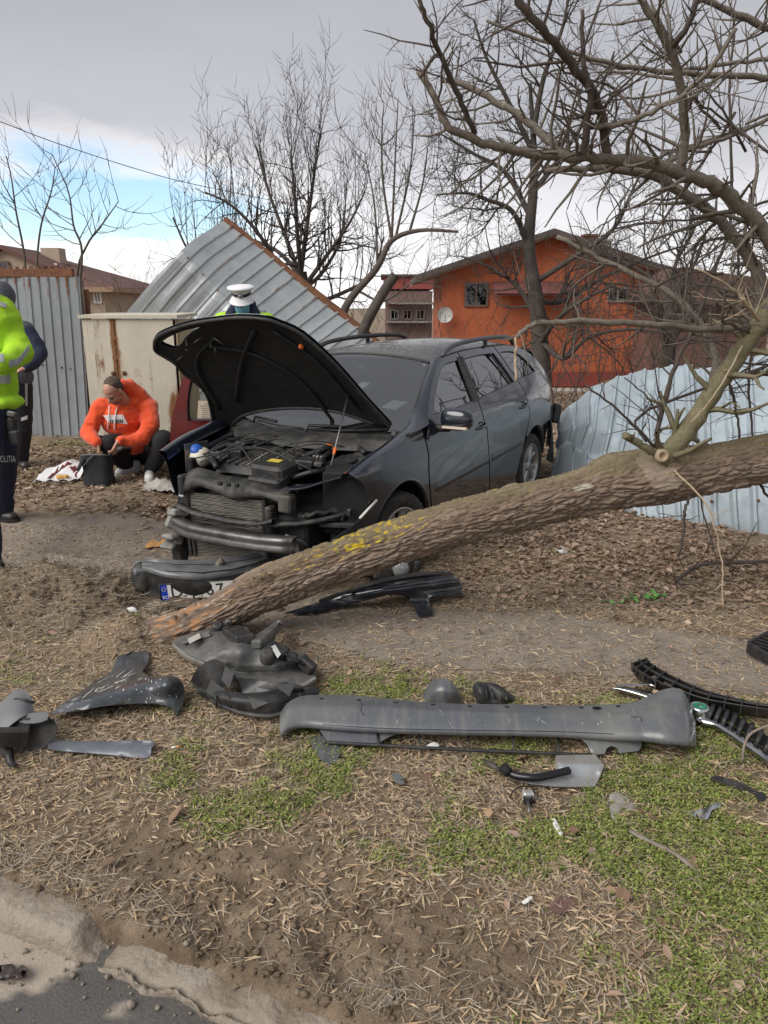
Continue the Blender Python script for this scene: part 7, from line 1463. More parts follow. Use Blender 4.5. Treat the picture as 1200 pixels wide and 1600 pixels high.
# ---- man with the hood up, behind that policeman
hm_ = thing('person', 'man seen from behind with grey hood up, navy jacket and black striped trousers', 'person', at(30, 730, 7.5)); sk = []; fL, fE = head(sk, T(2, 466, 7.5), (-.8, .5, -.15), (0, 0, 1), 1); sk += [('c', T(4, 480, 7.5), .06, T(8, 505, 7.52), .065), ('chain', [T(12, 520, 7.5), T(18, 580, 7.5), T(22, 620, 7.5)], [.15, .13, .14]), ('chain', [T(44, 520, 7.52), T(62, 552, 7.45), T(40, 575, 7.2)], [.05, .045, .03]), ('chain', [T(-20, 520, 7.5), T(-30, 560, 7.4), T(-10, 580, 7.2)], [.05, .045, .03])]
hand(sk, T(40, 575, 7.2), (-.9, -.2, .1), (0, .4, -.8), 1, .8, 1); hand(sk, T(-10, 580, 7.2), (.9, -.2, .1), (0, .4, -.8), 1, .8, -1); sk += [('chain', [T(30, 620, 7.5), T(36, 675, 7.48), T(32, 720, 7.55)], [.09, .06, .05]), ('chain', [T(12, 620, 7.5), T(8, 675, 7.5), T(8, 718, 7.7)], [.09, .06, .05])]; blob('body', sk, SKIN, hm_, .011, 3)
blob('hood', [('e', T(3, 463, 7.52), (.115, .135, .145), (0, 0, .4)), ('c', T(6, 480, 7.55), .1, T(16, 505, 7.56), .11), ('c', T(-12, 512, 7.5), .09, T(40, 514, 7.54), .075), ('e', T(14, 525, 7.56), (.19, .12, .12))], GREYC, hm_, .012, 5, .012, (10, 10, 10), 16)
blob('jacket', [('chain', [T(14, 530, 7.5), T(18, 565, 7.5), T(22, 596, 7.5)], [.18, .165, .155]), ('chain', [T(42, 522, 7.52), T(56, 540, 7.48), T(62, 553, 7.44)], [.085, .08, .07]), ('chain', [T(62, 553, 7.44), T(52, 568, 7.3), T(42, 574, 7.22)], [.07, .06, .05]), ('chain', [T(-18, 522, 7.5), T(-30, 560, 7.4), T(-12, 578, 7.22)], [.085, .07, .05])], NAVY, hm_, .013, 5, .014, (9, 9, 12), 17)
blob('jacket_hem', [('c', T(8, 590, 7.5), .15, T(30, 588, 7.5), .13)], GREYC, hm_, .014, 5, .008)
tr2 = blob('trousers', [('chain', [T(30, 606, 7.5), T(35, 670, 7.48), T(33, 716, 7.55)], [.125, .092, .07]), ('chain', [T(14, 606, 7.5), T(10, 670, 7.5), T(8, 714, 7.68)], [.125, .092, .07])], BLKC, hm_, .013, 5, .012, (9, 9, 8), 18)
band(tr2, [(41, 596), (42, 615), (42, 634)], 0, WHITEC, 'stripe', hm_) if False else patch(tr2, ((39, 594), (43.5, 594), (43, 634), (40, 634)), REFL, 'stripe', hm_, 3, 10); patch(tr2, ((33, 653), (43, 649), (43, 655), (33, 658)), WHITEC, 'white_patch', hm_, 4, 3)
gC = gz(T(34, 725, 7.55).x, 7.55); hl = T(30, 728, 7.62); tl = T(42, 732, 7.42); hl.z = tl.z = gC; shoe('shoe', hl, tl, SHOEB, hm_, .05, .1); hl = T(8, 725, 7.72); tl = T(0, 730, 7.5); hl.z = tl.z = gC; shoe('shoe', hl, tl, SHOEB, hm_, .05, .1)

# ---- red car door standing behind the bonnet
RED = mat('dark_red_paint', (.16, .012, .014), .3, .1, coat=.7, noise=[(5, (.09, .02, .02), .6, 6)]); rd_ = thing('red_car_door', 'dark red car door with an open window frame behind the raised bonnet', 'car door', (at(300, 700, 6.75).x, 6.75, gz(-1.6, 6.75)))
yd = 6.75; q = lambda u, v: (lambda p: (p.x, p.z))(T(u, v, yd)); outl = soft([q(266, 712), q(268, 660), q(278, 620), q(289, 580), q(300, 566)], 4) + soft([q(330, 560), q(390, 562), q(412, 580)], 4) + soft([q(416, 660), q(414, 720), q(410, 770)], 4) + [q(340, 775), q(280, 765)]
hol = soft([q(294, 657), q(293, 630), q(297, 600), q(306, 580)], 4) + soft([q(340, 574), q(385, 575), q(400, 590)], 4) + [q(403, 655)]
def rfn_(a, b): return (a, yd + .05 * (b - 1) ** 2 + .03 * math.sin(a * 3), b)
sheet(MB(), outl, rfn_, -.05, [hol], .06).build('panel', RED, rd_)
pane = [(Vector(p) - Vector((sum(a[0] for a in hol) / len(hol), sum(a[1] for a in hol) / len(hol)))) * 1.02 + Vector((sum(a[0] for a in hol) / len(hol), sum(a[1] for a in hol) / len(hol))) for p in hol]; sheet(MB(), [tuple(p) for p in pane], lambda a, b: (a, yd + .02, b), .004, step=.15).build('window', glass_mat('clear_glass', (.86, .88, .87), .5), rd_)
MB().tube([Vector(rfn_(*p)) + Vector((0, -.004, 0)) for p in hol + [hol[0]]], .016, 6, cap=False).build('window_seal', PLAS, rd_)
MB().grid([[Vector(rfn_(*q(280 + 8.5 * (1 - t_) + du, 620 - 40 * (1 - t_)))) + Vector((0, -.012, 0)) for du in (0, 8)] for t_ in np.linspace(1, 0, 7)], thick=.01).build('light_strip', mat('white_lens', (.68, .72, .75), .2), rd_)
MB().grid([[Vector(rfn_(*q(u, v))) + Vector((0, -.008 - (.004 if 0 < k < 3 else 0), 0)) for k, v in enumerate((663, 666, 674, 677))] for u in np.linspace(284, 408, 12)], thick=.008).build('trim_strip', PLAS_D, rd_)
# ---------------------------------------------------------------- torn-off car parts and rubbish on the verge
def zp(u, v, h):                                      # photo pixel -> point at height h
    r = ray(u, v); t = (h - CAM_H) / r.z; p = Vector((0, 0, CAM_H)) + r * t
    for k in range(2):
        z = h + gz(p.x, p.y) + .006 if h > -.06 else h; t = (z - CAM_H) / r.z; p = Vector((0, 0, CAM_H)) + r * t
    return p
def gh(u, v): return zp(u, v, 0)
DGREY = mat('dusty_grey_plastic', (.085, .093, .108), .36, coat=.3, noise=[(3, (.19, .185, .165), .6, 9, .47, .2), (1, (.2, .19, .165), .4, 7, .50, .14, (26, 4, 4)), (45, (.13, .13, .125), .35, 6)])
GREY2 = mat('mid_grey_plastic', (.13, .135, .145), .45, noise=[(7, (.2, .19, .17), .6, 8)])
SILV = mat('silver_plastic', (.33, .345, .36), .35, .3, noise=[(7, (.25, .235, .21), .6, 8)])
SCR = mat('bare_scratch', (.62, .62, .6), .7)
def nz(u, v, s=.05, sd=0): return float(fbm(np.array([u * s]), np.array([v * s]), None, 3, sd)[0])
def pxsheet(outline, h, m, name, parent=None, thick=.004, step=9, n=3, holes=(), smooth=True, flat=False):
    ol = soft([tuple(p) for p in outline] + [tuple(outline[0])], n)[:-1] if smooth else list(outline)
    hl = [soft([tuple(p) for p in q] + [tuple(q[0])], n)[:-1] for q in holes]
    hf = h if callable(h) else (lambda u, v: h)
    b = sheet(MB(), ol, lambda u, v: zp(u, v, hf(u, v)), -thick, hl, step)
    if flat: b.smooth = [False] * len(b.f)
    return b.build(name, m, parent)
def tri(us, vs):  return lambda u: float(np.interp(u, us, vs))
def rowsheet(rows, name, m, parent=None, thick=.005, n=4, nr=3):
    """rows of (u, v, height) px control points, same count each, smoothed both ways"""
    R1 = [cr(r, n) for r in rows]; C = [cr([R1[j][i] for j in range(len(R1))], nr) for i in range(len(R1[0]))]
    return MB().grid([[zp(p.x, p.y, p.z) for p in c] for c in C], thick=thick).build(name, m, parent)

# long bumper skin in the foreground
bu = thing('bumper_skin', 'long dusty grey bumper skin lying torn on the grass in the foreground', 'car bumper', gh(760, 1160))
us = [438, 452, 475, 520, 567, 650, 733, 800, 867, 940, 985, 1010, 1035, 1058, 1074, 1086]; tv = [1116, 1098, 1087, 1087, 1090, 1095, 1099, 1100, 1101, 1101, 1097, 1091, 1079, 1075, 1092, 1132]; cv = [1152, 1140, 1136, 1140, 1143, 1146, 1148, 1149, 1151, 1155, 1157, 1158, 1161, 1163, 1165, 1166]
hh = [.06, .09, .10, .10, .10, .10, .10, .10, .10, .105, .12, .13, .15, .15, .12, .06]
rows = [[(u, v, h) for u, v, h in zip(us, tv, hh)], [(u, v * .66 + w * .34, h + .016) for u, v, w, h in zip(us, tv, cv, hh)], [(u, v * .25 + w * .75, h * .8 + .014) for u, v, w, h in zip(us, tv, cv, hh)], [(u, v * .04 + w * .96, h * .6 + .012) for u, v, w, h in zip(us, tv, cv, hh)], [(u, w, h * .5 + .004) for u, w, h in zip(us, cv, hh)], [(u, w - 3, h * .34) for u, w, h in zip(us, cv, hh)]]
rows[0] = [(u, v + random.uniform(-1.5, 2.5), h) for u, v, h in rows[0]]
sk_ = rowsheet(rows, 'skin', DGREY, bu, .004)
pxsheet([(500, 1141), (560, 1145), (618, 1147), (604, 1153), (592, 1161), (512, 1160)], lambda u, v: .055 - (v - 1141) * .0012, DGREY, 'valance', bu, smooth=False)
pxsheet([(905, 1152), (955, 1155), (1003, 1156), (1002, 1166), (998, 1173), (968, 1177), (964, 1168), (955, 1165), (948, 1169), (945, 1178), (925, 1179), (917, 1162)], lambda u, v: .062 - (v - 1152) * .0014, DGREY, 'valance', bu, smooth=False)
pxsheet([(1010, 1150), (1040, 1152), (1085, 1150), (1087, 1165), (1078, 1160), (1067, 1154), (1055, 1166), (1040, 1163), (1022, 1157)], lambda u, v: .05 - (v - 1150) * .0006, DGREY, 'torn_edge', bu, smooth=False)
pxsheet([(438, 1148), (441, 1122), (460, 1110), (475, 1118), (473, 1138), (463, 1124), (455, 1127), (449, 1145)], lambda u, v: .055, DGREY, 'torn_edge', bu, smooth=False)
P = [zp(u, v, .03) for u, v in ((507, 1160), (600, 1165), (733, 1172), (830, 1176), (925, 1180))]; MB().tube(cr(P, 4), .0075, 6).build('grille_bar', PLAS, bu)
for u in (590, 655, 733, 802, 872): MB().tube([zp(u, 1146, .05), zp(u + 1, 1172 - (733 - u) * .04, .03)], .0055, 5).build('grille_pin', PLAS, bu)
for u, v in ((930, 1106), (998, 1098), (935, 1106)): MB().box(zp(u, v, .125), (.02, .012, .006)).build('clip_slot_shade', BLACK, bu)  # black blocks, not openings: the dark of the clip slots is painted on
for k in range(46):
    u = random.uniform(500, 1040); v0 = np.interp(u, us, tv) + random.uniform(8, 36); a = random.gauss(1.2, .5); q = [onto(sk_, u + t * math.cos(a), v0 + t * math.sin(a), .0006) for t in (0, random.uniform(3, 12))]
    if all(q): MB().tube(q, random.uniform(.0005, .0012), 4, flat=.3).build('scratch', GREY2 if k % 2 else SCR, bu, fix=False)
tag(pxsheet([(481, 1152), (505, 1150), (531, 1168), (523, 1192), (502, 1187)], lambda u, v: .02, DGREY, 'plastic_flap', None, .004, 8, 2), 'dark plastic flap under the left end of the long bumper skin', 'car part')
for k in range(9):
    u = 500 + k * 58; q = [onto(sk_, u + d_, float(np.interp(u, us, tv)) + 5, .001) for d_ in (0, 5)]
    if all(q): MB().box((q[0] + q[1]) / 2, (.018, .012, .004), (random.uniform(-.2, .2), 0, random.uniform(-.2, .2))).build('clip_slot_shade', BLACK, bu)  # black blocks along the top edge paint the shade inside clip holes
for c in ([(505, 1132), (600, 1138), (733, 1141), (867, 1143), (960, 1147)], [(985, 1120), (1000, 1121), (1003, 1128)], [(560, 1092), (566, 1100), (564, 1110), (570, 1118)]):
    q = [onto(sk_, p.x, p.y, .0004) for p in cr([(a, b, 0) for a, b in c], 8)]; q = [p for p in q if p]
    if len(q) > 2: MB().tube(q, .0016, 4).build('crease_shade', BLACK, bu, fix=False)  # thin black tubes on the skin paint the shade in a groove and cracks
# scoops behind it
sc = rowsheet([[(662, 1086, .02), (674, 1066, .08), (691, 1060, .11), (707, 1069, .10), (722, 1090, .02)], [(664, 1093, .02), (678, 1080, .08), (693, 1076, .10), (708, 1082, .08), (722, 1094, .02)], [(670, 1099, .01), (682, 1098, .02), (694, 1098, .03), (708, 1098, .02), (720, 1098, .01)]], 'fog_lamp_cover', DGREY, None, .004); tag(sc, 'smooth dark plastic scoop standing behind the long bumper skin', 'car part')
tp = thing('torn_duct', 'crumpled black plastic duct behind the middle of the long bumper skin', 'car part', gh(770, 1090))
rowsheet([[(739, 1084, .05), (742, 1068, .09), (758, 1066, .10), (780, 1072, .08), (803, 1090, .03)], [(745, 1092, .03), (752, 1080, .08), (765, 1078, .07), (785, 1084, .07), (803, 1095, .02)], [(746, 1100, .01), (755, 1099, .02), (770, 1099, .02), (786, 1099, .02), (800, 1098, .01)]], 'shell', PLAS, tp, .005)
for k in range(5): MB().tube([zp(748 + k * 10, 1070 + k * 3, .10 - k * .01), zp(752 + k * 10, 1090 + k, .05)], .005, 5).build('rib', PLAS_D, tp)
# scratched wing piece
wg = thing('wing_fragment', 'scratched dark wing fragment with white scrapes lying left of the broken headlight', 'car part', gh(180, 1105))
OL = [(78, 1116), (104, 1096), (130, 1077), (152, 1062), (173, 1051), (179, 1038), (184, 1025), (206, 1019), (230, 1016), (233, 1026), (231, 1036), (222, 1049), (232, 1056), (243, 1060), (260, 1055), (276, 1058), (286, 1070), (288, 1090), (277, 1118), (271, 1108), (264, 1103), (243, 1099), (215, 1099), (186, 1101), (158, 1104), (130, 1109)]
def wh(u, v):
    d = abs((v - 1108) - (-.55) * (u - 90) * 1.0); return .03 + .075 * math.exp(-((v - 1078 + (u - 200) * .28) / 22) ** 2) * sm(np.array((u - 70) / 80)).item() + .05 * math.exp(-((u - 262) / 18) ** 2 - ((v - 1070) / 20) ** 2)
wo = pxsheet(OL, wh, mat('dull_wing_paint', (.055, .062, .072), .34, .2, coat=.6, noise=[(4, (.02, .035, .022), .8, 5, .5, .15), (10, (.13, .13, .13), .4, 8)]), 'skin', wg, .003, 7, 1)  # dark green blotches put a green reflection into the paint colour
pxsheet([(262, 1056), (280, 1060), (288, 1075), (287, 1095), (278, 1119), (270, 1108), (276, 1090), (272, 1072)], lambda u, v: .09 - (v - 1056) * .0012, PLAS, 'return_edge', wg, .003, 8, 2)
for k in range(58):
    if k < 34: u, v = random.uniform(168, 282), random.uniform(1054, 1098); a = random.gauss(1.5, .25); L_ = random.uniform(1, 4.5)
    else: t_ = random.random(); u, v = 88 + 130 * t_ + random.gauss(0, 4), 1110 - 62 * t_ + random.gauss(0, 4); a = random.gauss(-.5, .15); L_ = random.uniform(6, 26)
    q = [onto(wo, u + L_ * s_ * math.cos(a), v + L_ * s_ * math.sin(a), .0008) for s_ in (0, .5, 1)]
    if all(q): MB().tube(q, random.uniform(.001, .0026), 5, flat=.35).build('scrape', SCR, wg, fix=False)
# black bracket box at the left edge, grey strip under it
bx = thing('plastic_bracket', 'broken black and grey plastic bracket at the left edge of the grass', 'car part', gh(30, 1190))
rowsheet([[(-20, 1135, .10), (2, 1100, .17), (28, 1078, .2), (46, 1083, .19)], [(-20, 1150, .09), (5, 1120, .15), (30, 1098, .18), (50, 1100, .16)], [(-20, 1165, .07), (8, 1142, .12), (34, 1122, .15), (52, 1117, .13)]], 'top_plate', GREY2, bx, .006)
pxsheet([(10, 1125), (45, 1122), (42, 1150), (28, 1172), (8, 1178), (-15, 1182), (-15, 1150)], lambda u, v: .15 - (v - 1122) * .0024, PLAS, 'side_wall', bx, .006, 10, 2)
pxsheet([(48, 1118), (72, 1118), (90, 1138), (70, 1168), (38, 1172), (32, 1150)], lambda u, v: .13 - (v - 1118) * .0022, PLAS_D, 'side_wall', bx, .006, 10, 2)
pxsheet([(28, 1118), (70, 1112), (74, 1124), (52, 1130), (30, 1128)], lambda u, v: .155 - (v - 1112) * .001, GREY2, 'flange', bx, .005, 8, 2)
MB().tube([zp(12, 1170, .05), zp(16, 1190, .02), zp(22, 1199, .01)], [.02, .016, .012], 6).build('lug', PLAS, bx); MB().tube([zp(22, 1092, .19), zp(40, 1094, .185), zp(54, 1098, .17)], .006, 5).build('rib', PLAS_D, bx); MB().box(zp(20, 1152, .11), (.12, .03, .10), (.3, .2, .4), .008).build('web', PLAS, bx)
tag(pxsheet([(84, 1153), (100, 1157), (170, 1158), (239, 1157), (236, 1170), (230, 1185), (180, 1180), (130, 1176), (74, 1170)], lambda u, v: .012 + .03 * (1 - abs(v - 1168) / 18) + .01 * nz(u, v), mat('blue_grey_strip', (.13, .145, .175), .4, .2, noise=[(12, (.2, .2, .2), .5, 7)]), 'trim_strip', None, .004, 8, 2), 'flat blue grey trim strip lying by the black bracket on the left', 'car part')
# headlight units
hlm = thing('headlight_unit', 'broken grey headlight housing seen from behind, heaped before the fallen trunk', 'headlight', gh(390, 1075))
HG = mat('headlight_housing', (.085, .085, .083), .45, noise=[(9, (.17, .16, .145), .7, 9, .44, .2)])
OLH = [(267, 1002), (281, 995), (310, 986), (335, 979), (357, 970), (382, 976), (396, 994), (412, 984), (434, 970), (444, 976), (432, 990), (428, 1000), (452, 1015), (479, 1022), (495, 1040), (492, 1058), (470, 1069), (425, 1074), (380, 1069), (352, 1054), (335, 1040), (310, 1030), (288, 1020)]
def hh_(u, v):
    b = .05 + .12 * math.exp(-((u - 365) / 75) ** 2 - ((v - 1008) / 30) ** 2); n = nz(u, v, .045, 6); b += .03 * n + .03 * (1 if (u - 330) * .5 + (v - 1000) > 20 else 0) - .03 * (1 if v > 1046 - abs(u - 400) * .1 else 0)
    return max(.03, b + .03 * math.exp(-((u - 430) / 40) ** 2 - ((v - 1035) / 22) ** 2))
ho = pxsheet(OLH, hh_, HG, 'housing', hlm, .004, 5, 1)
rim_px = [(270, 1004), (290, 1022), (312, 1032), (336, 1043), (354, 1057), (380, 1071), (425, 1077), (470, 1072), (493, 1060)]
rowsheet([[(u, v - 3, .06) for u, v in rim_px], [(u, v, .068) for u, v in rim_px], [(u, v + 5, .045) for u, v in rim_px], [(u, v + 8, .02) for u, v in rim_px]], 'lens_rim', mat('pale_rim', (.28, .275, .255), .3, coat=.3, noise=[(9, (.12, .115, .1), .6, 7)]), hlm, .004)
for (pts, w_, t_, m) in (([(362, 985), (384, 1000)], .10, .05, PLAS), ([(400, 1008), (436, 976)], .055, .045, HG), ([(420, 1010), (448, 1024)], .07, .05, PLAS), ([(470, 1030), (490, 1048)], .05, .06, PLAS), ([(285, 1003), (330, 990)], .06, .02, HG)):
    a, b = (zp(u, v, hh_(u, v) + .02) for u, v in pts); d = b - a; MB().box((a + b) / 2, (d.length, w_, t_), d.to_track_quat('X', 'Z').to_matrix(), .008).build('moulding', m, hlm)
for c, r_, m in (((340, 984), .03, PLAS), ((418, 1028), .035, PLAS_D), ((455, 1034), .03, PLAS)): p = zp(*c, hh_(*c)); MB().lathe([(r_ * .6, .05), (r_, .045), (r_, 0), (r_ * 1.1, -.01)], p, 'Z', 18, rot=Euler((.5, .2, 0)).to_matrix()).lathe([(0, .05), (r_ * .6, .05)], p, 'Z', 18, rot=Euler((.5, .2, 0)).to_matrix()).build('bulb_cap', m, hlm)
for u, v in ((357, 972), (437, 973)): MB().lathe([(.006, -.015), (.017, -.012), (.017, .012), (.006, .015)], zp(u, v, .19), 'Y', 14).build('mounting_lug', HG, hlm)
for q, m in (([(367, 981), (373, 977), (382, 992), (376, 997)], PAPER), ([(424, 1010), (430, 1007), (439, 1022), (434, 1028)], PAPER), ([(293, 998), (311, 989), (314, 996), (296, 1006)], mat('faded_label', (.4, .39, .35), .8))): pxsheet(q, lambda u, v: hh_(u, v) + .052, m, 'label', hlm, .002, 12, 1, smooth=False)
P = cr([zp(u, v, h) for u, v, h in ((432, 1015, .16), (446, 1022, .17), (462, 1032, .17), (476, 1040, .13))], 5); MB().tube(P, .006, 6).build('wire', BLACK, hlm)
l2 = thing('grille_duct', 'shattered black plastic air duct under the broken grey headlight', 'car part', gh(390, 1110))
rowsheet([[(298, 1064, .06), (310, 1043, .15), (334, 1030, .20), (354, 1038, .19)], [(306, 1070, .05), (322, 1056, .12), (346, 1048, .15), (368, 1056, .14)], [(318, 1084, .02), (336, 1078, .06), (358, 1072, .08), (384, 1078, .06)]], 'liner', PLAS, l2, .004)
rowsheet([[(305, 1074, .05), (345, 1080, .09), (385, 1084, .10), (430, 1080, .10), (480, 1074, .08), (502, 1078, .05)], [(308, 1079, .05), (346, 1090, .085), (385, 1096, .09), (428, 1093, .09), (474, 1084, .07), (498, 1084, .05)], [(316, 1088, .02), (348, 1104, .025), (384, 1114, .025), (425, 1117, .025), (466, 1104, .02), (490, 1090, .02)]], 'lip', PLAS, l2, .004)
rowsheet([[(372, 1058, .13), (398, 1062, .11), (420, 1066, .15), (446, 1066, .11), (470, 1070, .13)], [(376, 1072, .09), (400, 1074, .12), (424, 1076, .09), (450, 1076, .12), (476, 1078, .09)], [(380, 1086, .09), (404, 1088, .07), (428, 1086, .09), (452, 1084, .07), (474, 1082, .07)]], 'crumpled_film', mat('crumpled_black', (.016, .016, .017), .3, noise=[(14, (.06, .055, .05), .5, 8)]), l2, .003, 1, 1)
for (q, h) in (([(352, 1040), (366, 1052), (358, 1076), (346, 1062)], .2), ([(430, 1072), (462, 1066), (452, 1088)], .15), ([(330, 1062), (352, 1078), (338, 1094), (322, 1080)], .13), ([(388, 1088), (420, 1098), (396, 1108)], .11)):
    pxsheet(q, (lambda h, q: lambda u, v: h - (v - q[0][1]) * .0022)(h, q), PLAS if h > .14 else PLAS_D, 'shard', l2, .004, 12, 1, smooth=False)
for k in range(7):
    u = 336 + k * 22; MB().tube([zp(u, 1084 + 6 * math.sin(k), .10), zp(u + 3, 1108 - abs(k - 3) * 1.5, .045)], .006, 5).build('rib', PLAS_D, l2)
rim2 = [(303, 1068), (318, 1082), (337, 1098), (360, 1108), (382, 1115), (425, 1119), (462, 1106)]; MB().tube(cr([zp(u, v, .035) for u, v in rim2], 4), .011, 6).build('edge', PLAS_D, l2); MB().tube([zp(376, 1094, .06), zp(378, 1099, .055)], .012, 8).build('lug', SCR, l2)
# wing piece behind the trunk
w2 = thing('painted_fragment', 'dark painted wing fragment with a bent leg lying behind the fallen trunk', 'car part', gh(640, 940))
OL3 = [(443, 958), (478, 947), (515, 936), (560, 919), (600, 911), (627, 907), (668, 902), (704, 898), (716, 904), (722, 914), (722, 927), (690, 931), (672, 932), (671, 944), (677, 959), (654, 963), (646, 947), (638, 936), (628, 930), (605, 930), (560, 941), (520, 950), (492, 957)]
h3 = lambda u, v: .02 + .09 * math.exp(-((v - 912 + (u - 640) * .13) / 14) ** 2) * min(1, max(0, (u - 450) / 150)) + (.04 if v < 936 else .0) * min(1, max(0, (u - 500) / 150))
pxsheet(OL3, h3, mat('glossy_torn_paint', (.022, .025, .031), .2, .3, coat=.8, noise=[(6, (.12, .12, .12), .5, 9, .5, .15)]), 'skin', w2, .004, 6, 1)
P = [zp(u, v, .11) for u, v in ((500, 939), (560, 920), (627, 906), (706, 896))]; MB().tube(cr(P, 5), .012, 6).build('edge', PLAS_D, w2)
rowsheet([[(560, 915, .12), (610, 902, .13), (660, 894, .13), (702, 895, .12)], [(555, 922, .11), (610, 908, .13), (662, 900, .13), (710, 899, .12)]], 'return_edge', PLAS_D, w2, .006)
fg = thing('fog_lamp', 'round grey fog lamp in its bracket lying under the fallen trunk', 'lamp', gh(628, 905)); MB().lathe([(0, -.02), (.03, -.022), (.045, -.012), (.055, .0), (.058, .02), (.05, .05)], zp(626, 890, .16), 'Y', 22).build('lamp_body', mat('fog_glass', (.25, .26, .26), .15, coat=.8, noise=[(20, (.14, .14, .13), .5, 4)]), fg); MB().box(zp(650, 893, .13), (.04, .03, .16), (.2, .15, 0), .008).build('bracket', PLAS_D, fg); MB().box(zp(600, 896, .13), (.12, .03, .1), (.1, .3, 0), .008).build('bracket', PLAS_D, fg)
# bumper with the number plate
bp_ = thing('front_bumper', 'torn-off front bumper with a number plate lying below the car\'s radiator', 'car bumper', gh(320, 940))
bk = [(209, 878, .22), (230, 873, .235), (280, 876, .235), (340, 874, .235), (400, 866, .235), (432, 858, .235), (470, 846, .235)]; fr_ = [(211, 883, .21), (230, 888, .215), (262, 897, .21), (310, 900, .205), (356, 895, .205), (402, 883, .205), (452, 862, .2)]
mid = [((a[0] + b[0]) / 2, (a[1] * .5 + b[1] * .5), .225) for a, b in zip(bk, fr_)]
rowsheet([bk, [(p[0], p[1] - .5, p[2] - .012) for p in [((a[0] * .62 + b[0] * .38), a[1] * .62 + b[1] * .38, .235) for a, b in zip(bk, fr_)]], mid, [((a[0] * .3 + b[0] * .7), a[1] * .3 + b[1] * .7, .224) for a, b in zip(bk, fr_)], fr_, [(p[0] + 1, p[1] + 5, p[2] - .02) for p in fr_]], 'top_shelf', mat('bumper_top', (.085, .09, .1), .4, coat=.3, noise=[(9, (.17, .165, .15), .6, 8)]), bp_, .005)
ff = rowsheet([[(p[0] + 1, p[1] + 4, p[2] - .018) for p in fr_], [(p[0] + 4, p[1] + 18, .13) for p in fr_], [(p[0] + 8, p[1] + 32, .06) for p in fr_], [(p[0] + 9, p[1] + 42, .02) for p in fr_]], 'front_face', PLAS, bp_, .006)
for f_ in (.3, .55, .8): MB().tube([zp(a[0] * (1 - f_) + b[0] * f_, a[1] * (1 - f_) + b[1] * f_, .232 - .01 * f_) for a, b in zip(bk, fr_)], .0035, 5).build('groove_shade', BLACK, bp_)  # black tubes laid on the shelf paint the shade of its grooves
lump(MB(), zp(222, 902, .12), (.07, .05, .10), 5, .2, 2, 1.4).build('torn_corner', PLAS_D, bp_); MB().box(zp(219, 892, .19), (.08, .05, .04), (.2, 0, .5), .01).build('bracket', GREY2, bp_)
# number plate: its frame fitted to the front face
pa, pb, pd = onto(ff, 250, 910, .0) or zp(250, 910, .16), onto(ff, 345, 903, .0) or zp(345, 903, .16), onto(ff, 259, 934, 0) or zp(259, 935, .05); ex = (pb - pa); pw = .52; ex = ex.normalized(); ey = (pd - pa); ey = (ey - ex * ey.dot(ex)).normalized(); en = ex.cross(ey); en = en if en.y < 0 else -en; pa = pa + en * .03
PL = lambda x, y, o=0.0: pa + ex * x + ey * y + en * o
plate = MB().add([PL(0, 0), PL(pw, 0), PL(pw, .112), PL(0, .112), PL(0, 0, -.006), PL(pw, 0, -.006), PL(pw, .112, -.006), PL(0, .112, -.006)], [(0, 1, 2, 3), (7, 6, 5, 4), (0, 4, 5, 1), (1, 5, 6, 2), (2, 6, 7, 3), (3, 7, 4, 0)], False).build('number_plate', mat('plate_white', (.74, .74, .72), .4, noise=[(20, (.5, .48, .44), .4, 6)]), bp_)
MB().grid([[PL(x, y, .0012) for x in (.004, .044)] for y in (.004, .108)], thick=.0008).build('blue_band', mat('plate_blue', (.01, .05, .45), .4), plate)
def text3(s_, x, y, size, m, name, sx=1.0, par=plate):
    cu = bpy.data.curves.new('t', 'FONT'); cu.body = s_; cu.size = size; cu.extrude = .0006; to = bpy.data.objects.new('t', cu); COL.objects.link(to); dg = bpy.context.evaluated_depsgraph_get(); tm = bpy.data.meshes.new_from_object(to.evaluated_get(dg)); bpy.data.objects.remove(to)
    b = MB(); b.v = [tuple(PL(x + v.co.x * sx, y - v.co.y, .002 + v.co.z)) for v in tm.vertices]; b.f = [tuple(p.vertices) for p in tm.polygons]; b.smooth = [False] * len(b.f); return b.build(name, m, par, fix=False)
PBK = mat('plate_black', (.012, .012, .012), .5)
for ch, x in (('D', .06), ('J', .185), ('6', .275), ('7', .335)): text3(ch, x, .094, .108, PBK, 'character', .95)
text3('RO', .007, .1, .03, PAPER, 'country_letters')
for k in range(10): a = k * math.pi / 5; MB().box(PL(.024 + .012 * math.sin(a), .035 - .012 * math.cos(a), .002), (.003, .003, .003)).build('star', mat('star_yellow', (.8, .6, .05), .5), plate)
for q in ([(0, 0), (pw, 0)], [(0, .112), (pw, .112)], [(0, 0), (0, .112)]): MB().tube([PL(x, y, .001) for x, y in q], .005, 5).build('plate_frame', PLAS, plate)
tag(MB().tube(cr([zp(333, 914, .10), zp(337, 898, .16), zp(341, 884, .22), zp(347, 875, .26)], 4), [.026, .027, .026, .025, .026, .025, .024, .024, .023, .023, .022, .022, .02], 7).build('wood_stake', BR_L), 'short grey splintered stick standing against the number plate', 'stick')
tag(pxsheet([(262, 946), (268, 922), (280, 908), (290, 914), (304, 928), (312, 938), (296, 948)], lambda u, v: .11 - (v - 908) * .0022, mat('brown_mud_flap', (.07, .052, .042), .9, noise=[(12, (.14, .11, .08), .6, 7)]), 'mud_flap', None, .008, 8, 2), 'dark brown flap covering part of the number plate', 'flap')
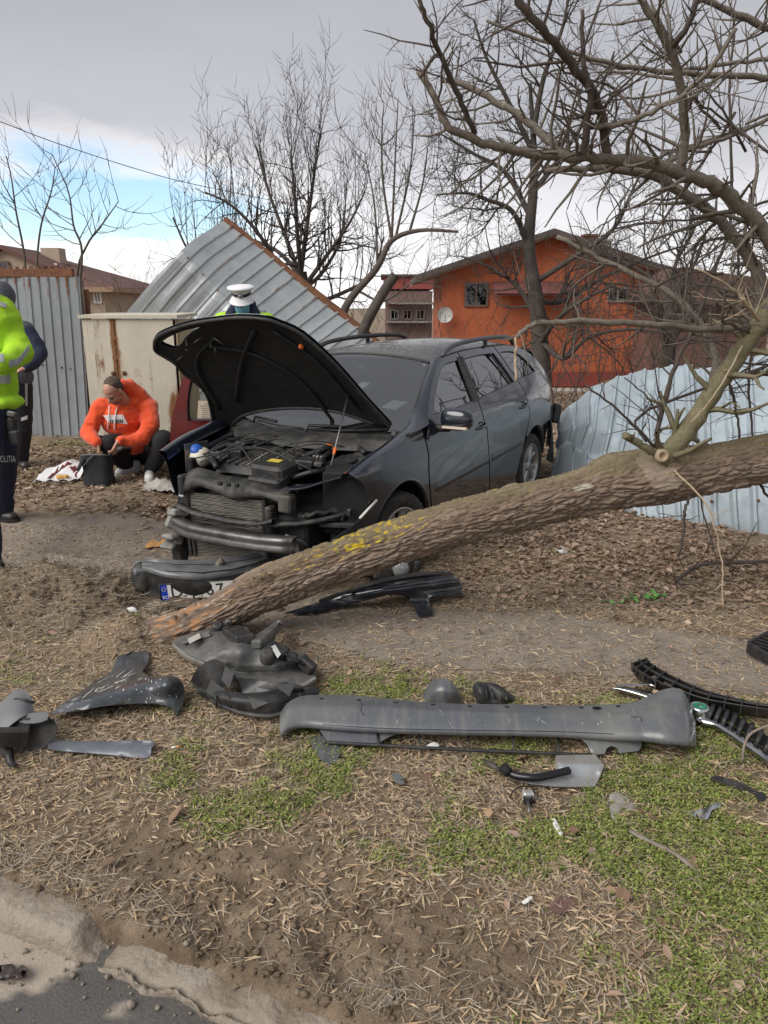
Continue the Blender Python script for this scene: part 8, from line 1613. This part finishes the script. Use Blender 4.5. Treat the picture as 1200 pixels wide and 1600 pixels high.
# silver bracket with black pipe
sv = thing('silver_panel', 'torn silver panel with a black pipe on the grass under the long bumper skin', 'car part', gh(880, 1215))
pxsheet([(868, 1184), (900, 1181), (932, 1182), (944, 1196), (938, 1212), (930, 1228), (900, 1229), (868, 1228), (830, 1224), (800, 1216), (788, 1208), (830, 1208), (868, 1206)], lambda u, v: .02 + (.02 if v < 1203 else 0) + .008 * nz(u, v), SILV, 'plate', sv, .004, 8, 1, smooth=False)
pxsheet([(868, 1180), (930, 1179), (943, 1196), (870, 1203)], lambda u, v: .05 - (v - 1180) * .0008, mat('grey_film', (.2, .195, .18), .5, noise=[(10, (.12, .11, .1), .6, 6)]), 'flange', sv, .003, 10, 1, smooth=False)
MB().tube(cr([zp(790, 1202, .045), zp(806, 1212, .04), zp(838, 1215, .045), (zp(868, 1209, .05)), zp(889, 1204, .05)], 5), .016, 10).build('pipe', mat('glossy_black', (.008, .008, .009), .25), sv); MB().tube([zp(754, 1187, .03), zp(768, 1194, .04), zp(786, 1206, .03)], [.008, .014, .01], 6, flat=.6).build('lever', PLAS_D, sv); MB().tube([zp(786, 1198, .06), zp(795, 1208, .05)], .02, 8).build('pipe_collar', BLACK, sv)
# sensor with wire
sn_ = thing('sensor_plug', 'small metal sensor plug with a bent wire on the green weeds', 'sensor', gh(824, 1250)); MB().box(zp(825, 1242, .03), (.045, .03, .03), (0, .1, .2), .006).build('body', mat('sensor_metal', (.45, .45, .44), .4, .4), sn_); MB().lathe([(0, -.012), (.016, -.012), (.018, .012), (.012, .016)], zp(825, 1250, .02), 'Z', 12).build('ring', BLACK, sn_); MB().tube([zp(825, 1252, .025), zp(826, 1262, .015), zp(827, 1270, .01)], [.007, .006, .004], 7).build('tip', STEEL, sn_); MB().tube(cr([zp(836, 1240, .04), zp(830, 1230, .06), zp(815, 1229, .07), zp(802, 1236, .05), zp(797, 1246, .02)], 5), .003, 5).build('wire', BLACK, sn_)
# black bumper insert and grille on the right
ib = thing('bumper_insert', 'curved black bumper insert with ribs lying at the right edge of the path', 'car part', gh(1120, 1110))
tb_ = [(1010, 1027, .10), (1018, 1036, .10), (1050, 1055, .10), (1100, 1077, .10), (1150, 1090, .10), (1200, 1100, .10), (1300, 1114, .10)]; ft_ = [(987, 1034, .10), (999, 1047, .10), (1036, 1067, .10), (1092, 1088, .10), (1146, 1099, .10), (1200, 1107, .10), (1300, 1121, .10)]; fb_ = [(987, 1046, .015), (1000, 1062, .015), (1035, 1080, .015), (1090, 1103, .015), (1145, 1114, .015), (1200, 1122, .015), (1300, 1138, .015)]
rowsheet([tb_, [(p[0], p[1] + 2, .09) for p in tb_], [(p[0], p[1] + 14, .03) for p in tb_]], 'rear_wall', PLAS, ib, .005); rowsheet([ft_, [(a[0], (a[1] + b[1]) / 2, .06) for a, b in zip(ft_, fb_)], fb_], 'front_wall', mat('satin_black', (.02, .021, .023), .35, noise=[(9, (.05, .048, .045), .6, 7)]), ib, .005)
rowsheet([[((a[0] + b[0]) / 2, (a[1] + b[1]) / 2 - 1, .095) for a, b in zip(tb_, ft_)], [((a[0] * .4 + b[0] * .6), a[1] * .4 + b[1] * .6, .098) for a, b in zip(tb_, ft_)]], 'ridge', PLAS_D, ib, .004)
c1, c2 = cr(tb_, 4), cr(ft_, 4)
for k in range(1, len(c1), 2):
    a, b = zp(*c1[k]), zp(*c2[k]); MB().box((a + b) / 2 + Vector((0, 0, -.02)), ((b - a).length, .006, .05), (0, 0, math.atan2((b - a).y, (b - a).x))).build('rib', PLAS, ib)
gr = thing('radiator_grille', 'chrome edged radiator grille with a round green badge lying behind the bumper skin', 'car grille', gh(1100, 1140))
CHR = mat('scratched_chrome', (.72, .73, .74), .2, 1.0, noise=[(12, (.3, .3, .3), .6, 9, .45, .2), (60, (.5, .5, .5), .4, 4)])
def strip(c, w, h0, name, m, par, thick=.006): 
    P = cr([(u, v, 0) for u, v in c], 5); W_ = np.interp(np.linspace(0, len(c) - 1, len(P)), range(len(c)), w); rows = []
    for k in range(-2, 3): rows.append([zp(p.x - .35 * k * w_ / 4, p.y + k * w_ / 4, h0 - .006 * k * k) for p, w_ in zip(P, W_)])
    return MB().grid(rows, thick=thick).build(name, m, par)
strip([(957, 1075), (975, 1077), (1000, 1083), (1030, 1093), (1066, 1106), (1084, 1114)], [2, 9, 12, 14, 17, 22], .06, 'chrome_surround', CHR, gr); strip([(962, 1071), (990, 1070), (1014, 1069), (1024, 1072)], [2, 3, 4, 5], .065, 'chrome_edge', CHR, gr)
strip([(1083, 1112), (1098, 1122), (1116, 1128), (1140, 1142), (1170, 1163), (1205, 1189), (1250, 1222)], [16, 20, 17, 17, 17, 16, 14], .06, 'chrome_surround', CHR, gr)
bc_ = zp(1093, 1105, .085); MB().lathe([(0, .006), (.03, .006), (.034, .009), (.04, .007), (.043, 0), (.045, -.03)], bc_, 'Z', 30).build('badge', CHR, gr); GRN_ = mat('badge_green', (.015, .22, .12), .3); MB().lathe([(0, .008), (.029, .0075)], bc_, 'Z', 28).build('badge_field', GRN_, gr)
em = MB(); em.prism([(-.018, -.004), (-.004, -.003), (.008, -.012), (.004, -.002), (.018, .004), (.006, .004), (.001, .014), (-.004, .004)], .002, bc_ + Vector((0, 0, .009)), (1, 0, 0), (0, 1, 0)); em.build('badge_emblem', CHR, gr)
sa = [(1112, 1106), (1130, 1114), (1150, 1124), (1172, 1138), (1196, 1154), (1220, 1172), (1245, 1190)]
for k in range(11):
    t_ = k / 10 * 6; i = min(5, int(t_)); f = t_ - i; u = sa[i][0] + (sa[i + 1][0] - sa[i][0]) * f; v = sa[i][1] + (sa[i + 1][1] - sa[i][1]) * f
    P = cr([zp(u + 4, v - 8, .05), zp(u + 2, v - 2, .085), zp(u - 2, v + 8, .08), zp(u - 6, v + 18, .05)], 4); MB().tube(P, .010, 6, flat=.45).build('slat', PLAS, gr)
pxsheet([(1108, 1112), (1130, 1120), (1160, 1140), (1200, 1170), (1240, 1200), (1245, 1180), (1200, 1150), (1150, 1118), (1118, 1104)], .03, BLACK, 'backing', gr, .004, 12, 2)
g2 = thing('grille_fragment', 'black slatted grille fragment at the right edge of the path', 'car part', gh(1185, 1030))
for k in range(5): a, b = zp(1172 + k * 7, 1010 - k * 3.4, .06), zp(1172 + k * 9 + 60, 1026 - k * 2, .06); MB().box((a + b) / 2, ((b - a).length, .006, .045), (R(30), 0, math.atan2((b - a).y, (b - a).x))).build('slat', PLAS, g2)
a, b = zp(1168, 1010, .05), zp(1203, 1032, .04); MB().box((a + b) / 2, ((b - a).length, .02, .06), (0, 0, math.atan2((b - a).y, (b - a).x)), .005).build('frame', PLAS, g2); a, b = zp(1170, 1007, .05), zp(1200, 992, .05); MB().box((a + b) / 2, ((b - a).length, .02, .05), (0, 0, math.atan2((b - a).y, (b - a).x)), .005).build('frame', PLAS, g2)
# small pieces
small = [
 ([(1109, 1216), (1120, 1212), (1142, 1217), (1165, 1226), (1182, 1236), (1196, 1240), (1196, 1250), (1184, 1250), (1178, 1240), (1150, 1231), (1132, 1224)], .03, PLAS, 'plastic_strip', 'torn black plastic strip among dry leaves below the chrome grille', 'car part'),
 ([(952, 1242), (964, 1238), (980, 1246), (994, 1262), (984, 1268), (972, 1262), (968, 1280), (955, 1276)], .012, mat('smoky_plastic', (.24, .22, .2), .3, noise=[(10, (.36, .34, .31), .6, 6)]), 'plastic_shard', 'smoky clear plastic shard lying on the weeds below the silver panel', 'shard'),
 ([(1072, 1268), (1090, 1266), (1108, 1258), (1124, 1254), (1126, 1262), (1112, 1266), (1106, 1280), (1088, 1278)], .02, CHR, 'chrome_fragment', 'small crumpled chrome fragment among the dry leaves on the right', 'car part'),
 ([(856, 1414), (868, 1404), (886, 1402), (899, 1411), (888, 1424), (866, 1425)], .016, mat('maroon_shard', (.14, .075, .065), .6, noise=[(12, (.24, .16, .14), .5, 6)]), 'plastic_shard', 'flat brownish red shard in the green weeds near the bottom', 'shard'),
 ([(815, 1408), (829, 1400), (832, 1404), (818, 1412)], .018, PAPER, 'white_scrap', 'small white scrap left of the brownish red shard', 'scrap'),
 ([(862, 1282), (867, 1279), (880, 1301), (876, 1306), (870, 1297)], .018, PAPER, 'white_splinter', 'white splinter of plastic standing in the weeds below the sensor plug', 'splinter'),
 ([(0, 1508), (18, 1506), (36, 1508), (44, 1516), (36, 1528), (14, 1530), (-10, 1528)], -.066, mat('dark_shard', (.045, .03, .03), .5, noise=[(8, (.09, .07, .06), .5, 6)]), 'plastic_shard', 'dark brown shard lying on the road beside the kerb', 'shard'),
 ([(198, 950), (208, 948), (215, 955), (206, 958)], .05, PAPER, 'white_scrap', 'white scrap at the root end of the fallen tree', 'scrap'),
 ([(226, 848), (240, 841), (262, 842), (258, 852), (240, 854), (228, 856)], .05, mat('orange_leaf', (.5, .26, .1), .8), 'large_leaf', 'large orange dry leaf lying left of the car radiator', 'leaf'),
 ([(868, 858), (880, 855), (889, 860), (880, 865)], .015, PAPER, 'white_scrap', 'white scrap on the dry leaves below the crumpled fence', 'scrap'),
 ([(664, 1166), (678, 1159), (686, 1164), (680, 1170)], .02, PAPER, 'white_scrap', 'white scrap seen through the grille of the long bumper skin', 'scrap'),
 ([(756, 1266), (764, 1262), (770, 1270), (762, 1276)], .02, mat('tan_leaf', (.4, .27, .16), .8), 'large_leaf', 'curled tan leaf left of the sensor plug', 'leaf'),
 ([(612, 1210), (626, 1208), (632, 1224), (618, 1222)], .018, DGREY, 'plastic_shard', 'grey shard lying on the weeds below the long bumper skin', 'shard'),
]
for ol, h, m, nm, lb, ct in small: tag(pxsheet(ol, (lambda h: lambda u, v: h + .012 * nz(u, v, .12, 3) + .006 * math.sin(u * .3 + v * .2))(h), m, nm, None, .003, 6, 2), lb, ct)
b_ = MB().tube([zp(268, 1168, .02), zp(276, 1167, .02)], .004, 8); cg = b_.build('cigarette_end', PAPER); tag(cg, 'cigarette end with an orange filter on the dry grass', 'cigarette end'); MB().tube([zp(276, 1167, .02), zp(281, 1166, .02)], .0042, 8).build('filter', mat('filter_orange', (.7, .3, .08), .8), cg)
BARKST = mat('grey_stick', (.24, .2, .165), .9, noise=[(25, (.13, .1, .08), .6, 7)], bump=(60, .5, .005))
tag(MB().tube(cr([zp(984, 1298, .02), zp(1010, 1312, .022), (zp(1040, 1326, .02)), zp(1068, 1343, .018), zp(1095, 1366, .012)], 5), [.008 + .004 * math.sin(k * .5) ** 2 for k in range(21)], 6, flat=.5).build('flat_stick', BARKST), 'flat grey stick lying across the green weeds on the right', 'stick')
tag(MB().tube(cr([zp(1160, 1190, .03), zp(1163, 1165, .10), zp(1175, 1145, .14), zp(1210, 1130, .16)], 5), .0055, 6).build('bent_twig', BARKST), 'bent twig hanging over the chrome grille at the right edge', 'twig')
tw = thing('fallen_branch', 'thin broken branch lying on dry leaves in front of the crumpled fence', 'branch', gh(1130, 895)); b = MB(); P = cr([zp(1056, 908, .05), zp(1080, 890, .10), zp(1110, 880, .14), zp(1200, 877, .16), zp(1300, 868, .2)], 6); b.tube(P, .013, 7); twigs(b, P, [.013] * len(P), 8, .35, .4); b.build('stem', BR_D, tw, fix=False)
# green seedlings
LEAFG = mat('leaf_green', (.09, .26, .06), .5, noise=[(30, (.2, .34, .08), .5, 4)])
for (u, v, n_, lb) in ((958, 946, 5, 'single yellow green seedling on dry leaves right of the path'), (985, 938, 8, 'dark green seedling with small leaves on the dry leaves, between two others'), (1022, 938, 12, 'largest green seedling on the dry leaves, in front of the crumpled fence')):
    c = zp(u, v, 0); t = thing('green_seedling', lb, 'plant', c)
    for k in range(n_):
        a = random.uniform(0, 6.28); L_ = random.uniform(.03, .055); d = Vector((math.cos(a), math.sin(a), random.uniform(.2, .9))).normalized(); s_ = d.cross(Vector((0, 0, 1))).normalized() * L_ * .32; p = c + Vector((random.gauss(0, .03), random.gauss(0, .03), .01)); MB().grid([[p + d * L_ * q - s_ * w_ + Vector((0, 0, .006)), p + d * L_ * q, p + d * L_ * q + s_ * w_ + Vector((0, 0, .006))] for q, w_ in ((0, .05), (.35, .9), (.7, .8), (1, .05))], thick=.0015).build('leaf', LEAFG, t, fix=False)
# clods of dug-up soil round the root end
cl = MB(); bmi = bmesh.new(); bmesh.ops.create_icosphere(bmi, subdivisions=2, radius=1); IV = np.array([tuple(v.co) for v in bmi.verts]); IF = [tuple(v.index for v in f.verts) for f in bmi.faces]; bmi.free()
tmpl = []
for k in range(8): tmpl.append(IV * (1 + .6 * fbm(IV[:, 0] * 1.9 + 7, IV[:, 1] * 1.9 + k * 3, IV[:, 2] * 1.9, 3, k))[:, None])
for k in range(520):
    x, y = random.gauss(-1.8, .5), random.gauss(4.42, .22); s_ = abs(random.gauss(0, .008)) + .004; Mx = Euler((random.uniform(0, 6), random.uniform(0, 6), random.uniform(0, 6))).to_matrix(); z = gzf(x, y); cl.add([Vector((x, y, z + s_ * .3)) + Mx @ Vector(p * s_) for p in tmpl[k % 8]], IF, True)
cl.build('soil_clods', M_SOIL, None, 'stuff', fix=False)
